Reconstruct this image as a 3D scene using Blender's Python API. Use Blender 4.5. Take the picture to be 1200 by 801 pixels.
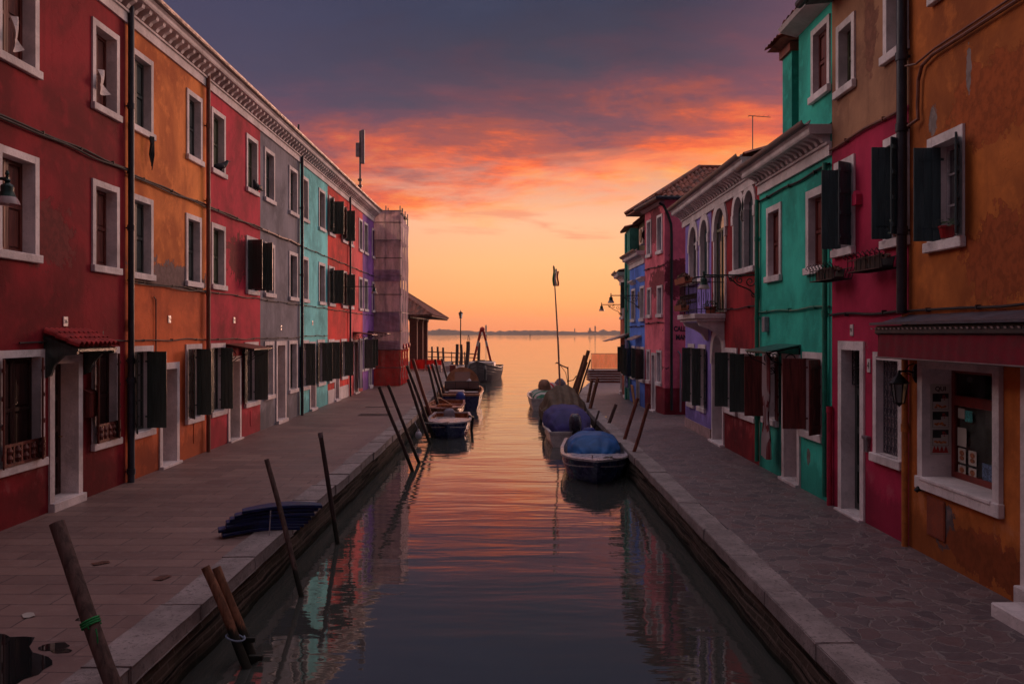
import bpy, bmesh, math, random
from mathutils import Vector, Matrix, noise as mnoise
R = math.radians
rnd = random.Random(7)
for o in list(bpy.data.objects): bpy.data.objects.remove(o)
scn = bpy.context.scene
COL = scn.collection

# ------------------------------------------------------------------ camera
EYE = 2.7
cam = bpy.data.objects.new('camera', bpy.data.cameras.new('camera'))
COL.objects.link(cam)
cam.location = (0, 0, EYE)
cam.rotation_euler = (R(90), 0, 0)
cam.data.lens = 30.0
cam.data.sensor_width = 36.0
cam.data.shift_y = -0.00875
cam.data.clip_start = 0.05
cam.data.clip_end = 9000
scn.camera = cam

# ------------------------------------------------------------------ node helpers
class NT:
    """small wrapper to write node trees tersely"""
    def __init__(s, tree): s.t = tree; s.n = tree.nodes; s.l = tree.links
    def node(s, typ, **kw):
        n = s.n.new(typ)
        for k, v in kw.items(): setattr(n, k, v)
        return n
    def put(s, sock, v):
        if v is None: return
        if isinstance(v, bpy.types.NodeSocket): s.l.new(v, sock)
        else:
            if hasattr(sock.default_value, '__len__') and hasattr(v, '__len__') and len(v) == 3 and len(sock.default_value) == 4: v = (*v, 1)
            sock.default_value = v
    def math(s, op, a, b=None, c=None, clamp=False):
        n = s.node('ShaderNodeMath', operation=op); n.use_clamp = clamp
        for i, v in enumerate((a, b, c)): s.put(n.inputs[i], v)
        return n.outputs[0]
    def vmath(s, op, a, b=None):
        n = s.node('ShaderNodeVectorMath', operation=op)
        s.put(n.inputs[0], a)
        if b is not None: s.put(n.inputs[1], b)
        return n.outputs[0]
    def mapr(s, v, a, b, c=0.0, d=1.0, smooth=True):
        n = s.node('ShaderNodeMapRange'); n.interpolation_type = 'SMOOTHSTEP' if smooth else 'LINEAR'
        for i, x in enumerate((v, a, b, c, d)): s.put(n.inputs[i], x)
        return n.outputs[0]
    def noise(s, vec, scale, detail=4, rough=.55, dist=0.0, color=False):
        n = s.node('ShaderNodeTexNoise'); s.put(n.inputs['Vector'], vec)
        n.inputs['Scale'].default_value = scale; n.inputs['Detail'].default_value = detail
        n.inputs['Roughness'].default_value = rough; n.inputs['Distortion'].default_value = dist
        return n.outputs['Color' if color else 'Fac']
    def mix(s, f, a, b, mode='MIX'):
        n = s.node('ShaderNodeMix', data_type='RGBA', blend_type=mode)
        n.clamp_factor = True
        s.put(n.inputs[0], f); s.put(n.inputs[6], a); s.put(n.inputs[7], b)
        return n.outputs[2]
    def ramp(s, f, stops, interp='LINEAR'):
        n = s.node('ShaderNodeValToRGB'); s.put(n.inputs[0], f)
        cr = n.color_ramp; cr.interpolation = interp
        while len(cr.elements) < len(stops): cr.elements.new(0.5)
        for e, (p, c) in zip(cr.elements, stops):
            e.position = p; e.color = (*c, 1) if len(c) == 3 else c
        return n.outputs[0]
    def mapping(s, vec, scale=(1, 1, 1), loc=(0, 0, 0), rot=(0, 0, 0)):
        n = s.node('ShaderNodeMapping'); s.put(n.inputs[0], vec)
        n.inputs['Scale'].default_value = scale; n.inputs['Location'].default_value = loc; n.inputs['Rotation'].default_value = rot
        return n.outputs[0]

def srgb(r, g, b):
    f = lambda c: (c/255/12.92) if c/255 <= .04045 else ((c/255+.055)/1.055)**2.4
    return (f(r), f(g), f(b))

# ------------------------------------------------------------------ sky
SUN_EL, SUN_AZ = R(2.0), R(4.0)          # low over the lagoon, a touch to the right of the canal
world = bpy.data.worlds.new('World'); scn.world = world
world.use_nodes = True
t = NT(world.node_tree); t.n.clear()
out = t.node('ShaderNodeOutputWorld'); bg = t.node('ShaderNodeBackground')
t.l.new(bg.outputs[0], out.inputs[0])
tc = t.node('ShaderNodeTexCoord').outputs['Generated']
d = t.vmath('NORMALIZE', tc)
sep = t.node('ShaderNodeSeparateXYZ'); t.put(sep.inputs[0], d)
dx, dy, dz = sep.outputs
zc = t.math('MAXIMUM', dz, 0.0)
side = t.math('DIVIDE', dx, t.math('MAXIMUM', dy, .35))        # left -, right +
# clear sky behind the clouds
clear = t.ramp(t.math('MULTIPLY', zc, 2.0), [
    (0.0, srgb(226,124,78)), (.03, srgb(236,136,84)), (.08, srgb(242,156,98)), (.16, srgb(240,170,116)),
    (.26, srgb(234,174,136)), (.36, srgb(208,144,124)), (.50, srgb(110,84,104)), (.68, srgb(50,58,90)), (1, srgb(42,52,86))])
clear = t.mix(t.mapr(t.math('ADD', side, 0.0), .0, -.45), clear, t.mix(1.0, clear, srgb(236,214,232), 'MULTIPLY'))
# cloud deck coordinates: planar projection so that streaks flatten to the horizon
iv = t.math('DIVIDE', 1.0, t.math('ADD', zc, .12))
cmb = t.node('ShaderNodeCombineXYZ')
t.put(cmb.inputs[0], t.math('MULTIPLY', dx, iv)); t.put(cmb.inputs[1], t.math('MULTIPLY', dy, iv)); cmb.inputs[2].default_value = 3.1
q = cmb.outputs[0]
nA = t.noise(t.mapping(q, (.8, .9, 1)), 1.3, 9, .60, .3)
nB = t.noise(t.mapping(q, (1.15, 1.5, 1), (4.6, 2.3, 0)), 1.35, 10, .66, .25)
nC = t.noise(t.mapping(q, (.35, .45, 1), (9, 5, 0)), 1.1, 4, .5, .3)
zA = t.math('ADD', dz, t.math('MULTIPLY', t.math('SUBTRACT', nA, .5), .22))
zA = t.math('ADD', zA, t.math('MULTIPLY', side, -.005))
deck = t.mapr(zA, .142, .192)
zB = t.math('ADD', dz, t.math('MULTIPLY', t.math('SUBTRACT', nB, .5), .24))
nE = t.noise(t.mapping(q, (2.6, 4.2, 1), (2, 9, 0)), 1.6, 8, .65, .2)
zB = t.math('ADD', zB, t.math('MULTIPLY', t.math('SUBTRACT', nE, .5), .07))
zB = t.math('ADD', zB, t.math('MULTIPLY', t.math('SUBTRACT', nC, .5), .12))
zB = t.math('SUBTRACT', zB, t.math('SUBTRACT', t.math('MULTIPLY', t.mapr(side, -.35, .45), .04), .016))
cl = t.ramp(t.math('MULTIPLY', zB, 2.0), [
    (.26, srgb(250,170,100)), (.32, srgb(250,134,62)), (.37, srgb(224,94,54)), (.42, srgb(156,76,68)),
    (.48, srgb(104,64,76)), (.55, srgb(74,58,74)), (.62, srgb(56,54,72)), (.74, srgb(44,50,72)), (1, srgb(46,54,78))])
cl = t.mix(1.0, cl, t.ramp(nB, [(.30, (.72, .74, .80)), (.5, (1, 1, 1)), (.68, (1.32, 1.22, 1.15))]), 'MULTIPLY')
rose = t.mix(t.mapr(side, .15, .55), cl, t.mix(.55, cl, srgb(150,86,100)))
rose = t.mix(t.mapr(side, .05, -.42), rose, t.mix(.5, rose, srgb(74,66,92)))
skyc = t.mix(deck, clear, rose)
# small loose clouds under the deck
nD = t.noise(t.mapping(q, (.75, 1.5, 1), (1.3, 7.7, 0)), 1.25, 6, .55, .4)
loose = t.math('MULTIPLY', t.mapr(nD, .58, .68), t.math('MULTIPLY', t.mapr(dz, .085, .12), t.mapr(dz, .24, .16)))
skyc = t.mix(t.math('MULTIPLY', loose, .75), skyc, srgb(222,134,104))
# dome above and behind the photograph's field: lilac fill added for the walls, dimmed to the rear
hi = t.mapr(dz, .44, .75)
back = t.mapr(dy, .30, -.25)
upc = t.mix(t.mapr(dx, -.5, .7), srgb(206,192,206), srgb(226,208,216))
skyc = t.mix(hi, skyc, upc)
bk = t.ramp(zc, [(0, srgb(60,52,60)), (.25, srgb(80,72,82)), (.6, srgb(112,106,118)), (1, srgb(150,143,156))])
lat = t.math('MULTIPLY', t.mapr(t.math('ABSOLUTE', dx), .52, .80), t.mapr(dz, 1.0, .75))  # added side glow out of view, fill for the facades, stronger on the left
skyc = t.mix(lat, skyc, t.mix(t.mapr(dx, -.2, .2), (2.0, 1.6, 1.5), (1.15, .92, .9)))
skyc = t.mix(back, skyc, bk)
nish = t.node('ShaderNodeTexSky', sky_type='NISHITA'); nish.sun_disc = False
nish.sun_elevation = SUN_EL; nish.sun_rotation = SUN_AZ
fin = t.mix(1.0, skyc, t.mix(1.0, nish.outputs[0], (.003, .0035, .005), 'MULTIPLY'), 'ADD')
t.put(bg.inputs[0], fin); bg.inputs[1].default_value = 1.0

sun_data = bpy.data.lights.new('sun', 'SUN'); sun_data.energy = 1.2; sun_data.angle = R(16); sun_data.color = (1.0, .52, .36)
sun = bpy.data.objects.new('sun', sun_data); COL.objects.link(sun)
el = R(6); az = R(27)
sun.rotation_euler = Vector((math.sin(az)*math.cos(el), math.cos(az)*math.cos(el), math.sin(el))).to_track_quat('Z', 'Y').to_euler()
sun.location = (20, 200, 60)
vs = scn.view_settings; vs.view_transform = 'Standard'; vs.look = 'None'; vs.gamma = 1; vs.exposure = 0.3; vs.use_curve_mapping = False

# ------------------------------------------------------------------ mesh helpers
class MB:
    def __init__(s): s.v = []; s.f = []; s.m = []; s.cur = 0
    def add(s, vs, fs):
        b = len(s.v); s.v += [tuple(x) for x in vs]; s.f += [tuple(b+i for i in f) for f in fs]; s.m += [s.cur]*len(fs); return s
    def box(s, x0, x1, y0, y1, z0, z1):
        if x1 < x0: x0, x1 = x1, x0
        if y1 < y0: y0, y1 = y1, y0
        if z1 < z0: z0, z1 = z1, z0
        return s.add([(x0,y0,z0),(x1,y0,z0),(x1,y1,z0),(x0,y1,z0),(x0,y0,z1),(x1,y0,z1),(x1,y1,z1),(x0,y1,z1)],
                     [(0,3,2,1),(4,5,6,7),(0,1,5,4),(1,2,6,5),(2,3,7,6),(3,0,4,7)])
    def bbox(s, x0, x1, y0, y1, z0, z1, c=.01):
        """box with chamfered edges"""
        bm = bmesh.new(); r = bmesh.ops.create_cube(bm, size=1)
        for v in bm.verts: v.co = Vector(((x0+x1)/2+v.co.x*(x1-x0), (y0+y1)/2+v.co.y*(y1-y0), (z0+z1)/2+v.co.z*(z1-z0)))
        bmesh.ops.bevel(bm, geom=bm.edges[:], offset=c, segments=1, affect='EDGES')
        return s.frombm(bm)
    def frombm(s, bm, M=None):
        bm.verts.index_update()
        vs = [(M @ v.co if M else v.co) for v in bm.verts]
        s.add(vs, [[v.index for v in f.verts] for f in bm.faces]); bm.free(); return s
    def tube(s, pts, r, n=8, cap=True):
        pts = [Vector(p) for p in pts]; rs = r if isinstance(r, (list, tuple)) else [r]*len(pts)
        rings = []; prev = None
        for i, p in enumerate(pts):
            a = pts[max(i-1, 0)]; b = pts[min(i+1, len(pts)-1)]; dd = (b-a).normalized()
            if prev is None:
                u = dd.orthogonal().normalized()
            else:
                u = (prev - dd*prev.dot(dd));
                u = u.normalized() if u.length > 1e-6 else dd.orthogonal().normalized()
            prev = u; w = dd.cross(u)
            rings.append([p + (u*math.cos(2*math.pi*k/n) + w*math.sin(2*math.pi*k/n))*rs[i] for k in range(n)])
        vs = [v for rg in rings for v in rg]; fs = []
        for i in range(len(pts)-1):
            for k in range(n):
                a = i*n+k; b = i*n+(k+1) % n
                fs.append((a, b, b+n, a+n))
        if cap: fs += [tuple(range(n-1, -1, -1)), tuple(range((len(pts)-1)*n, len(pts)*n))]
        return s.add(vs, fs)
    def lathe(s, prof, c=(0, 0, 0), n=16, cap=True):
        vs = [(c[0]+r*math.cos(2*math.pi*k/n), c[1]+r*math.sin(2*math.pi*k/n), c[2]+z) for r, z in prof for k in range(n)]
        fs = []
        for i in range(len(prof)-1):
            for k in range(n):
                a = i*n+k; b = i*n+(k+1) % n
                fs.append((a, b, b+n, a+n))
        if cap: fs += [tuple(range(n-1, -1, -1)), tuple(range((len(prof)-1)*n, len(prof)*n))]
        return s.add(vs, fs)
    def prism(s, poly, axis, a, b):
        """extrude 2-D polygon along axis between a and b"""
        def P3(p, t):
            return {'x': (t, p[0], p[1]), 'y': (p[0], t, p[1]), 'z': (p[0], p[1], t)}[axis]
        n = len(poly)
        vs = [P3(p, a) for p in poly] + [P3(p, b) for p in poly]
        fs = [tuple(range(n)), tuple(range(2*n-1, n-1, -1))] + [((i+1) % n, i, i+n, (i+1) % n+n) for i in range(n)]
        return s.add(vs, fs)
    def sphere(s, c, r, seg=12, rings=8, sc=(1, 1, 1)):
        bm = bmesh.new(); bmesh.ops.create_uvsphere(bm, u_segments=seg, v_segments=rings, radius=r)
        for v in bm.verts: v.co = Vector((v.co.x*sc[0]+c[0], v.co.y*sc[1]+c[1], v.co.z*sc[2]+c[2]))
        return s.frombm(bm)
    def grid(s, fn, nu, nv):
        vs = [fn(i/nu, j/nv) for j in range(nv+1) for i in range(nu+1)]
        fs = [(j*(nu+1)+i, j*(nu+1)+i+1, (j+1)*(nu+1)+i+1, (j+1)*(nu+1)+i) for j in range(nv) for i in range(nu)]
        return s.add(vs, fs)
    def xf(s, M, start=0):
        for i in range(start, len(s.v)): s.v[i] = tuple(M @ Vector(s.v[i]))
        return s
    def build(s, name, mat, parent=None, loc=None, smooth=False, fix=True, label=None):
        me = bpy.data.meshes.new(name)
        me.from_pydata(s.v, [], s.f)
        if loc is not None: me.transform(Matrix.Translation(-Vector(loc)))
        mats = mat if isinstance(mat, (list, tuple)) else [mat]
        for m_ in mats: me.materials.append(m_)
        if len(mats) > 1:
            for p, i in zip(me.polygons, s.m): p.material_index = i
        if fix:
            bm = bmesh.new(); bm.from_mesh(me); bmesh.ops.recalc_face_normals(bm, faces=bm.faces[:]); bm.to_mesh(me); bm.free()
        if smooth:
            me.shade_smooth()
            if smooth != 'all': me.set_sharp_from_angle(angle=R(38))
        o = bpy.data.objects.new(name, me); COL.objects.link(o)
        if parent is not None: o.parent = parent
        if loc is not None: o.location = loc
        if label: o['label'] = label
        return o

def tag(o, label, cat, group=None, kind=None):
    if label: o['label'] = label
    if cat: o['category'] = cat
    if group: o['group'] = group
    if kind: o['kind'] = kind
    return o
def empty(name, loc=(0, 0, 0), rz=0.0):
    o = bpy.data.objects.new(name, None); COL.objects.link(o); o.location = loc; o.rotation_euler = (0, 0, rz)
    o.empty_display_size = .2
    return o
def copy_tree(o, parent=None):
    c = o.copy(); COL.objects.link(c); c.parent = parent
    for ch in o.children: copy_tree(ch, c)
    return c
def text_mesh(txt, size, name, mat, parent, M, depth=.002, align='CENTER', sx=1.0, bold=0.0):
    cu = bpy.data.curves.new('t', 'FONT'); cu.body = txt; cu.size = size; cu.align_x = align; cu.align_y = 'CENTER'; cu.extrude = depth; cu.offset = bold
    ob = bpy.data.objects.new('t', cu); COL.objects.link(ob)
    dg = bpy.context.evaluated_depsgraph_get()
    me = bpy.data.meshes.new_from_object(ob.evaluated_get(dg))
    bpy.data.objects.remove(ob); bpy.data.curves.remove(cu)
    me.transform(M @ Matrix.Diagonal((sx, 1, 1, 1)))
    me.materials.clear(); me.materials.append(mat)
    o = bpy.data.objects.new(name, me); COL.objects.link(o); o.parent = parent
    return o

# ------------------------------------------------------------------ materials
MATS = {}
def new_mat(name):
    m = bpy.data.materials.new(name); m.use_nodes = True
    t = NT(m.node_tree); p = m.node_tree.nodes['Principled BSDF']; return m, t, p
def simple(name, col, rough=.6, metal=0.0, var=.18, scale=6.0, bump=.15, spec=.4, bscale=40.0, emit=None):
    if name in MATS: return MATS[name]
    m, t, p = new_mat(name)
    pos = t.node('ShaderNodeTexCoord').outputs['Object']
    n1 = t.noise(pos, scale, 5, .6)
    n2 = t.noise(pos, scale*7, 3, .6)
    f = t.math('ADD', t.math('MULTIPLY', n1, .7), t.math('MULTIPLY', n2, .3))
    dk = tuple(c*(1-var*1.6) for c in col); lt = tuple(min(1, c*(1+var*1.2)) for c in col)
    t.put(p.inputs['Base Color'], t.mix(t.mapr(f, .35, .65), dk, lt))
    t.put(p.inputs['Roughness'], t.mapr(n1, .3, .7, max(0, rough-.1), min(1, rough+.1)))
    p.inputs['Metallic'].default_value = metal
    p.inputs['Specular IOR Level'].default_value = spec
    if bump:
        b = t.node('ShaderNodeBump'); b.inputs['Strength'].default_value = bump; b.inputs['Distance'].default_value = .01
        t.put(b.inputs['Height'], t.noise(pos, bscale, 4, .6)); t.l.new(b.outputs[0], p.inputs['Normal'])
    MATS[name] = m; return m
def plaster(name, col, dark=None, patch=None, patches=(), streak=.35, rough=.85, patch_th=.70):
    """painted lime plaster: blotches, streaks, hairline cracks, flaked places. patches: (centre, radius, colour)"""
    m, t, p = new_mat(name)
    pos = t.node('ShaderNodeNewGeometry').outputs['Position']
    dark = tuple(c*.85 for c in dark) if dark else tuple(c*.55 for c in col)
    lt = tuple(min(1, c*1.3+.006) for c in col)
    n1 = t.noise(pos, .55, 6, .6, .4); n2 = t.noise(pos, 3.2, 6, .65)
    st = t.noise(t.mapping(pos, (5, 5, .35)), 1.0, 5, .6)
    fine = t.noise(pos, 38, 3, .6)
    c = t.mix(t.mapr(n1, .32, .68), dark, lt)
    c = t.mix(t.math('MULTIPLY', t.mapr(st, .5, .75), streak), c, dark)
    c = t.mix(t.math('MULTIPLY', t.mapr(n2, .50, .68), .5), c, lt)
    c = t.mix(t.math('MULTIPLY', t.mapr(fine, .58, .7), .3), c, tuple(x*.6 for x in col))
    patch = patch or srgb(120, 104, 98)
    nP = t.noise(pos, 1.7, 7, .68, .3)
    flake = t.mapr(nP, patch_th, patch_th+.012)
    c = t.mix(flake, c, patch)
    hole = flake
    for (cx, cy, cz), rad, pc in patches:
        rx, ry, rz = rad if hasattr(rad, '__len__') else (rad,)*3
        v = t.vmath('DIVIDE', t.vmath('SUBTRACT', pos, (cx, cy, cz)), (rx, ry, rz))
        ln = t.node('ShaderNodeVectorMath', operation='LENGTH'); t.put(ln.inputs[0], v)
        k = t.math('ADD', ln.outputs['Value'], t.math('MULTIPLY', t.math('SUBTRACT', t.noise(pos, 4.5, 8, .7), .5), 2.6))
        msk = t.mapr(k, 1.0, .93)
        c = t.mix(msk, c, t.mix(t.mapr(t.noise(pos, 9, 5, .7), .4, .6), pc, tuple(x*.7 for x in pc)))
        hole = t.math('MAXIMUM', hole, msk)
    # rising damp and salt bloom along the foot of the wall, with ragged upper edges
    spz = t.node('ShaderNodeSeparateXYZ'); t.put(spz.inputs[0], pos)
    zz = t.math('SUBTRACT', spz.outputs[2], t.math('MULTIPLY', t.math('SUBTRACT', t.noise(t.mapping(pos, (1, 1, .5)), 1.6, 7, .68), .5), 1.5))
    c = t.mix(t.math('MULTIPLY', t.mapr(zz, .62, .42), .45), c, tuple(x*.45 for x in dark))
    c = t.mix(t.math('MULTIPLY', t.math('MULTIPLY', t.mapr(zz, .50, .64), t.mapr(zz, .95, .70)), t.math('MULTIPLY', t.mapr(n2, .48, .62), .30)), c, tuple(min(1, x*.7+.13) for x in col))
    t.put(p.inputs['Base Color'], c)
    p.inputs['Roughness'].default_value = rough; p.inputs['Specular IOR Level'].default_value = .25
    h = t.math('ADD', t.math('MULTIPLY', n2, .6), t.math('MULTIPLY', fine, .12))
    h = t.math('SUBTRACT', h, t.math('MULTIPLY', hole, .35))
    vor = t.node('ShaderNodeTexVoronoi', feature='DISTANCE_TO_EDGE'); t.put(vor.inputs['Vector'], t.vmath('ADD', pos, t.vmath('MULTIPLY', t.noise(pos, 3, 4, .6, color=True), (.5, .5, .5)))); vor.inputs['Scale'].default_value = 1.1
    crack = t.math('MULTIPLY', t.mapr(vor.outputs['Distance'], .008, .0), t.mapr(t.noise(pos, .6, 2), .5, .6))
    h = t.math('SUBTRACT', h, t.math('MULTIPLY', crack, .35))
    b = t.node('ShaderNodeBump'); b.inputs['Strength'].default_value = .55; b.inputs['Distance'].default_value = .03
    t.put(b.inputs['Height'], h); t.l.new(b.outputs[0], p.inputs['Normal'])
    MATS[name] = m; return m

STONE = None
def stone_mat(name, col, pit=.35, scale=1.0, joint=None):
    m, t, p = new_mat(name)
    pos = t.node('ShaderNodeNewGeometry').outputs['Position']
    n1 = t.noise(pos, 1.3*scale, 6, .65); n2 = t.noise(pos, 14*scale, 5, .7); n3 = t.noise(pos, 60, 2, .6)
    c = t.mix(t.mapr(n1, .3, .7), tuple(x*.68 for x in col), tuple(min(1, x*1.15) for x in col))
    c = t.mix(t.math('MULTIPLY', t.mapr(n2, .53, .66), pit*1.0), c, tuple(x*.40 for x in col))
    c = t.mix(t.math('MULTIPLY', t.mapr(t.noise(pos, 4.5*scale, 7, .75), .52, .66), pit*.6), c, tuple(x*.55 for x in col))
    t.put(p.inputs['Base Color'], c); p.inputs['Roughness'].default_value = .75; p.inputs['Specular IOR Level'].default_value = .3
    b = t.node('ShaderNodeBump'); b.inputs['Strength'].default_value = .8; b.inputs['Distance'].default_value = .02
    t.put(b.inputs['Height'], t.math('ADD', n2, t.math('MULTIPLY', n3, .25))); t.l.new(b.outputs[0], p.inputs['Normal'])
    MATS[name] = m; return m
trim = stone_mat('istrian_trim', srgb(222, 208, 208), .22)
kerb_m = stone_mat('kerb_stone', srgb(150, 136, 134), .85, 1.5)
def wood_mat(name, col, rough=.6, axis='z', contrast=.5):
    m, t, p = new_mat(name)
    pos = t.node('ShaderNodeTexCoord').outputs['Object']
    sc = {'z': (9, 9, .7), 'x': (.7, 9, 9), 'y': (9, .7, 9)}[axis]
    n = t.noise(t.mapping(pos, sc), 2.4, 7, .65, .6); n2 = t.noise(pos, 1.5, 4)
    c = t.mix(t.mapr(n, .35, .66), tuple(x*(1-contrast) for x in col), tuple(min(1, x*(1+contrast*.5)) for x in col))
    c = t.mix(t.math('MULTIPLY', t.mapr(n2, .5, .7), .4), c, tuple(x*.6 for x in col))
    if 'post' in name:
        wp = t.node('ShaderNodeSeparateXYZ'); t.put(wp.inputs[0], t.node('ShaderNodeNewGeometry').outputs['Position'])
        tide = t.math('ADD', wp.outputs[2], t.math('MULTIPLY', t.math('SUBTRACT', n, .5), .35))
        c = t.mix(t.mapr(tide, -.12, -.22), c, srgb(34, 34, 26))
    t.put(p.inputs['Base Color'], c); p.inputs['Roughness'].default_value = rough; p.inputs['Specular IOR Level'].default_value = .3
    b = t.node('ShaderNodeBump'); b.inputs['Strength'].default_value = .5; b.inputs['Distance'].default_value = .01
    t.put(b.inputs['Height'], n); t.l.new(b.outputs[0], p.inputs['Normal'])
    MATS[name] = m; return m
brown_wood = wood_mat('brown_shutter_wood', srgb(112, 56, 48), .45)
dkgreen = wood_mat('dark_green_paint', srgb(50, 62, 57), .26, contrast=.25); dkgreen.node_tree.nodes['Principled BSDF'].inputs['Specular IOR Level'].default_value = .7
grgreen = wood_mat('slate_green_paint', srgb(62, 78, 82), .42, contrast=.25)
olive_wood = wood_mat('olive_shutter_wood', srgb(86, 88, 66), .5)
redbrown = wood_mat('red_brown_shutter_wood', srgb(110, 46, 42), .5)
glass_dark = simple('window_glass', (.012, .014, .018), .06, var=.1, bump=.03, bscale=2.0, spec=.9)
glass_dark.node_tree.nodes['Principled BSDF'].inputs['IOR'].default_value = 2.2
white_wood = simple('white_window_paint', srgb(176, 168, 172), .45)
iron = simple('wrought_iron', srgb(34, 34, 36), .45, metal=.6)
iron_green = simple('green_lamp_paint', srgb(28, 52, 46), .35, metal=.3)
pipe_dark = simple('dark_drainpipe_paint', srgb(46, 44, 52), .4, metal=.3)
pipe_rust = simple('rusty_brown_drainpipe_paint', srgb(112, 60, 44), .55)
cable_m = simple('cable_rubber', srgb(40, 30, 32), .7)
roof_tile = simple('terracotta_roof_tile', srgb(140, 82, 66), .8, var=.45, scale=3.0, bump=.4)
gutter_m = simple('weathered_gutter_zinc', srgb(112, 96, 96), .5, metal=.35)
grey_reveal = simple('grey_reveal_plaster', srgb(150, 142, 152), .8)
# ------------------------------------------------------------------ water
def water():
    m, t, p = new_mat('canal_water')
    pos = t.node('ShaderNodeNewGeometry').outputs['Position']
    p.inputs['Base Color'].default_value = (.050, .052, .046, 1)
    p.inputs['Roughness'].default_value = .03; p.inputs['IOR'].default_value = 1.9
    p.inputs['Specular IOR Level'].default_value = .6
    a = t.noise(t.mapping(pos, (.42, 1.5, 1)), 1.0, 3, .45, .6)
    b_ = t.noise(t.mapping(pos, (1.6, 4.6, 1), (3, 1, 0)), 1.0, 3, .5, .4)
    far = t.noise(t.mapping(pos, (.10, .42, 1)), 1.0, 4, .55, .3)
    sp = t.node('ShaderNodeSeparateXYZ'); t.put(sp.inputs[0], pos)
    amp = t.mapr(sp.outputs[1], 6, 50, .38, 1.0)
    h = t.math('ADD', t.math('ADD', t.math('MULTIPLY', a, .024), t.math('MULTIPLY', b_, .0058)), t.math('MULTIPLY', far, .045))
    h = t.math('MULTIPLY', h, amp)
    b = t.node('ShaderNodeBump'); b.inputs['Strength'].default_value = 1.0; b.inputs['Distance'].default_value = 1.0
    t.put(b.inputs['Height'], h); t.l.new(b.outputs[0], p.inputs['Normal'])
    return m
WZ = -0.53
mb = MB(); mb.add([(-4500, -30, WZ), (4500, -30, WZ), (4500, 5500, WZ), (-4500, 5500, WZ)], [(0, 1, 2, 3)])
o = mb.build('water', water()); tag(o, None, None, kind='structure')

# ------------------------------------------------------------------ quays
LQ = [(-3.06, -12), (-3.06, 6.6), (-3.09, 12), (-3.10, 20), (-3.12, 28.4), (-3.35, 36), (-3.72, 50), (-4.2, 62.5), (-5.5, 62.8), (-5.6, 81)]     # canal edge, left
RQ = [(2.62, -12), (2.62, 6.6), (2.62, 19), (2.64, 30), (2.9, 37), (3.5, 42), (4.25, 46.6)]                              # canal edge, right
def edge_at(L, y):
    for (x0, y0), (x1, y1) in zip(L, L[1:]):
        if y0 <= y <= y1: return x0+(x1-x0)*(y-y0)/(y1-y0)
    return L[-1][0]
def slab_paving():
    m, t, p = new_mat('trachyte_slab_paving')
    pos = t.node('ShaderNodeNewGeometry').outputs['Position']
    wob = t.vmath('MULTIPLY', t.vmath('SUBTRACT', t.noise(pos, 1.2, 3, .5, color=True), (.5, .5, .5)), (.05, .05, 0))
    br = t.node('ShaderNodeTexBrick'); t.put(br.inputs['Vector'], t.vmath('ADD', pos, wob))
    br.inputs['Scale'].default_value = 1.0; br.inputs['Brick Width'].default_value = .92; br.inputs['Row Height'].default_value = .34
    br.inputs['Mortar Size'].default_value = .008; br.inputs['Mortar Smooth'].default_value = .3; br.offset = .43; br.inputs['Bias'].default_value = 0
    br.inputs['Color1'].default_value = (*srgb(122, 96, 90), 1); br.inputs['Color2'].default_value = (*srgb(146, 116, 107), 1)
    br.inputs['Mortar'].default_value = (*srgb(58, 48, 48), 1)
    n1 = t.noise(pos, .45, 6, .65, .5); n2 = t.noise(pos, 7, 6, .7); n3 = t.noise(pos, 45, 3, .6)
    c = t.mix(t.math('MULTIPLY', t.mapr(n1, .3, .7), .55), br.outputs['Color'], srgb(98, 80, 80))
    c = t.mix(t.math('MULTIPLY', t.mapr(n2, .5, .7), .4), c, srgb(150, 128, 124))
    c = t.mix(t.math('MULTIPLY', t.mapr(n2, .42, .3), .35), c, srgb(80, 66, 66))
    # two damp dark stains near the middle of the quay
    t.put(p.inputs['Base Color'], c)
    t.put(p.inputs['Roughness'], t.mapr(n1, .3, .7, .62, .42)); p.inputs['Specular IOR Level'].default_value = .4
    h = t.math('SUBTRACT', t.math('ADD', t.math('MULTIPLY', n2, .35), t.math('MULTIPLY', n3, .12)), t.math('MULTIPLY', br.outputs['Fac'], 1.0))
    b = t.node('ShaderNodeBump'); b.inputs['Strength'].default_value = .6; b.inputs['Distance'].default_value = .012
    t.put(b.inputs['Height'], h); t.l.new(b.outputs[0], p.inputs['Normal'])
    return m
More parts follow.
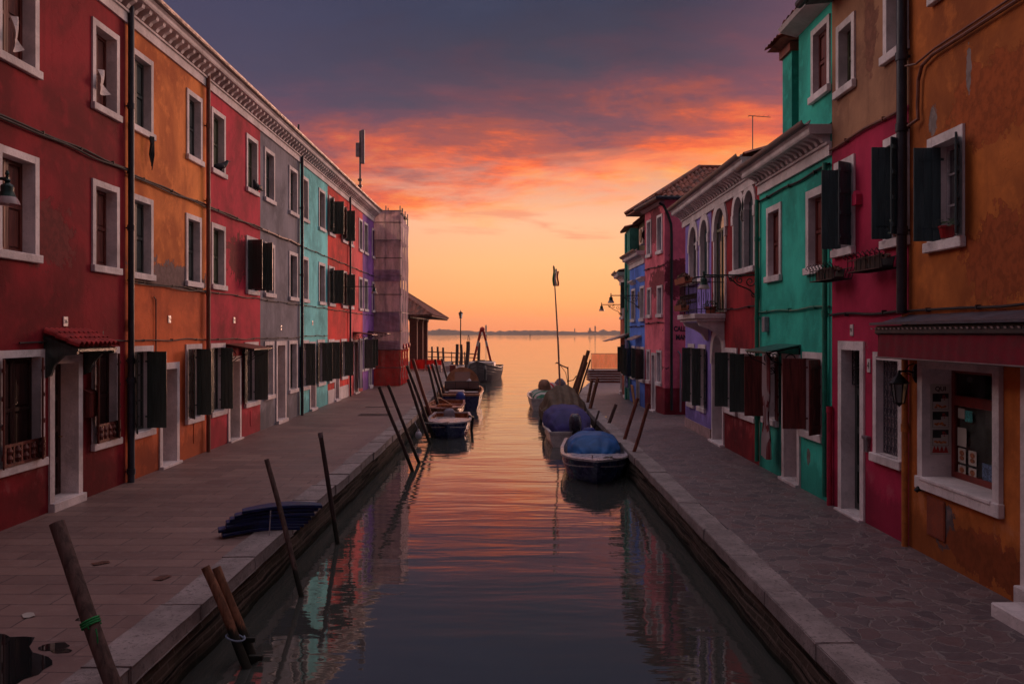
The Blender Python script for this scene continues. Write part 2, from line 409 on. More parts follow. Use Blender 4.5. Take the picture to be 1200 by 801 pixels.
def crazy_paving():
    m, t, p = new_mat('irregular_stone_paving')
    pos = t.node('ShaderNodeNewGeometry').outputs['Position']
    wob = t.vmath('MULTIPLY', t.vmath('SUBTRACT', t.noise(pos, 3.5, 4, .5, color=True), (.5, .5, .5)), (.30, .30, 0))
    q = t.mapping(t.vmath('ADD', pos, wob), (1, 1.15, 0))
    v = t.node('ShaderNodeTexVoronoi', feature='DISTANCE_TO_EDGE'); t.put(v.inputs['Vector'], q); v.inputs['Scale'].default_value = 4.3
    v2 = t.node('ShaderNodeTexVoronoi', feature='F1'); t.put(v2.inputs['Vector'], q); v2.inputs['Scale'].default_value = 4.3
    sc = t.node('ShaderNodeSeparateColor'); t.put(sc.inputs[0], v2.outputs['Color'])
    n1 = t.noise(pos, .6, 5, .6, .4); n2 = t.noise(pos, 12, 6, .7); n3 = t.noise(pos, 55, 3)
    c = t.mix(sc.outputs[0], srgb(84, 72, 76), srgb(120, 100, 100))
    c = t.mix(t.mapr(sc.outputs[1], .75, .95), c, srgb(108, 82, 82))
    c = t.mix(t.math('MULTIPLY', t.mapr(n2, .5, .7), .45), c, srgb(128, 112, 112))
    c = t.mix(t.math('MULTIPLY', t.mapr(n1, .45, .7), .4), c, srgb(74, 62, 66))
    j = t.mapr(v.outputs['Distance'], .040, .014)
    c = t.mix(t.math('MULTIPLY', j, .6), c, srgb(134, 122, 118))
    t.put(p.inputs['Base Color'], c); t.put(p.inputs['Roughness'], t.mapr(n2, .3, .7, .4, .65))
    h = t.math('SUBTRACT', t.math('ADD', t.math('MULTIPLY', n2, .5), t.math('MULTIPLY', n3, .12)), t.math('MULTIPLY', j, .8))
    b = t.node('ShaderNodeBump'); b.inputs['Strength'].default_value = .6; b.inputs['Distance'].default_value = .015
    t.put(b.inputs['Height'], h); t.l.new(b.outputs[0], p.inputs['Normal'])
    return m
def quay_wall_mat():
    m, t, p = new_mat('weathered_quay_wall')
    pos = t.node('ShaderNodeNewGeometry').outputs['Position']
    sp = t.node('ShaderNodeSeparateXYZ'); t.put(sp.inputs[0], pos)
    cm = t.node('ShaderNodeCombineXYZ'); t.put(cm.inputs[0], sp.outputs[1]); t.put(cm.inputs[1], sp.outputs[2])
    br = t.node('ShaderNodeTexBrick'); t.put(br.inputs['Vector'], t.vmath('ADD', cm.outputs[0], t.vmath('MULTIPLY', t.noise(pos, 5, 3, color=True), (.02, .02, 0)))); br.inputs['Scale'].default_value = 1
    br.inputs['Brick Width'].default_value = .34; br.inputs['Row Height'].default_value = .075; br.inputs['Mortar Size'].default_value = .009
    br.inputs['Color1'].default_value = (*srgb(86, 72, 64), 1); br.inputs['Color2'].default_value = (*srgb(68, 60, 53), 1); br.inputs['Mortar'].default_value = (*srgb(104, 90, 82), 1)
    n = t.noise(pos, 3, 7, .7); z = sp.outputs[2]
    c = t.mix(t.mapr(t.math('ADD', z, t.math('MULTIPLY', n, .16)), -.30, -.44), br.outputs['Color'], srgb(30, 34, 28))
    lay = t.noise(t.mapping(pos, (.5, .5, 24)), 1.0, 5, .6)
    c = t.mix(t.mapr(lay, .5, .62), c, srgb(26, 24, 22))
    c = t.mix(t.math('MULTIPLY', t.mapr(n, .5, .65), .4), c, srgb(46, 50, 38))
    t.put(p.inputs['Base Color'], c); p.inputs['Roughness'].default_value = .9; p.inputs['Specular IOR Level'].default_value = .08
    b = t.node('ShaderNodeBump'); b.inputs['Strength'].default_value = .9; b.inputs['Distance'].default_value = .04
    t.put(b.inputs['Height'], t.math('SUBTRACT', n, t.math('MULTIPLY', br.outputs['Fac'], .5))); t.l.new(b.outputs[0], p.inputs['Normal'])
    return m
qw = quay_wall_mat(); slabs = slab_paving(); crazy = crazy_paving()
def quay(edge, sgn, farx, mat, kw, yend, names):
    """sgn -1 left, +1 right: paving behind the kerb, kerb blocks, brick retaining wall"""
    inner = [(x+sgn*kw, y) for x, y in edge]
    mb = MB(); n = len(inner)
    mb.add([(x, y, 0) for x, y in inner]+[(farx, y, 0) for x, y in inner], [(i, i+1, i+1+n, i+n) for i in range(n-1)])
    # end face of the quay towards the lagoon
    x1, y1 = inner[-1]
    mb.box(x1, farx, y1-.3, y1, -1.2, -.004)
    o = mb.build('pavement', mat); tag(o, None, None, kind='structure')
    kb = MB(); r2 = random.Random(3 if sgn < 0 else 4)
    y = edge[0][1]
    while y < edge[-1][1]-.3:
        L = r2.uniform(1.1, 1.9); y2 = min(y+L, edge[-1][1])
        a, b = edge_at(edge, y), edge_at(edge, y2); jo = r2.uniform(-.012, .012); jz = r2.uniform(.0, .012); k2 = kw+r2.uniform(-.02, .01)
        bm = bmesh.new(); bmesh.ops.create_cube(bm, size=1)
        y_a, y_b = y+.002, y2-.002
        for v in bm.verts:
            tt = v.co.y+.5; ex = a+(b-a)*tt+jo; s = v.co.x+.5
            v.co = Vector((ex+sgn*k2*s if True else 0, y_a+(y_b-y_a)*tt, -.13 if v.co.z < 0 else .022+jz))
        bmesh.ops.bevel(bm, geom=[e for e in bm.edges], offset=.009, segments=2, affect='EDGES')
        bmesh.ops.subdivide_edges(bm, edges=bm.edges[:], cuts=4, use_grid_fill=True)
        for v in bm.verts:
            q = mnoise.noise_vector(v.co*3.1); q2 = mnoise.noise_vector(v.co*11); v.co += Vector((q.x*.007+q2.x*.009, 0, q.z*.007+q2.z*.004))
        kb.frombm(bm); y = y2
    o = kb.build('kerb', kerb_m, smooth=True); tag(o, None, None, kind='structure')
    wb = MB(); off = sgn*.07
    ys = [edge[0][1]+i*.25 for i in range(int((edge[-1][1]-edge[0][1])/.25)+1)]
    zs = [-.125, -.22, -.32, -.45, -.6, -1.3]
    vs = []
    for yy in ys:
        for z in zs:
            vs.append((edge_at(edge, yy)+off*.6-sgn*.16*max(0, -z-.13)+.05*mnoise.noise(Vector((yy*1.3, z*7, sgn))), yy, z))
    k = len(zs)
    wb.add(vs, [(i*k+j, (i+1)*k+j, (i+1)*k+j+1, i*k+j+1) for i in range(len(ys)-1) for j in range(k-1)])
    o = wb.build('quay_wall', qw, smooth='all'); tag(o, None, None, kind='structure')
quay(LQ, -1, -60, slabs, .38, 62, None)
quay(RQ, 1, 60, crazy, .36, 46, None)

# ------------------------------------------------------------------ houses
def arc_pts(cx, cz, r, a0, a1, n): return [(cx+r*math.cos(a0+(a1-a0)*i/n), cz+r*math.sin(a0+(a1-a0)*i/n)) for i in range(n+1)]
class House:
    def __init__(s, label, p0, p1, height, depth, bands, name='terraced_house', group=None):
        s.p0 = Vector((*p0, 0)); s.p1 = Vector((*p1, 0)); dv = s.p1-s.p0; s.L = dv.length; s.d = dv.normalized()
        s.ang = math.atan2(s.d.y, s.d.x); s.H = height; s.depth = depth; s.bands = bands
        s.root = empty(name, s.p0, s.ang); tag(s.root, label, 'house', group or 'colourful houses along the canal')
        s.holes = []
    def u(s, px):
        k = (px-600)/1000.0
        return (k*s.p0.y-s.p0.x)/(s.d.x-k*s.d.y)
    def Y(s, px): return (s.p0+s.d*s.u(px)).y
    def z(s, px, py): return EYE-(py-390)/1000.0*s.Y(px)
    def uu(s, a, b):
        a, b = s.u(a), s.u(b); return (min(a, b), max(a, b))
    def part(s, mb, name, mat, parent=None, **k): return mb.build(name, mat, parent or s.root, **k)
    # ---- walls
    def walls(s):
        for bi, (z0, z1, mat) in enumerate(s.bands):
            hs = [(a, b, max(c, z0), min(d_, z1)) for a, b, c, d_ in s.holes if c < z1 and d_ > z0]
            us = sorted({.002, s.L-.002, *[h[0] for h in hs], *[h[1] for h in hs]})
            us = [u_ for u_ in us if .002 <= u_ <= s.L-.002]
            zs = sorted({z0, z1, *[h[2] for h in hs], *[h[3] for h in hs]})
            mb = MB()
            for a, b in zip(us, us[1:]):
                for c, e in zip(zs, zs[1:]):
                    mu, mz = (a+b)/2, (c+e)/2
                    if any(h[0] < mu < h[1] and h[2] < mz < h[3] for h in hs): continue
                    mb.add([(a, 0, c), (b, 0, c), (b, 0, e), (a, 0, e)], [(0, 1, 2, 3)])
            L0, L1, D = .002, s.L-.002, -s.depth
            mb.add([(L0, 0, z0), (L0, D, z0), (L0, D, z1), (L0, 0, z1)], [(0, 1, 2, 3)])
            mb.add([(L1, 0, z0), (L1, D, z0), (L1, D, z1), (L1, 0, z1)], [(3, 2, 1, 0)])
            mb.add([(L0, D, z0), (L1, D, z0), (L1, D, z1), (L0, D, z1)], [(3, 2, 1, 0)])
            if bi == len(s.bands)-1: mb.add([(L0, 0, z1), (L1, 0, z1), (L1, D, z1), (L0, D, z1)], [(0, 1, 2, 3)])
            o = mb.build('wall', mat, s.root, fix=False)
    # ---- stone surround with lining
    def frame(s, u0, u1, z0, z1, fw=.09, rd=.15, sill=True, parent=None, mat=None, sillh=.12, name='window_frame', lining=True, lint=None, proud=.03):
        lint = lint or fw
        mb = MB(); e = .012
        mb.box(u0-fw, u0+e, .001, proud, z0, z1+lint); mb.box(u1-e, u1+fw, .001, proud, z0, z1+lint)
        mb.box(u0+e+.001, u1-e-.001, .001, proud-.002, z1-e, z1+lint-.001)
        if lining:
            mb.box(u0, u0+e, -rd, 0, z0, z1); mb.box(u1-e, u1, -rd, 0, z0, z1); mb.box(u0+e, u1-e, -rd, 0, z1-e, z1-.001)
            mb.box(u0+e, u1-e, -rd, 0, z0-.02, z0+.006)
        o = mb.build(name, mat or trim, parent or s.root)
        if sill:
            sb = MB(); sb.bbox(u0-fw-.03, u1+fw+.03, .002, .075, z0-sillh, z0-.001, .008)
            sb.build('sill', mat or trim, parent or s.root)
        return o
    def window(s, px0, px1, zb, zt, kind='panel', wood=None, fw=.095, rd=.15, sill=True, shutters=None, smat=None, wins_u=None, leaf_label=None):
        a, b = wins_u if wins_u else s.uu(px0, px1)
        u0, u1, z0, z1 = a+fw, b-fw, zb+.12, zt-fw
        s.holes.append((u0, u1, z0, z1))
        wood = wood or brown_wood
        y = -rd+.03
        w = MB(); um = (u0+u1)/2
        if kind == 'panel':        # two panelled inner shutter leaves, closed
            w.box(u0+.008, u1-.008, y-.05, y-.03, z0+.002, z1-.008)
            for (l0, l1) in ((u0+.012, um-.004), (um+.004, u1-.012)):
                st = .055
                w.box(l0, l0+st, y-.028, y, z0+.01, z1-.016); w.box(l1-st, l1, y-.028, y, z0+.01, z1-.016)
                for zz in (z0+.01, z0+(z1-z0)*.48, z1-.016-st): w.box(l0+st, l1-st, y-.028, y-.001, zz, zz+st)
                w.box(l0+st+.03, l1-st-.03, y-.029, y-.012, z0+.1, z0+(z1-z0)*.48-.03)
                w.box(l0+st+.03, l1-st-.03, y-.029, y-.012, z0+(z1-z0)*.48+.09, z1-.11)
            o = w.build('window', wood, s.root)
        elif kind == 'ajar':       # one leaf folded to the near jamb, dark glass beside it
            w.box(u0+.012, u0+.06, y-.04, y, z0+.01, z1-.016); w.box(u1-.06, u1-.012, y-.04, y, z0+.01, z1-.016)
            w.box(u0+.06, u1-.06, y-.04, y-.001, z1-.07, z1-.016); w.box(u0+.06, u1-.06, y-.04, y-.001, z0+.01, z0+.06)
            w.box(um-.03, um+.03, y-.04, y+.004, z0+.06, z1-.07)
            for zz in (.36, .68): w.box(u0+.06, um-.03, y-.035, y-.006, z0+(z1-z0)*zz, z0+(z1-z0)*zz+.025); w.box(um+.03, u1-.06, y-.035, y-.006, z0+(z1-z0)*zz, z0+(z1-z0)*zz+.025)
            o = w.build('window', wood, s.root)
            g = MB(); g.box(u0+.02, u1-.02, y-.03, y-.02, z0+.02, z1-.02); g.build('pane', glass_dark, o)
        s.frame(u0, u1, z0, z1, fw, rd, sill, parent=o)
        for i, sh in enumerate(shutters or ()):
            # sh = (side 'lo'/'hi', angle, width factor, hinge depth)
            sd, ang, wf, hd = sh
            s.shutter(o, u0 if sd == 'lo' else u1, 1 if sd == 'lo' else -1, (u1-u0)*wf, z0+.015, z1-.02, ang, hd, smat or dkgreen)
        return o, (u0, u1, z0, z1)
    def shutter(s, parent, uh, sg, w, z0, z1, ang, hd, mat, battens=3):
        mb = MB(); n = 3; pw = w/n
        for i in range(n): mb.bbox(i*pw+.003, (i+1)*pw-.003, -.012, .012, 0, z1-z0, .004)
        mb.box(.0, w, -.006, .006, .004, z1-z0-.004)
        H = z1-z0
        for zz in (.08, .36, .62, .88):
            mb.box(.01, w-.01, .0125, .026, H*zz, H*zz+.05)
        for zz in (.14, .86): mb.box(-.03, w*.8, -.018, -.0125, H*zz, H*zz+.03)
        a = R(ang)
        M = Matrix(((sg*math.cos(a), -math.sin(a)*sg*-1*0-math.sin(a)*(-1 if sg < 0 else 1), 0, 0), (math.sin(a), math.cos(a), 0, 0), (0, 0, 1, 0), (0, 0, 0, 1)))
        if sg < 0: M = Matrix(((-math.cos(a), math.sin(a)*1.0, 0, 0), (math.sin(a), math.cos(a), 0, 0), (0, 0, 1, 0), (0, 0, 0, 1)))
        else: M = Matrix(((math.cos(a), -math.sin(a), 0, 0), (math.sin(a), math.cos(a), 0, 0), (0, 0, 1, 0), (0, 0, 0, 1)))
        mb.xf(M)
        o = mb.build('shutter', mat, parent); o.location = (uh+sg*.014, hd, z0)
        return o
    def arch_frame(s, u0, u1, z0, z1, wd=.13, rd=.22, parent=None, jamb_from=None, cap=True, mat=None, name='window_frame'):
        r = (u1-u0)/2; cx = (u0+u1)/2; zs = z1-r; ro = max(r+wd, r*1.43)
        mb = MB(); n = 18
        inn = arc_pts(cx, zs, r-.006, math.pi, 0, n); out_ = arc_pts(cx, zs, ro, math.pi, 0, n)
        for y0, y1 in ((-rd, .04),):
            vs = [(p[0], y0, p[1]) for p in inn]+[(p[0], y1, p[1]) for p in inn]+[(p[0], y1, p[1]) for p in out_]+[(p[0], y0, p[1]) for p in out_]
            k = n+1; fs = []
            for i in range(n):
                fs += [(i, i+1, i+1+k, i+k), (i+k, i+1+k, i+1+2*k, i+2*k), (i+2*k, i+1+2*k, i+1+3*k, i+3*k)]
            fs += [(0, k, 2*k, 3*k), (n, n+k, n+2*k, n+3*k)]
            mb.add(vs, fs)
        jw = .09
        mb.box(u0-jw, u0+.006, .001, .034, z0, zs-.002); mb.box(u1-.006, u1+jw, .001, .034, z0, zs-.002)
        mb.box(u0, u0+.006, -rd, 0, z0, zs-.002); mb.box(u1-.006, u1, -rd, 0, z0, zs-.002)
        if cap:
            for x in (u0-wd-.02, u1-.01): mb.box(x, x+wd+.03, .002, .055, zs-.22, zs-.004)
        return mb.build(name, mat or trim, parent or s.root)
    def arched_window(s, u0, u1, z0, z1, kind='glass', wood=None, rd=.11, sill=True, cap=True):
        s.holes.append((u0, u1, z0, z1)); um = (u0+u1)/2; y = -rd+.03; w = MB(); zs = z1-(u1-u0)/2
        wood = wood or white_wood
        w.box(u0+.01, u0+.05, y-.04, y, z0, z1); w.box(u1-.05, u1-.01, y-.04, y, z0, z1); w.box(um-.025, um+.025, y-.04, y+.002, z0, zs)
        w.box(u0+.05, u1-.05, y-.04, y-.001, zs-.02, zs+.04); w.box(u0+.05, u1-.05, y-.04, y-.001, z0, z0+.07)
        if kind == 'wood': w.box(u0+.05, u1-.05, y-.04, y-.012, z0, z1)
        o = w.build('window', wood, s.root)
        if kind == 'glass': g = MB(); g.box(u0+.02, u1-.02, y-.03, y-.02, z0, z1-.002); g.build('pane', glass_dark, o)
        s.arch_frame(u0, u1, z0, z1, rd=rd, parent=o, cap=cap)
        if sill: sb = MB(); sb.bbox(u0-.16, u1+.16, .002, .09, z0-.12, z0-.001, .01); sb.build('sill', trim, o)
        return o
    def door(s, px0, px1, zt, wood=None, fw=.12, rd=.34, step=.06, handle=True, wins_u=None, lining=None, label=None, open_leaf=False, glaz=False):
        a, b = wins_u if wins_u else s.uu(px0, px1)
        u0, u1, z0, z1 = a+fw, b-fw, step, zt-fw
        s.holes.append((u0, u1, z0, z1)); y = -rd+.04; d_ = MB(); W = u1-u0
        d_.box(u0+.01, u1-.01, y-.06, y-.03, z0, z1-.01)
        st = .1
        for x0_, x1_ in ((u0+.012, u0+st), (u1-st, u1-.012), ((u0+u1)/2-.05, (u0+u1)/2+.05)): d_.box(x0_, x1_, y-.03, y, z0+.005, z1-.014)
        for k in range(5):
            zz = z0+.005+(z1-z0-.12)*k/4
            d_.box(u0+st, (u0+u1)/2-.05, y-.03, y-.001, zz, zz+.1); d_.box((u0+u1)/2+.05, u1-st, y-.03, y-.001, zz, zz+.1)
        o = d_.build('door', wood or brown_wood, s.root, label=label)
        s.frame(u0, u1, z0, z1, fw, rd, sill=False, parent=o, name='door_frame')
        tb = MB(); tb.bbox(u0-fw, u1+fw, -rd, .10, -.02, step, .008); tb.build('threshold', trim, o)
        if handle:
            hb = MB(); hx = u0+.07; hb.tube([(hx, y, 1.05), (hx, y+.05, 1.05), (hx+.1, y+.055, 1.05)], .012, 6); hb.build('handle', simple('brass_handle', srgb(170, 130, 70), .3, metal=.9), o)
        return o, (u0, u1, z0, z1)
    # ---- cornice, gutter, roof
    def cornice(s, z, mat=None, proj=.34, pitch=.29, u0=None, u1=None, hgt=.42, ends=True):
        a = 0.003 if u0 is None else u0; b = s.L-.003 if u1 is None else u1; mb = MB()
        mb.box(a, b, .001, .045, z-hgt-.16, z-hgt+.02)                # frieze
        mb.box(a, b, .001, .085, z-hgt+.02, z-hgt+.06)
        n = max(1, int((b-a)/pitch))
        for i in range(n):
            x = a+(i+.5)*(b-a)/n
            mb.prism([(.001, z-hgt+.061), (.11, z-hgt+.061), (.15, z-hgt+.12), (proj-.09, z-hgt+.17), (proj-.07, z-.161), (.001, z-.161)], 'x', x-.055, x+.055)
        mb.prism([(.001, z-.16), (proj-.02, z-.16), (proj, z-.13), (proj, z-.07), (proj+.04, z-.04), (proj+.04, z-.01), (.001, z-.01)], 'x', a, b)
        c = s.part(mb, 'cornice', mat or trim)
        g = MB(); pr = [(proj+.05+.075*math.cos(t_), z+.05+.085*math.sin(t_)) for t_ in [math.pi+math.pi*i/8 for i in range(9)]]
        pr2 = [(p[0]*.985+.015*(proj+.05), p[1]+.008) for p in pr[::-1]]
        pr2 = [(proj+.05+.062*math.cos(t_), z+.05+.072*math.sin(t_)) for t_ in [2*math.pi-math.pi*i/8 for i in range(9)]]
        g.prism(pr+pr2, 'x', a, b); s.part(g, 'gutter', gutter_m)
        return c
    def roof(s, z, rise=1.3, over=.25, ridge=None):
        D = s.depth; r = ridge or -D/2; mb = MB(); a, b = -.0+.001, s.L-.001
        n = max(2, int((b-a)/.22)); w = (b-a)/n
        def slope(y0, z0, y1, z1):
            m2 = 26
            for i in range(n):
                x = a+i*w
                pts = [(x+w*k/4, math.sin(math.pi*k/4)*.055) for k in range(5)]
                for k in range(4):
                    (xa, ha), (xb, hb) = pts[k], pts[k+1]
                    mb.add([(xa, y0, z0+ha), (xb, y0, z0+hb), (xb, y1, z1+hb), (xa, y1, z1+ha)], [(0, 1, 2, 3)])
        slope(over, z, r, z+rise); slope(-D-over, z, r, z+rise)
        mb.add([(a, over, z-.04), (b, over, z-.04), (b, r, z+rise-.04), (a, r, z+rise-.04), (b, -D-over, z-.04), (a, -D-over, z-.04)], [(0, 1, 2, 3), (3, 2, 4, 5)])
        mb.add([(a, 0, z-.04), (a, r, z+rise-.04), (a, -D, z-.04)], [(0, 1, 2)]); mb.add([(b, 0, z-.04), (b, r, z+rise-.04), (b, -D, z-.04)], [(0, 1, 2)])
        return s.part(mb, 'roof', roof_tile)
    def pipe(s, u, z0, z1, mat=None, r=.05, y=.09, joints=(2.2, 4.6, 6.8), bottom_bend=False):
        mb = MB(); pts = [(u, y, z0), (u, y, z1)]
        mb.tube(pts, r, 10)
        for z in joints:
            if z0 < z < z1: mb.tube([(u, y, z-.05), (u, y, z+.05)], r*1.22, 10); mb.box(u-.02, u+.02, .0, y, z-.012, z+.012)
        return s.part(mb, 'drainpipe', mat or pipe_dark, smooth=True)
    def cable(s, z, u0=None, u1=None, r=.018, y=.035, mat=None, wave=.02, double=False, name='cable'):
        a = .01 if u0 is None else u0; b = s.L-.01 if u1 is None else u1; mb = MB(); n = max(4, int((b-a)/.3))
        for k in range(2 if double else 1):
            ph = rnd.uniform(0, 9)
            mb.tube([(a+(b-a)*i/n, y+k*.02, z-k*.045+wave*math.sin(i*.9+ph)*(.5+.5*math.sin(i*.37))) for i in range(n+1)], r, 6)
        n2 = max(1, int((b-a)/1.1))
        for i in range(n2): x = a+(i+.5)*(b-a)/n2; mb.box(x-.012, x+.012, 0, y+r+.006, z-r-.008, z+r+.008)
        return s.part(mb, name, mat or cable_m)
    def plate(s, u, z, txt, w=.13, h=.15, size=.09):
        mb = MB(); mb.bbox(u-w/2, u+w/2, .001, .018, z-h/2, z+h/2, .003); o = s.part(mb, 'house_number_plate', simple('enamel_white', srgb(200, 190, 190), .3))
        M = Matrix.Translation((u, .0195, z)) @ Matrix(((-1, 0, 0, 0), (0, 0, 1, 0), (0, 1, 0, 0), (0, 0, 0, 1)))
        # text faces outward (+y): x mirrored so it reads from the canal
        text_mesh(txt, size, 'number', simple('black_lettering', (.01, .01, .01), .5), o, M)
        return o
# ================================================================== left row
LX = -6.98
dark_brown = wood_mat('dark_brown_shutter_wood', srgb(64, 38, 36), .5)
slate = wood_mat('slate_shutter_wood', srgb(66, 70, 68), .5, contrast=.3)
def yl(px): return -LX*1000/(600-px)
PL = {
 'deep_red': plaster('deep_red_plaster', srgb(132, 12, 30), patches=[((LX, 12.9, 4.15), (.6, .75, .5), srgb(118, 44, 46))]),
 'yellow': plaster('ochre_orange_plaster', srgb(214, 126, 62), srgb(182, 92, 44), patch=srgb(176, 150, 130), patches=[((LX, 17.6, 3.72), (.5, 2.1, .42), srgb(124, 100, 98))]),
 'yellow_low': plaster('burnt_orange_plaster', srgb(204, 98, 52), srgb(168, 74, 42)),
 'crimson_l': plaster('carmine_plaster', srgb(180, 34, 60), srgb(140, 26, 46), patches=[((LX, 21.9, 4.6), (.3, 1.0, .55), srgb(122, 42, 46))]),
 'grey': plaster('blue_grey_plaster', srgb(124, 120, 130), srgb(98, 98, 110), streak=.6),
 'teal': plaster('turquoise_plaster', srgb(118, 212, 212), srgb(90, 182, 184)),
 'scarlet': plaster('scarlet_plaster', srgb(214, 46, 42), srgb(176, 34, 34)),
 'coral': plaster('coral_pink_plaster', srgb(222, 82, 86), srgb(188, 62, 68)),
 'purple': plaster('purple_plaster', srgb(136, 82, 160), srgb(106, 66, 132)),
}
LROW = [('deep_red', -9.0, yl(147), 'deep red three storey house nearest on the left quay with a tiled door canopy'),
        ('yellow', yl(147), yl(241.5), 'ochre orange house with dark shutters between the deep red and the carmine house'),
        ('crimson_l', yl(241.5), yl(305), 'carmine red house on the left with a scrolled iron canopy over its door'),
        ('grey', yl(305), yl(351.5), 'blue grey plastered house on the left quay beside the turquoise one'),
        ('teal', yl(351.5), yl(384), 'pale turquoise house in the left row between grey and scarlet walls'),
        ('scarlet', yl(384), yl(408.5), 'bright scarlet house in the left row with dark open upper shutters'),
        ('coral', yl(408.5), yl(425), 'coral pink house on the left with a long striped door curtain'),
        ('purple', yl(425), 43.1, 'purple house at the far end of the left row beside the scaffolding')]
LH = {}
for k, ya, yb, lab in LROW:
    bands = [(-.02, 8.72, PL[k])]
    if k == 'yellow': bands = [(-.02, 3.62, PL['yellow_low']), (3.62, 8.72, PL['yellow'])]
    LH[k] = House(lab, (LX, yb), (LX, ya), 8.72, 8.0, bands)
R2, R1, R0 = (6.42, 7.95), (3.72, 5.27), (.74, 2.46)
BOTH = lambda a=90, b=172, w=.36: [('lo', a, w, -.05), ('hi', b, w, .05)]
# deep red house
h = LH['deep_red']
for (a, b) in ((107, 138.5), (-14, 44)):
    if a < 0: u1 = h.u(44); wu = (u1, u1+1.02)
    else: wu = h.uu(a, b)
    for (zb, zt) in (R2, R1): h.window(0, 0, zb, zt, 'panel', brown_wood, wins_u=wu, rd=.19)
    w, (u0, u1_, z0, z1) = h.window(0, 0, .74, 2.46, 'panel', dark_brown, wins_u=(wu[0]-(.0 if a > 0 else .15), wu[1]), rd=.14,
             shutters=[('lo', 30, .30, .05), ('hi', 150, .34, .05)], smat=brown_wood)
    gb = MB()                      # little carved balustrade board at the foot of the window
    gb.box(u0-.02, u1_+.02, .06, .085, z0+.0, z0+.045); gb.box(u0-.02, u1_+.02, .06, .085, z0+.27, z0+.31)
    n = 5
    for i in range(n+1): x = u0-.02+(u1_-u0+.0)*i/n; gb.box(x, x+.04, .062, .083, z0+.045, z0+.27)
    for i in range(n):
        x = u0+(u1_-u0)*(i+.5)/n; gb.lathe([(.02, z0+.045), (.05, z0+.11), (.025, z0+.16), (.05, z0+.21), (.02, z0+.27)], (x, .072, 0), 8)
    gb.build('balustrade', brown_wood, w)
for ya in (7.4,):
    for (zb, zt) in (R2, R1, R0):
        if ya == 10.3: continue
        h.window(0, 0, zb, zt, 'panel', brown_wood, wins_u=(h.p0.y-ya-1, h.p0.y-ya), rd=.3)
dr, (u0, u1, z0, z1) = h.door(56.5, 95, 2.36, dark_brown, rd=.30, step=.13)
# tiled canopy over the door
tb = MB(); ca, cb = u0-.28, u1+.28; n = 9; w = (cb-ca)/n
for i in range(n):
    x = ca+i*w; pr = [(x+w/2+w*.52*math.cos(math.pi-math.pi*k/6), .05*math.sin(math.pi*k/6)*1.3) for k in range(7)]
    for k in range(6):
        (xa, ha), (xb, hb) = pr[k], pr[k+1]
        for j in range(3):
            ya_, yb_ = .02+j*.17, .02+(j+1)*.17+.02; za, zb_ = 2.72-j*.075, 2.72-(j+1)*.075
            tb.add([(xa, ya_, za+ha), (xb, ya_, za+hb), (xb, yb_, zb_+hb+.012), (xa, yb_, zb_+ha+.012)], [(0, 1, 2, 3)])
            tb.add([(xa, ya_, za+ha-.016), (xb, ya_, za+hb-.016), (xb, yb_, zb_+hb-.004), (xa, yb_, zb_+ha-.004)], [(3, 2, 1, 0)])
red_tile = simple('red_painted_roof_tile', srgb(168, 46, 44), .6, var=.3)
cn = tb.build('door_canopy', red_tile, h.root, smooth=True)
bb = MB()
bb.prism([(.002, 2.66), (.002, 2.60), (.52, 2.42), (.52, 2.46)], 'x', ca+.02, cb-.02)
for x in (ca+.03, cb-.09): bb.prism([(.002, 2.62), (.5, 2.44), (.5, 2.38), (.3, 2.36), (.16, 2.22), (.1, 2.06), (.002, 2.02)], 'x', x, x+.06)
bb.build('bracket', dkgreen, cn)
h.cable(5.66, double=True); h.cable(2.56, u1=h.u(20), r=.012)
h.pipe(h.u(148.5)+.02, 1.9, 8.6, r=.055); h.pipe(h.u(148.5)+.02, .0, 1.9, r=.062, mat=simple('grey_cast_iron_pipe', srgb(60, 62, 72), .5, metal=.4), joints=(1.85, .2))
h.plate(h.u(76), 2.88, '56')
mbx = MB(); um = h.u(103); mbx.bbox(um-.14, um+.14, .003, .11, 1.32, 1.72, .01); mbx.prism([(.003, 1.72), (.13, 1.72), (.003, 1.78)], 'x', um-.15, um+.15); mbx.box(um-.09, um+.09, .111, .116, 1.60, 1.63); h.part(mbx, 'mailbox', redbrown)
# yellow house
h = LH['yellow']
h.window(153, 178.3, *R2, 'panel', slate); h.window(218, 236, *R2, 'panel', slate)
h.window(153, 178.3, 3.70, 5.27, 'panel', slate); h.window(217, 235, 3.70, 5.27, 'panel', slate)
h.window(153, 178.3, .74, 2.46, 'ajar', dkgreen, shutters=BOTH(90, 152, .5), smat=dkgreen)
h.window(217, 235.5, .74, 2.46, 'ajar', dkgreen, shutters=BOTH(90, 140, .44), smat=dkgreen)
dr, _ = h.door(186, 209, 2.10, redbrown, rd=.42, step=.05)
h.cable(5.60, double=True); h.cable(3.66, double=True, r=.013); h.cable(2.56, r=.013)
h.pipe(.10, .0, 8.6, pipe_rust, r=.045, joints=(1.2, 3.6, 5.7, 7.4))
h.plate(h.u(198), 2.98, '55'); mb = MB(); um = h.u(181); mb.tube([(um, .03, 2.3), (um, .03, 3.35), (um+.09, .03, 3.4)], .014, 6); h.part(mb, 'gas_pipe', pipe_rust)
mb = MB(); u_ = h.uu(226.5, 236); mb.bbox(u_[0], u_[1], .002, .014, .28, .72, .004); h.part(mb, 'meter_hatch', PL['yellow_low'])
mb = MB(); um = h.u(151.5); mb.bbox(um-.04, um+.04, .003, .07, 2.75, 2.95, .01); h.part(mb, 'junction_box', pipe_rust)
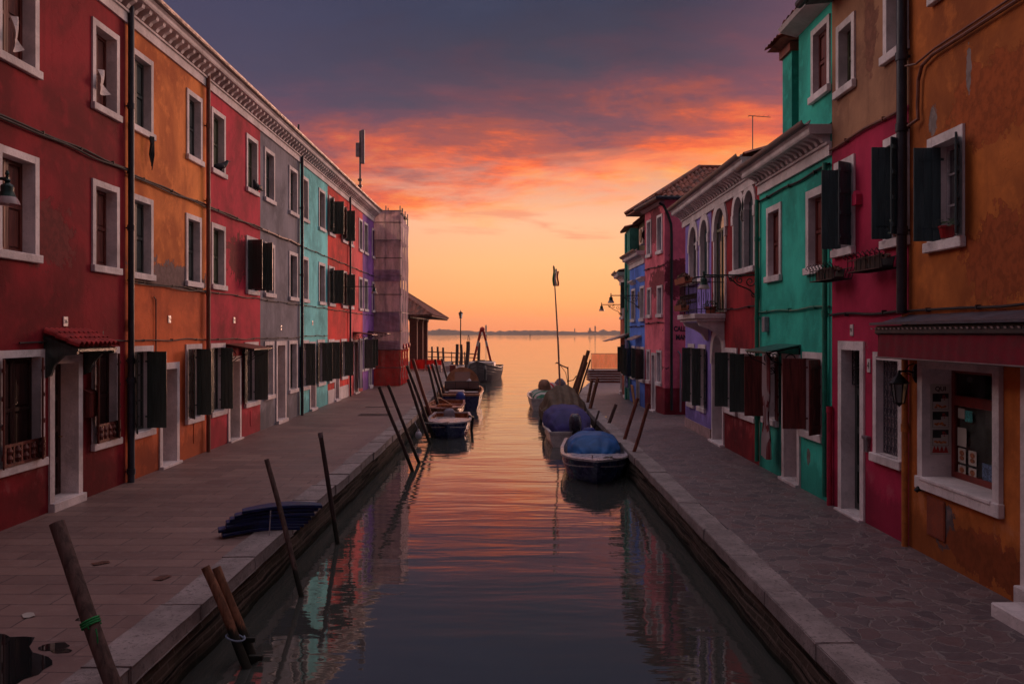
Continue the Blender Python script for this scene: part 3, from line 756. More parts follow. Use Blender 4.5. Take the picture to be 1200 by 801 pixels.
# carmine house
h = LH['crimson_l']
for r_ in (R2, R1): h.window(246.8, 263.3, *r_, 'panel', olive_wood)
h.window(288, 301.5, *R2, 'panel', olive_wood); h.window(288, 301.5, *R1, 'ajar', dkgreen, shutters=[('lo', 84, .62, -.04), ('hi', 100, .5, .02)])
h.window(246, 263, .74, 2.46, 'ajar', dkgreen, shutters=BOTH(92, 172)); h.window(286, 302, .74, 2.46, 'ajar', dkgreen, shutters=BOTH(92, 172))
dr, (u0, u1, z0, z1) = h.door(266.5, 281.8, 2.12, dkgreen, rd=.4, step=.04)
def iron_canopy(h, a, b, z, y1=.75, glassm=None, back=.12, mat=iron):
    mb = MB(); mb.add([(a, .01, z+back), (b, .01, z+back), (b, y1, z), (a, y1, z), (a, .01, z+back+.018), (b, .01, z+back+.018), (b, y1, z+.018), (a, y1, z+.018)],
                      [(0, 3, 2, 1), (4, 5, 6, 7), (0, 1, 5, 4), (1, 2, 6, 5), (2, 3, 7, 6), (3, 0, 4, 7)])
    c = mb.build('door_canopy', glassm or pipe_rust, h.root)
    fb = MB()
    for x in (a+.04, b-.04):
        fb.tube([(x, .02, z+back-.02), (x, y1-.02, z-.015)], .012, 6); fb.tube([(x, .02, z+.08), (x, .02, z-.5)], .012, 6)
        def spiral(cy, cz, r, t0, turns, s=1): return [(x, cy+(r*(1-.75*i/22))*math.cos(t0+s*turns*2*math.pi*i/22), cz+(r*(1-.75*i/22))*math.sin(t0+s*turns*2*math.pi*i/22)) for i in range(23)]
        fb.tube(spiral(.16, z-.12, .14, math.pi, 1.4), .010, 5); fb.tube(spiral(.46, z-.06, .10, math.pi, 1.4, -1), .010, 5)
        fb.tube([(x, .02, z-.48), (x, .10, z-.36), (x, .30, z-.22), (x, .5, z-.14), (x, y1-.03, z-.02)], .011, 6)
        fb.tube(spiral(.12, z-.36, .08, -.5, 1.2, -1), .009, 5)
    fb.tube([(a+.04, y1-.03, z-.012), (b-.04, y1-.03, z-.012)], .012, 6)
    fb.build('bracket', mat, c); return c
iron_canopy(h, h.u(284)-.22, h.u(267)+.22, 2.30, .72)
h.cable(5.60, double=True); h.cable(3.64, r=.013); h.cable(2.55, r=.012)
h.plate(h.u(274), 3.02, '54'); mb = MB(); u_ = h.uu(293, 302); mb.bbox(u_[0], u_[1], .002, .013, .22, .62, .004); h.part(mb, 'meter_hatch', PL['crimson_l'])
# grey house
h = LH['grey']
for r_ in (R2, R1): h.window(309.3, 321.3, *r_, 'panel', slate); h.window(338.2, 348.2, *r_, 'panel', slate)
h.window(309.5, 320.3, .80, 2.46, 'ajar', dkgreen); h.window(338, 347.8, .80, 2.46, 'ajar', dkgreen)
h.door(323, 334.7, 2.46, dkgreen, rd=.4, step=.10)
h.cable(5.58, r=.035, mat=gutter_m); h.cable(3.62, r=.013); h.cable(2.55, r=.012)
h.plate(h.u(329), 2.86, '53'); h.pipe(.06, .0, 8.5, pipe_dark, r=.05)
# turquoise house
h = LH['teal']
for r_ in (R2, R1): h.window(352.6, 360.8, *r_, 'panel', olive_wood); h.window(373, 380.5, *r_, 'panel', olive_wood)
h.window(352.5, 361.3, .78, 2.46, 'ajar', dkgreen, shutters=BOTH(92, 172, .38)); h.window(371.5, 380, .78, 2.46, 'ajar', dkgreen, shutters=BOTH(92, 172, .38))
h.door(362.4, 369.8, 2.40, brown_wood, rd=.4, step=.08)
h.cable(5.56, r=.016); h.cable(3.62, r=.013); h.cable(2.6, r=.012); h.plate(h.u(366), 3.05, '52')
# scarlet
h = LH['scarlet']
for r_ in (R2, R1): h.window(384.8, 391.3, *r_, 'ajar', dkgreen, shutters=[('lo', 88, .55, -.03), ('hi', 150, .5, .05)]); h.window(400.3, 406, *r_, 'ajar', dkgreen, shutters=[('lo', 88, .5, -.03), ('hi', 150, .5, .05)])
h.window(382.9+1.5, 391.2, .78, 2.46, 'ajar', dkgreen, shutters=BOTH(92, 172)); h.window(399.3, 406, .78, 2.46, 'ajar', dkgreen, shutters=BOTH(92, 172))
h.door(391.6, 397.2, 2.42, brown_wood, rd=.4, step=.08); h.cable(5.56, r=.018); h.cable(3.60, r=.014); h.pipe(.05, 0, 8.5, pipe_dark, r=.045)
mb = MB(); mb.box(.004, h.L-.004, .002, .02, 0, .52)
for a, b in [(x[0]-.13, x[1]+.13) for x in h.holes if x[2] < .3]: mb = MB(); mb.box(.004, a, .002, .02, 0, .52); mb.box(b, h.L-.004, .002, .02, 0, .52)
h.part(mb, 'plinth', trim)
# coral
h = LH['coral']
for r_ in (R2, R1): h.window(408.9, 413.2, *r_, 'panel', slate); h.window(420.3, 424.5, *r_, 'panel', slate)
h.window(408.9, 412.6, .9, 2.46, 'ajar', white_wood); h.door(414.5, 419.5, 2.40, brown_wood, step=.06); h.window(421.3, 424.6, .9, 2.46, 'ajar', dkgreen)
h.cable(5.55, r=.018); h.cable(3.58, r=.014)
iron_canopy(h, h.u(420)-.1, h.u(414)+.1, 2.62, .85)
# purple
h = LH['purple']
for r_ in (R2, R1): h.window(426.3, 430.7, *r_, 'panel', slate); h.window(435.6, 439, *r_, 'panel', slate)
h.window(426, 430.6, .9, 2.5, 'ajar', dkgreen, shutters=[('lo', 88, .5, -.03), ('hi', 88, .5, -.03)]); h.window(435.8, 438.2, .9, 2.5, 'ajar', dkgreen, shutters=[('lo', 88, .6, -.03)])
h.door(431.6, 435.2, 2.35, white_wood, step=.14); h.cable(5.55, r=.018); h.cable(3.58, r=.012)
iron_canopy(h, h.u(435.8)-.1, h.u(431)+.1, 2.66, .95)
for k, h in LH.items():
    h.walls(); h.cornice(8.85, hgt=.40, proj=.34, pitch=.30); h.roof(8.80, 1.6, .30)

# ================================================================== right row
RX = 5.04
def yr(px): return RX*1000/(px-600)
PR = {
 'orange': plaster('orange_ochre_plaster', srgb(188, 104, 44), srgb(150, 78, 36), patches=[((RX, 8.9, 5.15), (.5, .9, .45), srgb(168, 82, 38)), ((RX, 8.7, 3.45), (.5, .8, .5), srgb(160, 78, 40)),
       ((RX, 10.22, 5.25), (.2, .10, .2), srgb(138, 120, 116)), ((RX, 9.42, 5.62), (.2, .05, .30), srgb(138, 120, 116)), ((RX, 9.95, .42), (.2, .28, .26), srgb(96, 92, 98)), ((RX, 9.0, .3), (.3, .9, .3), srgb(156, 76, 40))]),
 'magenta': plaster('raspberry_plaster', srgb(168, 32, 70), srgb(140, 26, 58), streak=.15),
 'tan': plaster('tan_render', srgb(156, 112, 84), srgb(132, 90, 70), streak=.5, patches=[((RX, 12.0, 7.0), (.3, .22, .6), srgb(136, 88, 70))]),
 'green': plaster('viridian_plaster', srgb(50, 176, 154), srgb(34, 144, 128), streak=.3, patches=[((RX, 14.5, .6), (.2, .1, .16), srgb(120, 116, 110))]),
 'dkred': plaster('oxblood_plaster', srgb(150, 30, 38), srgb(104, 24, 32), streak=.9),
 'lilac': plaster('lilac_plaster', srgb(142, 124, 196), srgb(120, 104, 172), streak=.15),
 'pink': plaster('old_rose_plaster', srgb(228, 116, 130), srgb(198, 92, 108), patch=srgb(130, 66, 70), patches=[((RX, 29.0, 4.4), (.5, 1.2, .5), srgb(144, 66, 74)), ((RX+.4, 28.2, 4.5), (.5, .4, .7), srgb(138, 60, 70)), ((RX, 29.4, 6.4), (.5, .8, .7), srgb(140, 64, 74))], patch_th=.64),
 'pinkbase': plaster('dark_rose_base_plaster', srgb(140, 32, 50), srgb(110, 26, 40)),
 'blue': plaster('cobalt_blue_plaster', srgb(88, 128, 216), srgb(68, 102, 184)),
 'olive': plaster('stained_olive_render', srgb(92, 78, 54), srgb(64, 54, 42)),
 'rust': plaster('rust_pink_plaster', srgb(178, 96, 76), srgb(140, 70, 60)),
 'sea': plaster('sea_green_plaster', srgb(70, 136, 120), srgb(50, 110, 98)),
}
RH = {}
def rh(k, lab, a, b, H_, bands, depth=7.0):
    RH[k] = House(lab, a, b, H_, depth, bands); return RH[k]
W = -0.02
rh('orange', 'orange ochre shop house nearest on the right with crimson awning and menu window', (RX, -9.0), (RX, yr(1065)), 9.0, [(W, 9.0, PR['orange'])])
rh('magenta', 'raspberry house with tan rendered top storey and iron flower racks under its windows', (RX, yr(1065)), (RX, yr(975)), 7.9, [(W, 5.6, PR['magenta']), (5.6, 7.9, PR['tan'])])
rh('green', 'viridian green house with red brown shutters, chimney and iron canopy', (RX, yr(975)), (RX, yr(890)), 5.95, [(W, 5.95, PR['green'])])
rh('dkred', 'oxblood red house with white arched windows and a small stone balcony', (RX, yr(890)), (RX, yr(833.6)), 6.1, [(W, 6.1, PR['dkred'])])
rh('lilac', 'lilac house with two arched windows at the corner of the alley', (RX, yr(833.6)), (RX, 24.8), 6.1, [(W, 6.1, PR['lilac'])], 6.5)
rh('pink', 'old rose house with hipped tile roof and dark green drainpipe beyond the alley', (RX, 28.2), (4.78, 30.7), 7.1, [(W, .88, PR['pinkbase']), (.88, 7.1, PR['pink'])], 5.0)
rh('blue', 'cobalt blue house with white cornice beyond the old rose house', (4.78, 30.7), (4.72, 34.2), 5.45, [(W, 5.45, PR['blue'])])
rh('sea', 'narrow sea green house with tall drainpipe beyond the blue house', (4.72, 34.2), (4.78, 36.2), 6.9, [(W, 6.9, PR['sea'])])
rh('rust', 'rust pink house with pale cornice last in the right row', (4.78, 36.2), (4.9, 38.6), 5.0, [(W, 5.0, PR['rust'])])

# --- orange shop house
h = RH['orange']
u_ = h.uu(1088, 1131)
h.window(0, 0, 3.66, 5.03, 'ajar', white_wood, wins_u=(h.u(1131), h.u(1089)), fw=.10, shutters=[('hi', 92, .52, -.08), ('lo', 150, .45, .03)], smat=grgreen, rd=.18)
h.window(0, 0, 6.60, 8.1, 'ajar', white_wood, wins_u=(h.u(1094)-.95, h.u(1094)), fw=.10)
h.window(0, 0, 3.66, 5.03, 'ajar', white_wood, wins_u=(13.4, 14.4), fw=.10, shutters=[('hi', 140, .5, .03), ('lo', 140, .5, .03)], smat=grgreen)
# shop window
ua, ub = h.u(1176), h.u(1079.5); fw = .11; u0, u1, z0, z1 = ua+fw, ub-fw, .95, 2.29; rd = .36
h.holes.append((u0, u1, z0, z1))
sash = simple('red_painted_sash', srgb(120, 46, 40), .4)
w = MB(); y = -rd+.05
for a, b in ((u0+.012, u0+.08), (u1-.08, u1-.012)): w.box(a, b, y-.05, y, z0+.007, z1-.013)
w.box(u0+.08, u1-.08, y-.05, y-.001, z0+.007, z0+.08); w.box(u0+.08, u1-.08, y-.05, y-.001, z1-.07, z1-.013); w.box(u0+.08, u1-.08, y-.05, y-.001, 1.83, 1.95)
sw = w.build('shop_window', sash, h.root)
g = MB(); g.add([(u0+.07, y-.026, z0+.05), (u1-.07, y-.026, z0+.05), (u1-.07, y-.026, z1-.05), (u0+.07, y-.026, z1-.05)], [(3, 2, 1, 0)]); 
gm, tt, pp = new_mat('shop_glass'); pp.inputs['Base Color'].default_value = (.9, .9, .9, 1); pp.inputs['Roughness'].default_value = .03; fr_ = tt.node('ShaderNodeFresnel'); fr_.inputs[0].default_value = 1.5; ms_ = tt.node('ShaderNodeMixShader'); tb_ = tt.node('ShaderNodeBsdfTransparent'); tb_.inputs[0].default_value = (.8, .85, .85, 1); gl_ = tt.node('ShaderNodeBsdfGlossy'); gl_.inputs['Roughness'].default_value = .02; tt.l.new(fr_.outputs[0], ms_.inputs[0]); tt.l.new(tb_.outputs[0], ms_.inputs[1]); tt.l.new(gl_.outputs[0], ms_.inputs[2]); tt.l.new(ms_.outputs[0], gm.node_tree.nodes['Material Output'].inputs[0])
g.build('pane', gm, sw, fix=False)
bl = MB(); n = 44
for i in range(n):
    z = z0+.09+(1.83-z0-.10)*i/n; bl.add([(u0+.08, y-.072, z), (u1-.08, y-.072, z), (u1-.08, y-.06, z+.0185), (u0+.08, y-.06, z+.0185)], [(0, 1, 2, 3)])
bl.build('blind', simple('grey_blind', srgb(170, 182, 178), .5), sw)
inn = MB(); inn.box(u0, u1, -rd-.5, -rd-.48, z0-.2, z1+.1); inn.build('back_panel', simple('dim_shop_interior', srgb(58, 56, 56), .8), sw)
h.frame(u0, u1, z0, z1, fw, rd, parent=sw, sillh=.15, proud=.05)
fs_ = MB(); fs_.bbox(u0-.002, u1+.002, -rd+.07, .09, z0-.03, z0+.008, .004); fs_.build('sill_slab', trim, sw)
# poster on the far reveal: faces the camera (towards -u)
paper = simple('menu_paper', srgb(176, 168, 160), .5, var=.04, bump=0); dkp = simple('print_dark', srgb(40, 36, 38), .5, var=.5, scale=30, bump=0); food = simple('print_food', srgb(190, 110, 60), .5, var=.6, scale=60, bump=0); redp = simple('print_red', srgb(170, 40, 40), .5, bump=0)
blackp = simple('black_lettering', (.01, .01, .01), .5)
pb = MB(); px_ = u1-.0125; ya, yb2 = -.06, -.28
pb.box(px_-.004, px_-.001, -.30, -.05, 1.22, 2.08)
po = pb.build('poster', paper, h.root)
Mp = Matrix(((0, 0, -1, 0), (-1, 0, 0, 0), (0, 1, 0, 0), (0, 0, 0, 1)))   # text x -> -y, y -> z, normal -> -u
text_mesh('QUI', .075, 'lettering', blackp, po, Matrix.Translation((px_-.006, -.175, 2.02)) @ Mp, .0008, bold=.002)
for i, zt in enumerate((1.965, 1.745, 1.525)):
    q1 = MB(); q1.box(px_-.0062, px_-.0045, -.272, -.078, zt-.195, zt); q1.build('picture', dkp, po)
    q2 = MB(); q2.box(px_-.0078, px_-.0065, -.268, -.082, zt-.191, zt-.1); q2.box(px_-.0078, px_-.0065, -.268, -.18, zt-.1, zt-.06); q2.build('picture', paper, po)
    q3 = MB()
    for k in range(7): q3.sphere((px_-.008, -.11-.02*k+rnd.uniform(-.008, .008), zt-.15+rnd.uniform(-.02, .015)), .018, 8, 5, (.12, 1.1, .7))
    q3.build('picture', food, po)
    q4 = MB(); q4.sphere((px_-.0075, -.125, zt-.04), .035, 12, 6, (.1, 1, 1)); q4.build('picture', blackp, po)
    q5 = MB()
    for k in range(5): q5.sphere((px_-.0085, -.205-.014*(k % 3), zt-.03-.022*(k//2)), .009, 6, 5, (.12, 1, 1))
    q5.build('picture', redp, po)
q = MB()
for k, yy in enumerate((-.1, -.14, -.19, -.24)): q.prism([(yy-.028, 1.245), (yy+.028, 1.245), (yy+.018, 1.285), (yy, 1.33), (yy-.018, 1.285)], 'x', px_-.0065, px_-.0045)
q.build('picture', redp, po)
# pictures stuck inside the glass
def sheet(u, z, w_, h_, mat, yy=-.021):
    s_ = MB(); s_.box(u-w_/2, u+w_/2, y+yy, y+yy+.003, z-h_/2, z+h_/2); return s_.build('picture', mat, sw)
teal_p = simple('print_teal', srgb(70, 160, 160), .5, var=.5, scale=40, bump=0); blue_p = simple('print_blue', srgb(90, 110, 140), .5, var=.6, scale=50, bump=0)
U = lambda f: u1-.08-(u1-u0-.16)*f          # 0 = far side of the glass, 1 = near side
for f, z, w_, h_, m_ in ((.09, 1.74, .15, .12, paper), (.21, 1.72, .16, .13, teal_p), (.10, 1.46, .2, .22, paper)): sheet(U(f), z, w_, h_, m_)
burger = simple('print_burger', srgb(150, 90, 60), .5, var=.5, scale=50, bump=0)
for f, z in ((.10, 1.24), (.27, 1.24), (.10, 1.02+.02), (.27, 1.02+.02)):
    sheet(U(f), z, .17, .17, paper); b_ = MB(); b_.sphere((U(f), y-.017, z+.03), .055, 12, 6, (1, .05, .6)); b_.sphere((U(f), y-.017, z-.03), .055, 12, 6, (1, .05, .5)); b_.build('picture', burger, sw)
sheet(U(.50), 1.09, .22, .26, blue_p); sheet(U(.63), 1.06, .06, .22, food)
text_mesh('100', .085, 'lettering', simple('faint_lettering', srgb(110, 104, 100), .5), sw, Matrix.Translation((U(.22), y-.019, 2.15)) @ Matrix(((-1, 0, 0, 0), (0, 0, 1, 0), (0, 1, 0, 0), (0, 0, 0, 1))), .001)
# awning
aw = MB(); a, b = u0-3.0, h.L+.10; a = max(a, .4)
aw.prism([(.002, 2.93), (.30, 2.84), (.46, 2.83), (.46, 2.80), (.30, 2.80), (.002, 2.86)], 'x', a, b)
A = aw.build('awning', simple('grey_awning_hood', srgb(74, 70, 82), .45), h.root)
fb = MB(); n = int((b-a)/.11)
fb.prism([(.03, 2.79), (.40, 2.79), (.42, 2.70), (.36, 2.66), (.03, 2.66)], 'x', a+.10, b-.06); fb.build('roller', simple('dark_awning_roller', srgb(34, 26, 30), .5), A)
sc = MB()
for i in range(n): x = a+.13+i*.11; sc.prism([(x, 2.745), (x+.035, 2.745), (x+.055, 2.765), (x+.02, 2.765)], 'y', .415, .424)
sc.build('edging', simple('pale_edging', srgb(150, 130, 132), .6), A)
vb = MB(); n = 90
vb.grid(lambda s_, t_: (a+.10+(b-a-.2)*s_, .385+.003*math.sin(s_*130)+.02*(1-t_), 2.70-.30*(1-t_)*(1)-.004*math.sin(s_*210)), 160, 4)
vb.grid(lambda s_, t_: (a+.10+(b-a-.2)*s_, .380+.003*math.sin(s_*130)+.02*(1-t_), 2.70-.30*(1-t_)*(1)-.004*math.sin(s_*210)), 160, 4)
vb.box(b-.102, b-.098, .03, .39, 2.41, 2.68)
vb.build('valance', simple('crimson_awning_cloth', srgb(112, 14, 34), .8), A)
hm = MB(); hm.tube([(a+.1, .41, 2.395), (b-.1, .41, 2.395)], .010, 6); hm.build('hem_bar', gutter_m, A)
# hatch, spout, pipes and cables on the orange wall
hb = MB(); u_ = h.uu(1087.5, 1108.5); hb.bbox(u_[0], u_[1], .002, .018, .27, .74, .005); hb.box(u_[0]+.02, u_[1]-.02, .018, .022, .29, .72); h.part(hb, 'meter_hatch', simple('terracotta_hatch', srgb(140, 66, 44), .6))
sb = MB(); us = h.u(1083.5); sb.tube([(us, .0, .80), (us, .08, .80), (us, .11, .77)], [.035, .035, .028], 10); h.part(sb, 'vent_spout', iron)
cb = MB(); cb.tube([(12.4, .05, 5.96), (14.2, .05, 5.99), (16.2, .05, 5.97), (h.L-.72, .05, 6.0), (h.L-.45, .05, 5.95), (h.L-.36, .05, 5.8), (h.L-.34, .05, 5.45), (h.L-.38, .06, 5.32), (h.L-.2, .1, 5.28)], .022, 7); cb.tube([(12.4, .03, 6.05), (14.2, .03, 6.07), (16.2, .03, 6.05), (h.L-.72, .03, 6.07), (h.L-.3, .05, 6.02), (h.L-.12, .1, 6.05)], .014, 6); h.part(cb, 'cable', pipe_rust)
h.cable(2.98, r=.016); h.pipe(h.L-.02, 2.95, 9.0, pipe_dark, r=.065, y=.10, joints=(5.3, 6.2, 4.0)); h.pipe(h.L-.02, 0, 2.94, simple('ochre_painted_pipe', srgb(176, 104, 48), .6), r=.04, y=.06, joints=(1.5,))
dr, _ = h.door(0, 0, 2.5, redbrown, wins_u=(h.u(1199)-1.15, h.u(1199)), rd=.3, step=.22)
st = MB(); st.bbox(h.u(1199)-1.6, 17.17, .003, .46, -.02, .13, .012); h.part(st, 'doorstep', trim)
h.walls(); h.roof(9.0, 1.4, .35)

# --- raspberry house
h = RH['magenta']
h.window(981.5, 1003, 6.30, 7.42, 'panel', olive_wood, rd=.14, sill=True)
h.window(0, 0, 6.30, 7.42, 'panel', olive_wood, wins_u=(h.u(1066)+.02, h.u(1037)), rd=.28)
h.window(979, 1002.5, 3.86, 5.33, 'ajar', white_wood, shutters=[('hi', 92, .5, -.04), ('lo', 125, .5, .03)], smat=grgreen, rd=.18)
h.window(1037, 1066, 3.82, 5.30, 'ajar', white_wood, shutters=[('hi', 92, .5, -.04), ('lo', 118, .45, .03)], smat=grgreen, rd=.18)
dr, (u0, u1, z0, z1) = h.door(984, 1014, 2.58, dkgreen, rd=.22, step=.03)
tr = MB()
def grille(mb, u0, u1, z0, z1, y, nx, nz, r=.008):
    for i in range(nx+1): x = u0+(u1-u0)*i/nx; mb.tube([(x, y, z0), (x, y, z1)], r, 5)
    for j in range(nz+1): z = z0+(z1-z0)*j/nz; mb.tube([(u0, y, z), (u1, y, z)], r, 5)
    cw, ch = (u1-u0)/nx, (z1-z0)/nz
    for i in range(nx):
        for j in range(nz):
            cx, cz = u0+(i+.5)*cw, z0+(j+.5)*ch
            for sg in (-1, 1):
                pts = [(cx+sg*(cw*.36*(1-.7*k/12))*math.cos(-1.5+k*.5), y+.004, cz+sg*ch*.22+(ch*.24*(1-.7*k/12))*math.sin(-1.5+k*.5)) for k in range(13)]
                mb.tube(pts, r*.7, 4, cap=False)
grille(tr, u0+.02, u1-.02, 1.92, z1-.02, -.14, 4, 2); tr.build('transom_grille', iron, dr)
wn, (u0, u1, z0, z1) = h.window(1025, 1059, .93, 2.44, 'ajar', white_wood, rd=.28)
gr = MB(); grille(gr, u0+.02, u1-.02, z0+.02, z1-.02, -.08, 6, 5); gr.build('grille', simple('grey_ironwork', srgb(84, 78, 88), .5, metal=.4), wn)
h.plate(h.u(999), 2.74, '91', .11, .17, .08); h.plate(h.u(1019), 2.24, '4', .10, .19, .14)
ms = MB(); um = h.u(1018); ms.bbox(um-.06, um+.06, .002, .05, 1.02, 1.24, .01); ms.bbox(um-.09, um+.09, .002, .07, 1.20, 1.25, .008); h.part(ms, 'letter_slot', simple('steel_letter_slot', srgb(130, 120, 126), .35, metal=.6))
sg_ = MB(); us = h.u(1003)-.15; sg_.prism([(us-.08, 4.55), (us+.08, 4.55), (us+.08, 4.70), (us, 4.76), (us-.08, 4.70)], 'y', .0, .09); h.part(sg_, 'vent_cover', PR['magenta'])
h.cable(2.98, r=.02, u1=h.L-.02); h.cable(5.58, r=.022, mat=pipe_rust); h.pipe(h.L-.05, 0, 1.55, simple('raspberry_painted_pipe', srgb(160, 34, 62), .5), r=.04, y=.06, joints=(1.5,))
# flower racks
def rack(h, u0, u1, z, y0=.06, y1=.34):
    mb = MB()
    for (yy, zz) in ((y0, z), (y1, z), (y1, z+.16), (y0, z+.16)): mb.tube([(u0, yy, zz), (u1, yy, zz)], .009, 5)
    n = max(5, int((u1-u0)/.13))
    for i in range(n+1):
        x = u0+(u1-u0)*i/n; mb.tube([(x, .01, z+.17), (x, y0, z), (x, y1, z), (x, y1, z+.2), (x, y1+.04, z+.25), (x, y1+.07, z+.2), (x, y1+.03, z+.18)], .007, 5)
    return mb.build('flower_rack', iron, h.root)
rk1 = rack(h, h.u(1003)+.02, h.L+.02, 3.50); rk2 = rack(h, h.u(1062), h.u(1022), 3.54)
h.walls()
eb = MB(); eb.prism([(-.0, 7.9), (.42, 7.86), (.42, 7.93), (.0, 8.0)], 'x', .003, h.L-.003); h.part(eb, 'eave', simple('dark_eave_board', srgb(50, 40, 42), .6)); g = MB(); g.tube([(.0, .47, 7.93), (h.L+.15, .47, 7.93)], .07, 10); h.part(g, 'gutter', pipe_dark); h.roof(8.02, 1.2, .38)

# --- green house
h = RH['green']
h.window(899.5, 916.5, 3.68, 5.15, 'panel', redbrown, rd=.11, fw=.10); h.window(946, 969, 3.68, 5.10, 'panel', redbrown, rd=.12, fw=.12)
w1, _ = h.window(0, 0, .92, 2.36, 'ajar', white_wood, wins_u=(h.u(913), h.u(896)), shutters=[('hi', 95, .55, .02), ('lo', 170, .4, .04)], smat=redbrown, rd=.2)
w2, _ = h.window(942, 966, .92, 2.38, 'ajar', white_wood, shutters=[('hi', 100, .5, .0), ('lo', 130, .42, .03)], smat=redbrown, rd=.24)
dr, (u0, u1, z0, z1) = h.door(917.5, 938.5, 2.32, brown_wood, rd=.5, step=.05)
iron_canopy(h, h.u(939), h.u(915)+.2, 2.36, .62, simple('green_tin_canopy', srgb(40, 92, 84), .4))
for u_ in (h.L-.06, .12): h.pipe(u_, .1, 5.4, simple('green_painted_pipe', srgb(24, 116, 96), .45), r=.042, y=.07, joints=(1.0, 3.0, 4.6))
mb = MB(); um = h.u(900); mb.bbox(um-.09, um+.09, .002, .10, 2.72, 3.02, .01); h.part(mb, 'meter_box', simple('grey_meter_box', srgb(140, 134, 140), .5))
h.cable(3.12, r=.02, mat=simple('green_painted_pipe', srgb(24, 116, 96), .45)); h.cable(5.36, r=.02, mat=iron)
mb = MB(); um = h.u(937); mb.prism([(um-.10, 1.12), (um+.10, 1.12), (um+.13, 1.46), (um-.13, 1.46)], 'y', .05, .17); h.part(mb, 'mailbox', iron)
h.walls(); h.cornice(6.0, hgt=.34, proj=.36, pitch=.24)
# upper storey set on the southern half + chimney
ut = h.u(936)
ub_ = MB(); a, b = .003, ut
W_ = h.window
H2 = House('x', (RX, yr(975)), (RX, yr(936)), 8.0, 5.0, [(6.02, 8.05, PR['green'])]); 
wu = H2.uu(952, 974)
H2.window(0, 0, 6.52, 7.75, 'panel', redbrown, wins_u=(max(wu[0], .05), wu[1]), rd=.10, fw=.09); H2.walls(); H2.roof(8.1, .9, .3)
eb = MB(); eb.prism([(.001, 7.92), (.30, 8.0), (.34, 8.06), (.001, 8.10)], 'x', .01, H2.L+.1); H2.part(eb, 'cornice', trim)
for ch in list(H2.root.children): ch.parent = h.root; ch.name = {'wall': 'upper_wall', 'roof': 'upper_roof'}.get(ch.name.split('.')[0], ch.name)
bpy.data.objects.remove(H2.root)
c0, c1 = ut+.28, ut+.80
cm = MB(); cm.box(c0, c1, -.55, .0+.03, 6.0, 7.75); ch = h.part(cm, 'chimney', PR['green'])
cc = MB(); cc.box(c0-.05, c1+.05, -.6, .08, 7.75, 7.90); cc.build('chimney_band', simple('terracotta_band', srgb(130, 66, 52), .7), ch)
cc = MB(); n = 5
for i in range(n):
    x = c0-.16+i*(c1-c0+.32)/n; w_ = (c1-c0+.32)/n
    for sgn in (-1, 1):
        y0_, y1_ = -.26, (-.26+sgn*.58)
        for k in range(4):
            f0, f1 = k/4, (k+1)/4; ha, hb = .04*math.sin(math.pi*f0), .04*math.sin(math.pi*f1)
            cc.add([(x+w_*f0, y0_, 8.22+ha), (x+w_*f1, y0_, 8.22+hb), (x+w_*f1, y1_, 7.97+hb), (x+w_*f0, y1_, 7.97+ha)], [(0, 1, 2, 3)])
cc.prism([(-.78, 7.93), (-.26, 8.19), (.28, 7.93)], 'x', c0-.14, c1+.14); cc.build('chimney_cap', roof_tile, ch)
rf = MB()
H3 = House('x', (RX, yr(936)), (RX, yr(890)), 6, 7.0, []); H3.roof(6.05, .9, .32, ridge=-3)
for ch in list(H3.root.children): ch.parent = h.root; ch.location = (ut, 0, 0)
bpy.data.objects.remove(H3.root)

# --- oxblood house
h = RH['dkred']
ua, ub = h.uu(859.5, 873.5), h.uu(872.5, 886)
a0, a1 = h.u(886.5), h.u(859.5); mid = (a0+a1)/2
h.arched_window(a0+.12, mid-.06, 4.10, 5.72, 'wood', grgreen, sill=False); h.arched_window(mid+.06, a1-.12, 4.10, 5.72, 'wood', grgreen, sill=False)
sb = MB(); sb.bbox(a0-.05, a1+.05, .002, .10, 3.97, 4.095, .01); h.part(sb, 'sill', trim)
b0, b1 = h.u(852), h.u(837)
h.arched_window(b0+.12, b1-.10, 3.20, 5.72, 'glass', simple('pale_green_sash', srgb(120, 120, 96), .5), sill=False, rd=.06)
h.window(869, 886.5, .84, 2.36, 'ajar', dkgreen, shutters=[('hi', 98, .33, -.03), ('lo', 172, .42, .03)]); h.window(850, 864.5, .84, 2.36, 'ajar', dkgreen, shutters=[('hi', 98, .33, -.03), ('lo', 172, .42, .03)])
d0, d1 = h.u(849), h.u(835); h.holes.append((d0+.1, d1-.1, .05, 2.66))
db = MB(); db.box(d0+.11, d1-.11, -.42, -.38, .05, 2.65); db.box(d0+.16, d0+.22, -.38, -.36, .1, 2.2); db.box(d1-.22, d1-.16, -.38, -.36, .1, 2.2); db.box(d0+.22, d1-.22, -.38, -.361, 1.0, 1.1)
dd = db.build('door', simple('grey_painted_door', srgb(130, 122, 134), .5), h.root); h.arch_frame(d0+.1, d1-.1, .05, 2.66, rd=.4, parent=dd, name='door_frame'); tb = MB(); tb.bbox(d0-.02, d1+.02, -.4, .12, -.02, .05, .008); tb.build('threshold', trim, dd)
mb = MB(); mb.bbox(d0-.30, d0-.06, .002, .10, 1.30, 1.62, .01); h.part(mb, 'mailbox', simple('steel_letter_slot', srgb(130, 120, 126), .35, metal=.6)) if False else None
h.cable(3.25, r=.014); h.walls(); h.cornice(6.30, hgt=.36, proj=.36, pitch=.24); h.roof(6.35, 1.1, .3)
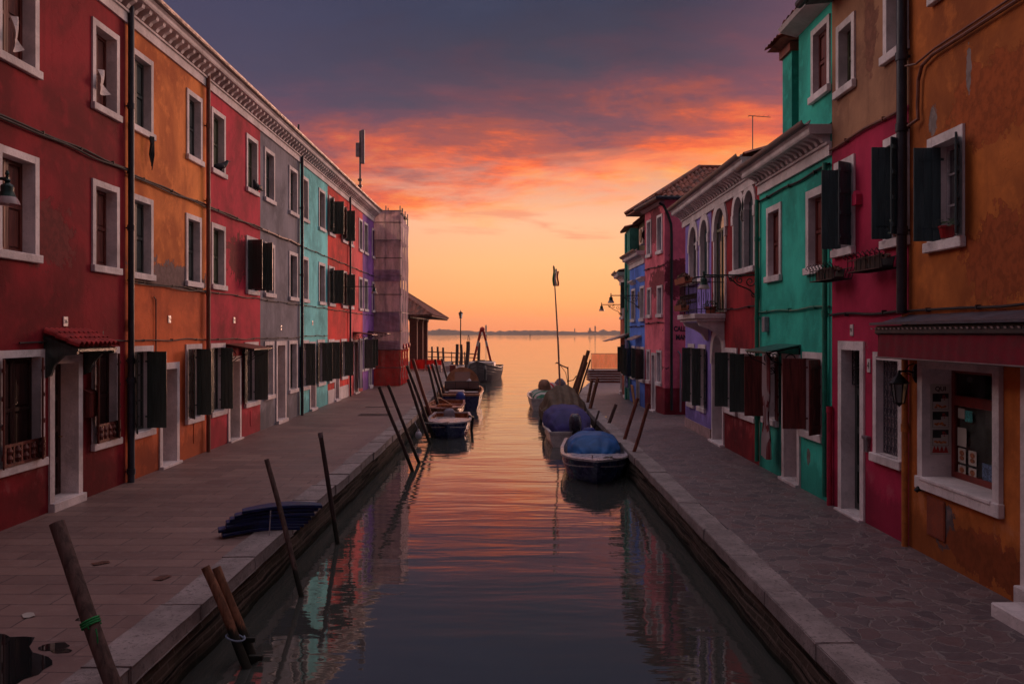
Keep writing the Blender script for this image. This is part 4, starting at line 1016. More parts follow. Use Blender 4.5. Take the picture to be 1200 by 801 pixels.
# balcony (belongs to the oxblood house)
bu0, bu1 = h.u(850.5), h.u(836)+.85; by = .74
bs = MB(); bs.bbox(bu0, bu1, .003, by, 3.04, 3.16, .012); bs.bbox(bu0+.04, bu1-.04, .003, by-.06, 2.98, 3.04, .01)
bal = h.part(bs, 'balcony', trim)
for x in (bu0+.12, bu1-.30): c_ = MB(); c_.prism([(.003, 2.97), (by-.12, 2.97), (by-.16, 2.88), (.36, 2.80), (.16, 2.68), (.06, 2.52), (.003, 2.50)], 'x', x, x+.18); c_.build('corbel', trim, bal)
rb = MB(); zt = 4.02
path = [(bu0+.05, .01), (bu0+.05, by-.06), (bu1-.05, by-.06), (bu1-.05, .01)]
for zz in (3.26, zt): rb.tube([(p[0], p[1], zz) for p in path], .016 if zz == zt else .011, 6)
rb.tube([(p[0], p[1], 3.9) for p in path], .009, 5)
for (xa, ya), (xb, yb_) in zip(path, path[1:]):
    n = max(3, int(math.hypot(xb-xa, yb_-ya)/.10))
    for i in range(n+1): x = xa+(xb-xa)*i/n; yy = ya+(yb_-ya)*i/n; rb.tube([(x, yy, 3.16), (x, yy+.0, 3.5), (x, yy, zt)], .008, 5)
    for i in range(0, n): x = xa+(xb-xa)*(i+.5)/n; yy = ya+(yb_-ya)*(i+.5)/n; rb.tube([(x, yy, 3.42), (x+.03, yy, 3.5), (x-.02, yy, 3.58), (x+.02, yy, 3.66)], .006, 4)
rb.build('railing', iron, bal)
# --- lilac house
h = RH['lilac']
a0, a1 = h.u(831), h.u(821.5); h.arched_window(a0+.08, a1-.05, 4.15, 5.66, 'wood', grgreen)
a0, a1 = h.u(818), h.u(808.5); h.arched_window(a0+.08, a1-.05, 4.15, 5.64, 'glass', white_wood)
h.window(0, 0, .62, 2.40, 'ajar', dkgreen, wins_u=(h.u(827.5), h.u(819)), shutters=[('hi', 100, .34, -.02), ('lo', 170, .42, .03)]); h.window(0, 0, .62, 2.40, 'ajar', dkgreen, wins_u=(h.u(814.5), h.u(807)), shutters=[('hi', 100, .34, -.02), ('lo', 170, .42, .03)])
pb = MB(); pb.box(.004, h.L, .002, .03, 0, .26); h.part(pb, 'plinth', simple('pinkish_plinth_stone', srgb(168, 138, 138), .7))
h.walls(); h.cornice(6.30, hgt=.36, proj=.36, pitch=.24, u1=h.L+.30); h.roof(6.35, 1.1, .3)
# --- old rose house
h = RH['pink']
for a, b, zb, zt, mt in ((770.3, 776.8, 5.35, 6.68, white_wood), (758.4, 763.8, 5.35, 6.68, white_wood), (770.5, 776.8, 3.22, 4.30, white_wood), (758.8, 763.5, 3.22, 4.30, white_wood), (769.8, 775.8, .92, 2.12, white_wood), (758.2, 762.4, .92, 2.12, white_wood)):
    h.window(a, b, zb, zt, 'panel', simple('pale_blue_shutter', srgb(150, 150, 166), .5), fw=.07, rd=.10)
h.door(763.8, 768.8, 2.02, simple('pale_blue_shutter', srgb(150, 150, 166), .5), fw=.08, rd=.15, step=.05)
h.cable(3.05, r=.016); h.cable(4.95, r=.018); h.walls()
# side wall towards the alley: pipe, sign, cable (local -x face at x = 0)
sp_ = MB(); gx = -.07
sp_.tube([(gx+.02, .2, 6.98), (gx, .05, 6.9), (gx, -.10, 6.6), (gx, -.2, 6.3), (gx, -.22, 6.0), (gx, -.22, 3.0), (gx, -.22, .15)], .045, 8); h.part(sp_, 'drainpipe', simple('dark_green_pipe', srgb(16, 40, 36), .4))
sp_ = MB(); sp_.tube([(gx, -.52, .1), (gx, -.52, 2.0), (gx+.05, -.45, 2.1)], .03, 7); h.part(sp_, 'drainpipe', simple('grey_meter_box', srgb(140, 134, 140), .5))
Ms = lambda y_, z_: Matrix.Translation((-.012, y_, z_)) @ Mp
sgn_m = simple('sign_white_render', srgb(190, 160, 160), .7)
text_mesh('CALLE', .23, 'street_name', blackp, h.root, Ms(-.56, 2.83), .003, align='CENTER', sx=.75, bold=.008)
text_mesh('MANZINI', .23, 'street_name', blackp, h.root, Ms(-.74, 2.55), .003, align='CENTER', sx=.75, bold=.008)
# hipped roof
rr = MB(); L_, D = h.L, h.depth
def hip(mb, x0, x1, y0, y1, z0, zr, rows=.2):
    ins = (x1-x0)/2; xr = (x0+x1)/2
    ra, rb_ = (xr, y1-ins*1.0), (xr, y0+ins*1.0)
    def tri(p, q_, ridge_a, ridge_b):
        n = max(3, int((Vector(q_)-Vector(p)).length/rows)); P_, Q_ = Vector(p), Vector(q_); A_, B_ = Vector(ridge_a), Vector(ridge_b)
        nrm = (Q_-P_).cross(A_-P_).normalized(); nrm = nrm if nrm.z > 0 else -nrm
        for i in range(n):
            for k in range(4):
                f0, f1 = (i+k/4)/n, (i+(k+1)/4)/n; h0, h1 = .06*math.sin(math.pi*k/4), .06*math.sin(math.pi*(k+1)/4)
                m3 = 9
                def edge_top(f):
                    # intersection of the tile column with the hip/ridge lines
                    base = P_.lerp(Q_, f); dirv = (A_.lerp(B_, .5)-P_.lerp(Q_, .5)); e_ = (Q_-P_).normalized(); dirv -= e_*dirv.dot(e_)
                    fa = (A_-P_).dot(e_)/(Q_-P_).length; fb = (B_-P_).dot(e_)/(Q_-P_).length
                    tmax = 1.0
                    if f < fa: tmax = f/max(fa, 1e-6)
                    elif f > fb: tmax = (1-f)/max(1-fb, 1e-6)
                    return base, dirv, tmax
                b0, d0_, t0 = edge_top(f0); b1_, d1_, t1 = edge_top(f1)
                st_ = max(2, int(d0_.length*max(t0, t1)/.32))
                for j in range(st_):
                    ga, gb = j/st_, (j+1)/st_; lip = .02
                    mb.add([b0+d0_*t0*ga+nrm*(h0+lip), b1_+d1_*t1*ga+nrm*(h1+lip), b1_+d1_*t1*gb+nrm*h1, b0+d0_*t0*gb+nrm*h0], [(0, 1, 2, 3)])
    c = [(x0, y1, z0), (x1, y1, z0), (x1, y0, z0), (x0, y0, z0)]
    ra3, rb3 = (ra[0], ra[1], zr), (rb_[0], rb_[1], zr)
    tri(c[0], c[1], ra3, ra3); tri(c[1], c[2], ra3, rb3); tri(c[2], c[3], rb3, rb3); tri(c[3], c[0], rb3, ra3)
    mb.add([*c, ra3, rb3], [(0, 1, 4), (1, 2, 5, 4), (2, 3, 5), (3, 0, 4, 5)]); mb.box(x0+.02, x1-.02, y0+.02, y1-.02, z0-.07, z0-.01)
    for a_, b_2 in ((c[0], ra3), (c[1], ra3), (c[2], rb3), (c[3], rb3), (ra3, rb3)):
        mb.tube([Vector(a_)+Vector((0, 0, .05)), Vector(b_2)+Vector((0, 0, .06))], .07, 8)
hip(rr, -.24, L_+1.6, -D-.3, .34, 7.16, 8.55); h.part(rr, 'roof', roof_tile)
ev = MB(); ev.prism([(.003, 6.98), (.10, 6.98), (.18, 7.06), (.003, 7.06)], 'x', .0, L_); h.part(ev, 'cornice', simple('pinkish_plinth_stone', srgb(168, 138, 138), .7)); g = MB(); g.tube([(-.30, -D, 7.12), (-.30, .36, 7.12), (L_, .36, 7.12)], .06, 8); h.part(g, 'gutter', pipe_dark)
# --- blue house
h = RH['blue']
bluw = simple('dark_window_wood', srgb(60, 50, 44), .5)
for a, b in ((750.5, 755.5), (740.3, 744.8)):
    w_, (u0, u1, z0, z1) = h.window(a, b, 3.12, 4.42, 'ajar', bluw, fw=.07)
    m_ = MB(); m_.prism([(.003, z1+.22), (.16, z1+.34), (.16, z1+.38), (.003, z1+.40)], 'x', u0-.14, u1+.14); m_.build('hood', trim, w_)
    w_, (u0, u1, z0, z1) = h.window(a, b, .9, 2.2, 'ajar', bluw, fw=.07, shutters=[('hi', 92, .5, -.04), ('lo', 120, .5, .03)])
h.door(746.2, 749.8, 2.2, bluw, fw=.07, step=.05); h.cable(2.95, r=.016)
aw = MB()
for i in range(7): x = h.u(752)+i*.22; aw.prism([(.003, 2.62), (.36, 2.46), (.36, 2.43), (.003, 2.55)], 'x', x, x+.17)
h.part(aw, 'window_awning', simple('pale_striped_slats', srgb(176, 140, 130), .6))
h.walls(); h.cornice(5.68, hgt=.30, proj=.30, pitch=.2)
ob_ = MB(); ob_.box(.002, h.L-.05, -5, -.35, 5.46, 7.0); h.part(ob_, 'upper_wall', PR['olive'])
H3 = House('x', (4.78, 30.7), (4.72, 34.2), 6, 6.0, []); H3.roof(7.05, .8, -.1, ridge=-3)
for ch in list(H3.root.children): ch.parent = h.root
bpy.data.objects.remove(H3.root)
ac = MB(); au = h.u(750); ac.bbox(au-.45, au+.35, -.34, -.02, 5.98, 6.6, .02); A = h.part(ac, 'air_conditioner', simple('cream_ac_case', srgb(176, 160, 150), .4))
f_ = MB(); f_.lathe([(.25, 0), (.25, .02), (.20, .025), (.02, .02)], (0, 0, 0), 20); f_.xf(Matrix.Translation((au-.1, -.02, 6.29)) @ Matrix.Rotation(R(-90), 4, 'X')); f_.build('fan_grille', iron, A)
# near face fan grille of the unit (towards the camera)
f_ = MB(); f_.lathe([(.2, 0), (.2, .015), (.16, .02), (.02, .015)], (0, 0, 0), 20); f_.xf(Matrix.Translation((au-.452, -.18, 6.29)) @ Matrix.Rotation(R(-90), 4, 'Y')); f_.build('fan_grille', iron, A)
# --- sea green and rust houses
h = RH['sea']; h.window(0, 0, 3.6, 4.9, 'ajar', bluw, wins_u=(.6, 1.3), fw=.07, shutters=[('hi', 92, .5, -.04)]); h.window(0, 0, .9, 2.3, 'ajar', bluw, wins_u=(.35, 1.05), fw=.07, shutters=[('hi', 88, .55, -.04), ('lo', 88, .5, .0)])
h.door(0, 0, 2.25, bluw, wins_u=(1.1, 1.9), fw=.07, step=.1); h.pipe(.55, 0, 6.7, simple('verdigris_pipe', srgb(60, 150, 132), .4), r=.055, y=.10)
aw = MB(); aw.prism([(.003, 2.7), (.72, 2.42), (.72, 2.39), (.003, 2.62)], 'x', .2, 1.9); h.part(aw, 'window_awning', simple('pale_striped_slats', srgb(176, 140, 130), .6))
h.walls(); h.roof(6.95, .8, .2)
h = RH['rust']; h.window(0, 0, 3.3, 4.5, 'ajar', bluw, wins_u=(.3, 1.0), fw=.07); h.window(0, 0, 3.3, 4.5, 'ajar', bluw, wins_u=(1.4, 2.1), fw=.07); h.window(0, 0, .9, 2.2, 'ajar', bluw, wins_u=(.3, 1.0), fw=.07, shutters=[('hi', 90, .5, -.04), ('lo', 90, .5, .0)])
h.door(0, 0, 2.2, dkgreen, wins_u=(1.25, 2.05), fw=.07, step=.14); h.walls(); h.cornice(5.3, hgt=.30, proj=.3, pitch=.2); h.roof(5.35, .7, .25)
aw = MB(); aw.prism([(.003, 2.6), (.8, 2.36), (.8, 2.33), (.003, 2.52)], 'x', .2, 2.2); h.part(aw, 'window_awning', simple('pale_striped_slats', srgb(176, 140, 130), .6))
# ================================================================== scaffolded building
def at(px, py, Y): return Vector(((px-600)/1000.0*Y, Y, EYE-(py-390)/1000.0*Y))
sb_root = empty('scaffolded_building', (-7.2, 43.3, 0)); tag(sb_root, 'building wrapped in grey netting and scaffolding with red netting at its foot', 'building')
O = Vector((-7.2, 43.3, 0))
mb = MB(); mb.box(-3.5, .15, .9, 10, -.02, 8.3); mb.build('wall', plaster('mauve_render', srgb(140, 104, 108)), sb_root)
mb = MB(); mb.prism([(-3.5, 8.3), (.4, 8.3), (-1.6, 9.0)], 'y', .8, 10.1); mb.build('roof', roof_tile, sb_root)
def net_mat(name, col, alpha):
    m, t, p = new_mat(name); pos = t.node('ShaderNodeNewGeometry').outputs['Position']
    n = t.noise(t.mapping(pos, (2.4, 2.4, .5)), 1.6, 6, .6); n2 = t.noise(pos, 9, 4)
    t.put(p.inputs['Base Color'], t.mix(t.mapr(n, .35, .65), tuple(c*.7 for c in col), tuple(min(1, c*1.25) for c in col)))
    p.inputs['Roughness'].default_value = .8
    colr = t.mix(t.mapr(n, .35, .65), tuple(c*.75 for c in col), tuple(min(1, c*1.2) for c in col))
    df = t.node('ShaderNodeBsdfDiffuse'); tl = t.node('ShaderNodeBsdfTranslucent'); tp = t.node('ShaderNodeBsdfTransparent'); m1 = t.node('ShaderNodeMixShader'); m2 = t.node('ShaderNodeMixShader')
    t.put(df.inputs[0], colr); t.put(tl.inputs[0], colr); m1.inputs[0].default_value = .5; t.l.new(df.outputs[0], m1.inputs[1]); t.l.new(tl.outputs[0], m1.inputs[2])
    t.put(m2.inputs[0], t.mapr(n2, .3, .7, alpha-.08, min(1, alpha+.08))); t.l.new(tp.outputs[0], m2.inputs[1]); t.l.new(m1.outputs[0], m2.inputs[2]); t.l.new(m2.outputs[0], m.node_tree.nodes['Material Output'].inputs[0])
    return m
netg = net_mat('grey_scaffold_net', srgb(236, 198, 200), .95); netd = net_mat('dense_grey_net', srgb(196, 166, 184), .97); netr = net_mat('red_scaffold_net', srgb(196, 62, 62), .95)
galv = simple('galvanised_tube', srgb(120, 104, 100), .45, metal=.5)
NX0, NX1, NY0, NY1 = .12, 1.52, -.05, 3.15
def netfront(z0, z1, mat, name, off=0):
    mb = MB(); mb.grid(lambda s, t: (NX0+(NX1-NX0)*s, NY0-off-.03*math.sin(s*9+t*5)*math.sin(t*14), z0+(z1-z0)*t), 14, 14); mb.build(name, mat, sb_root, smooth='all')
def netside(y0, y1, z0, z1, mat, name, off=0):
    mb = MB(); mb.grid(lambda s, t: (NX1+.03+off+.035*math.sin(s*8+t*3)*math.sin(t*17), y0+(y1-y0)*s, z0+(z1-z0)*t), 10, 14); mb.build(name, mat, sb_root, smooth='all')
netfront(1.86, 8.9, netg, 'grey_net'); netfront(.02, 1.84, netr, 'red_net', .01)
netfront(5.3, 5.9, netd, 'grey_net_overlap', .05); netfront(2.75, 3.75, netd, 'grey_net_overlap', .05); netfront(1.86, 2.3, netd, 'grey_net_overlap', .05)
for a, b, z0 in ((NY0, .9, 1.86), (1.05, 1.95, 1.86), (2.1, NY1, 1.86)): netside(a, b, z0, 8.7-.1*a, netg, 'grey_net')
for a, b in ((NY0, 1.0), (1.15, 2.0), (2.15, NY1)): netside(a, b, .05, 1.84, netr, 'red_net')
for x in (NX0, .8, NX1):
    for y in (NY0+.06, .8):
        mb = MB(); mb.tube([(x, y, 0), (x, y, 9.15)], .028, 7); mb.build('scaffold_pole', galv, sb_root)
for y in (1.0, 2.05, 3.1):
    for x in (.9, NX1): mb = MB(); mb.tube([(x, y, 0), (x, y, 9.15 if x == NX1 else 8.9)], .028, 7); mb.build('scaffold_pole', galv, sb_root)
for k, z in enumerate((.95, 1.86, 2.8, 3.75, 4.65, 5.6, 6.5, 7.4, 8.3, 8.9)):
    mb = MB(); mb.tube([(NX0-.1, NY0-.015, z), (NX1+.1, NY0-.015, z)], .02, 6); mb.tube([(NX1+.01, NY0-.1, z), (NX1+.01, NY1+.1, z)], .02, 6); mb.build('scaffold_rail', galv, sb_root)
    if k % 2 == 1: mb = MB(); mb.box(NX0, NX1-.03, .0, .75, z-.05, z); mb.box(.85, NX1-.03, .76, NY1, z-.05, z); mb.build('scaffold_deck', wood_mat('scaffold_board', srgb(120, 96, 80), axis='x'), sb_root)
for z in (2.0, 3.8, 5.6): mb = MB(); mb.tube([(NX0, NY0+.1, z), (NX1, NY0+.1, z+1.8)], .02, 6); mb.build('scaffold_brace', galv, sb_root)
mb = MB()
for i, (y, z) in enumerate(((.95, 2.0), (2.05, 2.0), (3.15, 2.05))): mb = MB(); mb.sphere((NX1+.08, y, z), .13, 10, 8, (.5, 1, 1.2)); mb.build('warning_lamp', simple('red_plastic', srgb(190, 28, 36), .4), sb_root)
sb_root.location = O

# ================================================================== market pavilion on brick pillars
brickm, t, p = new_mat('red_brick'); pos = t.node('ShaderNodeNewGeometry').outputs['Position']; sp = t.node('ShaderNodeSeparateXYZ'); t.put(sp.inputs[0], pos)
cmb = t.node('ShaderNodeCombineXYZ'); t.put(cmb.inputs[0], t.math('ADD', sp.outputs[0], sp.outputs[1])); t.put(cmb.inputs[1], sp.outputs[2])
br = t.node('ShaderNodeTexBrick'); t.put(br.inputs['Vector'], cmb.outputs[0]); br.inputs['Scale'].default_value = 1; br.inputs['Brick Width'].default_value = .24; br.inputs['Row Height'].default_value = .07; br.inputs['Mortar Size'].default_value = .008
br.inputs['Color1'].default_value = (*srgb(140, 70, 56), 1); br.inputs['Color2'].default_value = (*srgb(110, 56, 48), 1); br.inputs['Mortar'].default_value = (*srgb(130, 100, 90), 1); t.put(p.inputs['Base Color'], br.outputs[0]); p.inputs['Roughness'].default_value = .85
pv = empty('market_pavilion', (-7.9, 63, 0)); tag(pv, 'open pavilion with brick pillars and tiled hip roof at the quay end', 'pavilion')
for y in (3, 7.2, 11.0):
    for x in (0, -5.0):
        mb = MB(); mb.bbox(x, x+.58, y-.3, y+.28, 0, 3.62, .02); mb.bbox(x-.06, x+.64, y-.36, y+.34, 3.62, 3.78, .02); mb.build('pillar', brickm, pv)
mb = MB(); mb.box(-.0, .5, -.8, 13.2, 3.79, 3.96); mb.box(-5.0, -4.5, -.8, 13.2, 3.79, 3.96); mb.box(-4.49, -.01, 2.7, 3.2, 3.79, 3.95); mb.build('beam', wood_mat('dark_roof_timber', srgb(70, 46, 40), axis='y'), pv)
mb = MB(); hip(mb, -6.9, 2.15, -1.6, 14.2, 3.98, 6.9, .3); mb.build('roof', roof_tile, pv)
for i in range(14): mb = MB(); y = -1.2+i*1.15; mb.tube([(.2, y, 3.99), (2.1, y, 3.86)], .05, 6); mb.build('rafter', MATS['dark_roof_timber'], pv)

# ================================================================== barriers
def barrier(name, label, p0, p1, h, mesh_m, feet=True, group=None, solid=False):
    d_ = Vector((*p1, 0))-Vector((*p0, 0)); L = d_.length; r = empty(name, (*p0, 0), math.atan2(d_.y, d_.x)); tag(r, label, 'barrier', group)
    f = MB(); f.tube([(0, 0, .06), (0, 0, h), (L, 0, h), (L, 0, .06), (0, 0, .06)], .022, 7); f.build('frame', simple('barrier_red_tube', srgb(170, 40, 40), .5), r)
    pn = MB()
    if solid: pn.bbox(.03, L-.03, -.02, .02, .12, h-.04, .01)
    else:
        pn.grid(lambda s, t: (.03+(L-.06)*s, .012*math.sin(s*11), .1+(h-.13)*t), 10, 2)
    pn.build('panel', mesh_m, r, smooth='all' if not solid else False)
    for x in (.1, L-.1): fb = MB(); fb.bbox(x-.03, x+.03, -.22, .22, 0, .05, .008); fb.build('foot', iron, r)
    return r
red_net = net_mat('red_fence_net', srgb(206, 54, 50), .96); orange_net = net_mat('orange_fence_net', srgb(230, 96, 62), .72)
barrier('construction_barrier', 'red site barrier at the left quay end, nearer the brick pillars', (-7.3, 61.2), (-6.2, 61.1), .82, red_net, solid=True)
barrier('construction_barrier', 'red site barrier at the left quay end, nearer the water', (-6.15, 61.1), (-5.0, 60.9), .82, red_net, solid=True)
# ================================================================== far steps on the right
stp = empty('bridge_steps', (4.25, 46.4, 0)); tag(stp, 'low brick steps up to the small bridge at the end of the right quay', 'steps')
for k in range(5): mb = MB(); mb.bbox(.05, 3.6, k*.30, 3.0, .0 if k == 0 else k*.125+.001, (k+1)*.125-.04, .01); mb.build('riser', brickm, stp); mb = MB(); mb.bbox(.0, 3.62, k*.30-.04, k*.30+.30 if k < 4 else 3.0, (k+1)*.125-.039, (k+1)*.125, .006); mb.build('tread', kerb_m, stp)
for x0, x1, lab, mt, so in ((4.45, 6.05, 'orange netted barrier with a clear grid on top of the bridge steps', orange_net, False), (6.1, 7.3, 'solid red barrier on top of the bridge steps beside the houses', red_net, True)):
    b_ = barrier('construction_barrier', lab, (x0, 47.9), (x1, 47.9), .92, mt, solid=so); b_.location.z = .62
bg_ = MB(); bg_.sphere((0, 0, .16), .2, 10, 8, (1.5, .9, .8)); o = bg_.build('sack', simple('dark_sack', srgb(60, 44, 48), .8), None, smooth='all'); o.location = (6.7, 47.75, 1.55); tag(o, 'dark sack slumped on top of the solid red barrier', 'sack')

# ================================================================== lamps on brackets
def glassy(name, col, rough=.12):
    m, t, p = new_mat(name); p.inputs['Base Color'].default_value = (*col, 1); p.inputs['Roughness'].default_value = rough; p.inputs['Transmission Weight'].default_value = .45; p.inputs['IOR'].default_value = 1.4; MATS[name] = m; return m
shade_g = glassy('frosted_lamp_glass', srgb(206, 180, 178), .18)
def bracket_lamp(wx, y, zarm, sg, reach, label, scale=1.0):
    r = empty('bracket_lamp', (wx, y, zarm), 0 if sg > 0 else math.pi); tag(r, label, 'street lamp', 'lamps on brackets above the quays')
    a = MB(); a.tube([(.0, 0, 0), (reach+.02, 0, 0)], .018, 7); a.box(0, .03, -.06, .06, -.5, .14)
    a.tube([(.03, 0, -.46), (.18, 0, -.30), (.42, 0, -.20), (.62, 0, -.03)], .014, 6)
    def sp_(cx, cz, r0, t0, s_): a.tube([(cx+r0*(1-.8*i/20)*math.cos(t0+s_*i*.42), 0, cz+r0*(1-.8*i/20)*math.sin(t0+s_*i*.42)) for i in range(21)], .011, 5)
    sp_(.17, -.13, .11, 2.6, 1); sp_(.38, -.10, .08, 2.2, -1); sp_(.56, -.08, .055, 2.0, 1); sp_(.08, -.40, .06, .4, -1)
    a.build('bracket', iron_green, r)
    K_ = .66
    hb = MB(); hb.lathe([(x_*K_, z_*K_) for x_, z_ in [(.0, .14), (.02, .13), (.035, .08), (.02, .05), (.03, .0), (.055, -.03), (.035, -.06), (.05, -.08), (.095, -.11), (.105, -.14), (.10, -.20), (.12, -.26), (.135, -.30), (.13, -.31)]], (reach, 0, 0), 20, cap=False); hb.build('lamp_housing', iron_green, r, smooth=True)
    sh = MB(); sh.lathe([(x_*K_, z_*K_) for x_, z_ in [(.132, -.30), (.165, -.345), (.185, -.40), (.19, -.425), (.17, -.42), (.12, -.36), (.05, -.33)]], (reach, 0, 0), 24, cap=False); sh.build('lamp_shade', shade_g, r, smooth=True)
    bl_ = MB(); bl_.sphere((reach, 0, -.24), .03, 10, 8, (1, 1, 1.3)); bl_.build('bulb', simple('unlit_bulb', srgb(220, 210, 200), .3), r, smooth='all')
    return r
bracket_lamp(LX, 9.3, 4.38, 1, 1.48, 'green bell shaped lamp hanging at the left edge, before the deep red house')
bracket_lamp(LX, 34.2, 4.56, 1, 1.46, 'small bell shaped lamp on a long arm from the scarlet house')
bracket_lamp(RX, 17.45, 3.88, -1, 1.12, 'bell shaped lamp on a scrolled bracket beside the balcony of the oxblood house')
bracket_lamp(4.75, 31.9, 4.10, -1, 1.05, 'bell shaped lamp on a bracket from the blue house')
bracket_lamp(4.85, 37.6, 3.95, -1, .9, 'bell shaped lamp farthest along the right houses, on the rust pink house')
# lantern of the shop
r = empty('wall_lantern', (RX, 10.62, 2.2), math.pi/2); tag(r, 'black six sided lantern on the wall left of the shop window', 'lantern')
a = MB(); a.lathe([(.06, 0), (.06, .02), (.03, .05)], (0, 0, 0), 12); a.xf(Matrix.Rotation(R(-90), 4, 'X') @ Matrix.Diagonal((1, 2, 1, 1))); a.tube([(0, .03, 0), (0, .12, .03), (0, .22, .02)], .013, 6); a.tube([(0, .04, .12), (0, .10, .10), (0, .16, .02), (0, .08, -.02)], .008, 5); a.tube([(0, .22, .04), (0, .22, -.05)], .01, 6); a.build('bracket', iron, r)
a = MB(); a.lathe([(.0, .06), (.015, .05), (.02, .01), (.11, -.09), (.125, -.10), (.10, -.11)], (0, .22, -.02), 6); a.lathe([(.055, -.36), (.07, -.345), (.05, -.34), (.02, -.38), (0, -.40)], (0, .22, -.02), 6)
for k in range(6): t_ = 2*math.pi*k/6; a.tube([(.10*math.cos(t_), .22+.10*math.sin(t_), -.12), (.062*math.cos(t_), .22+.062*math.sin(t_), -.365)], .007, 4)
a.build('lantern_frame', iron, r)
a = MB(); a.lathe([(.094, -.125), (.058, -.36)], (0, .22, 0), 6, cap=False); a.build('lantern_glass', glassy('lantern_glass', srgb(120, 120, 120), .1), r)
# street lamp at the end of the left quay
r = empty('street_lamp', (-4.3, 71.5, 0)); tag(r, 'tall dark lamp post with a single lantern at the end of the left quay', 'street lamp')
a = MB(); a.lathe([(.14, -.4), (.14, .3), (.09, .4), (.07, 1.0), (.055, 1.1), (.045, 3.7), (.06, 3.75), (.03, 3.85), (.03, 3.95)], (0, 0, 0), 10); a.build('post', iron, r, smooth=True)
a = MB(); a.lathe([(.10, 3.95), (.17, 4.32)], (0, 0, 0), 6, cap=False); a.build('lantern_glass', MATS['lantern_glass'], r)
a = MB(); a.lathe([(.20, 4.32), (.19, 4.36), (.08, 4.48), (.03, 4.5), (.02, 4.62), (0, 4.65)], (0, 0, 0), 6); a.lathe([(.11, 3.90), (.11, 3.95)], (0, 0, 0), 6); a.build('lantern_cap', iron, r)

# ================================================================== roof aerials
r = empty('antenna_mast', (-7.6, 42.7, 9.0)); tag(r, 'tall phone mast with long grey panels rising above the coral house roof', 'antenna')
a = MB(); a.tube([(0, 0, -.6), (0, 0, 3.8)], .05, 8); a.tube([(0, 0, .0), (.35, -.4, -.4)], .03, 6); a.tube([(0, 0, .0), (-.3, -.4, -.4)], .03, 6)
for z in (.4, .7, 1.0, 1.3): a.box(-.10, .10, -.08, .08, z, z+.10)
a.build('mast', galv, r)
for x, z0, z1 in ((.14, 2.15, 3.85), (-.12, 2.5, 3.2)): a = MB(); a.bbox(x-.09, x+.09, -.10, .06, z0, z1, .02); a.build('antenna_panel', simple('grey_antenna_plastic', srgb(150, 130, 130), .5), r)
r = empty('antenna_mast', (-7.5, 29.5, 8.9)); tag(r, 'small pole with a grey box above the blue grey house roof', 'antenna')
a = MB(); a.tube([(.12, 0, -.5), (.12, 0, 1.0)], .035, 7); a.tube([(.12, 0, .85), (-.12, 0, .85)], .02, 6); a.build('mast', pipe_dark, r); a = MB(); a.bbox(-.24, -.08, -.08, .08, .28, .92, .01); a.build('antenna_box', MATS['grey_antenna_plastic'], r)
def aerial(x, y, z, h_, label, yagi=True):
    r = empty('television_aerial', (x, y, z)); tag(r, label, 'aerial')
    a = MB(); a.tube([(0, 0, -.8), (0, 0, h_)], .012, 6); a.build('mast', galv, r)
    if yagi:
        a = MB(); a.tube([(-.10, 0, h_), (.42, 0, h_-.04)], .008, 5)
        for k in range(5): x_ = -.08+k*.11; a.tube([(x_, -.10, h_-.01), (x_, .10, h_-.01)], .004, 4)
        a.build('elements', galv, r)
p_ = at(882, 178, 20.0); aerial(p_.x, 20.0, p_.z+.1, .75, 'thin television aerial above the oxblood house roof')
p_ = at(943, 30, 14.8); aerial(p_.x, 15.0, p_.z, 1.3, 'single thin aerial rod above the green house', False)

# ================================================================== mooring posts
oldwood = wood_mat('grey_brown_post_wood', srgb(96, 74, 68), .7); darkwood = wood_mat('dark_wet_post_wood', srgb(66, 48, 46), .55); redwood = wood_mat('reddish_post_wood', srgb(122, 66, 52), .6); palewood = wood_mat('pale_tan_post_wood', srgb(132, 88, 66), .6)
def post(top, base, Y, r0, mat, label, Yt=None, cap=False, extra=None, group='leaning mooring posts along the quays'):
    """post whose top and waterline are given in picture columns/rows at distance Y"""
    T = at(top[0], top[1], Yt or Y); B = at(base[0], base[1], Y); dv = (B-T).normalized()
    B2 = B+dv*((B.z+1.1)/max(-dv.z, .2)) if B.z > -1.1 else B
    r = empty('mooring_post', B2); tag(r, label, 'post', group)
    n = 9; pts = []; rs = []
    for i in range(n+1):
        f = i/n; q_ = B2.lerp(T, f)-B2; w = mnoise.noise_vector(Vector((Y*3.7, f*2.2, top[0]*.31)))
        pts.append(q_+Vector((w.x, w.y, 0))*r0*.7); rs.append(r0*(1.06-.12*f)*(1+.05*mnoise.noise(Vector((f*9, Y, 1)))))
    a = MB(); a.tube(pts, rs, 12); a.build('shaft', mat, r, smooth=True)
    if cap:
        c = MB(); d_ = (pts[-1]-pts[-2]).normalized(); c.tube([pts[-1]-d_*.05, pts[-1]+d_*.03], r0*1.12, 12); c.build('cap', simple('zinc_post_cap', srgb(120, 112, 116), .4, metal=.5), r)
    return r, pts
rope_g = simple('green_rope', srgb(40, 130, 70), .8); rope_w = simple('pale_rope', srgb(150, 140, 140), .8)
def ring(mb, c, ax, R_, r_, n=20, turns=1):
    ax = ax.normalized(); u = ax.orthogonal().normalized(); w = ax.cross(u)
    mb.tube([c+(u*math.cos(2*math.pi*i/n)+w*math.sin(2*math.pi*i/n))*R_+ax*(i/n*r_*2.2) for i in range(n*turns+1)], r_, 6)
r, pts = post((65.5, 613), (147, 845), 6.4, .062, oldwood, 'thick weathered post tied with green rope in the bottom left corner', Yt=6.7)
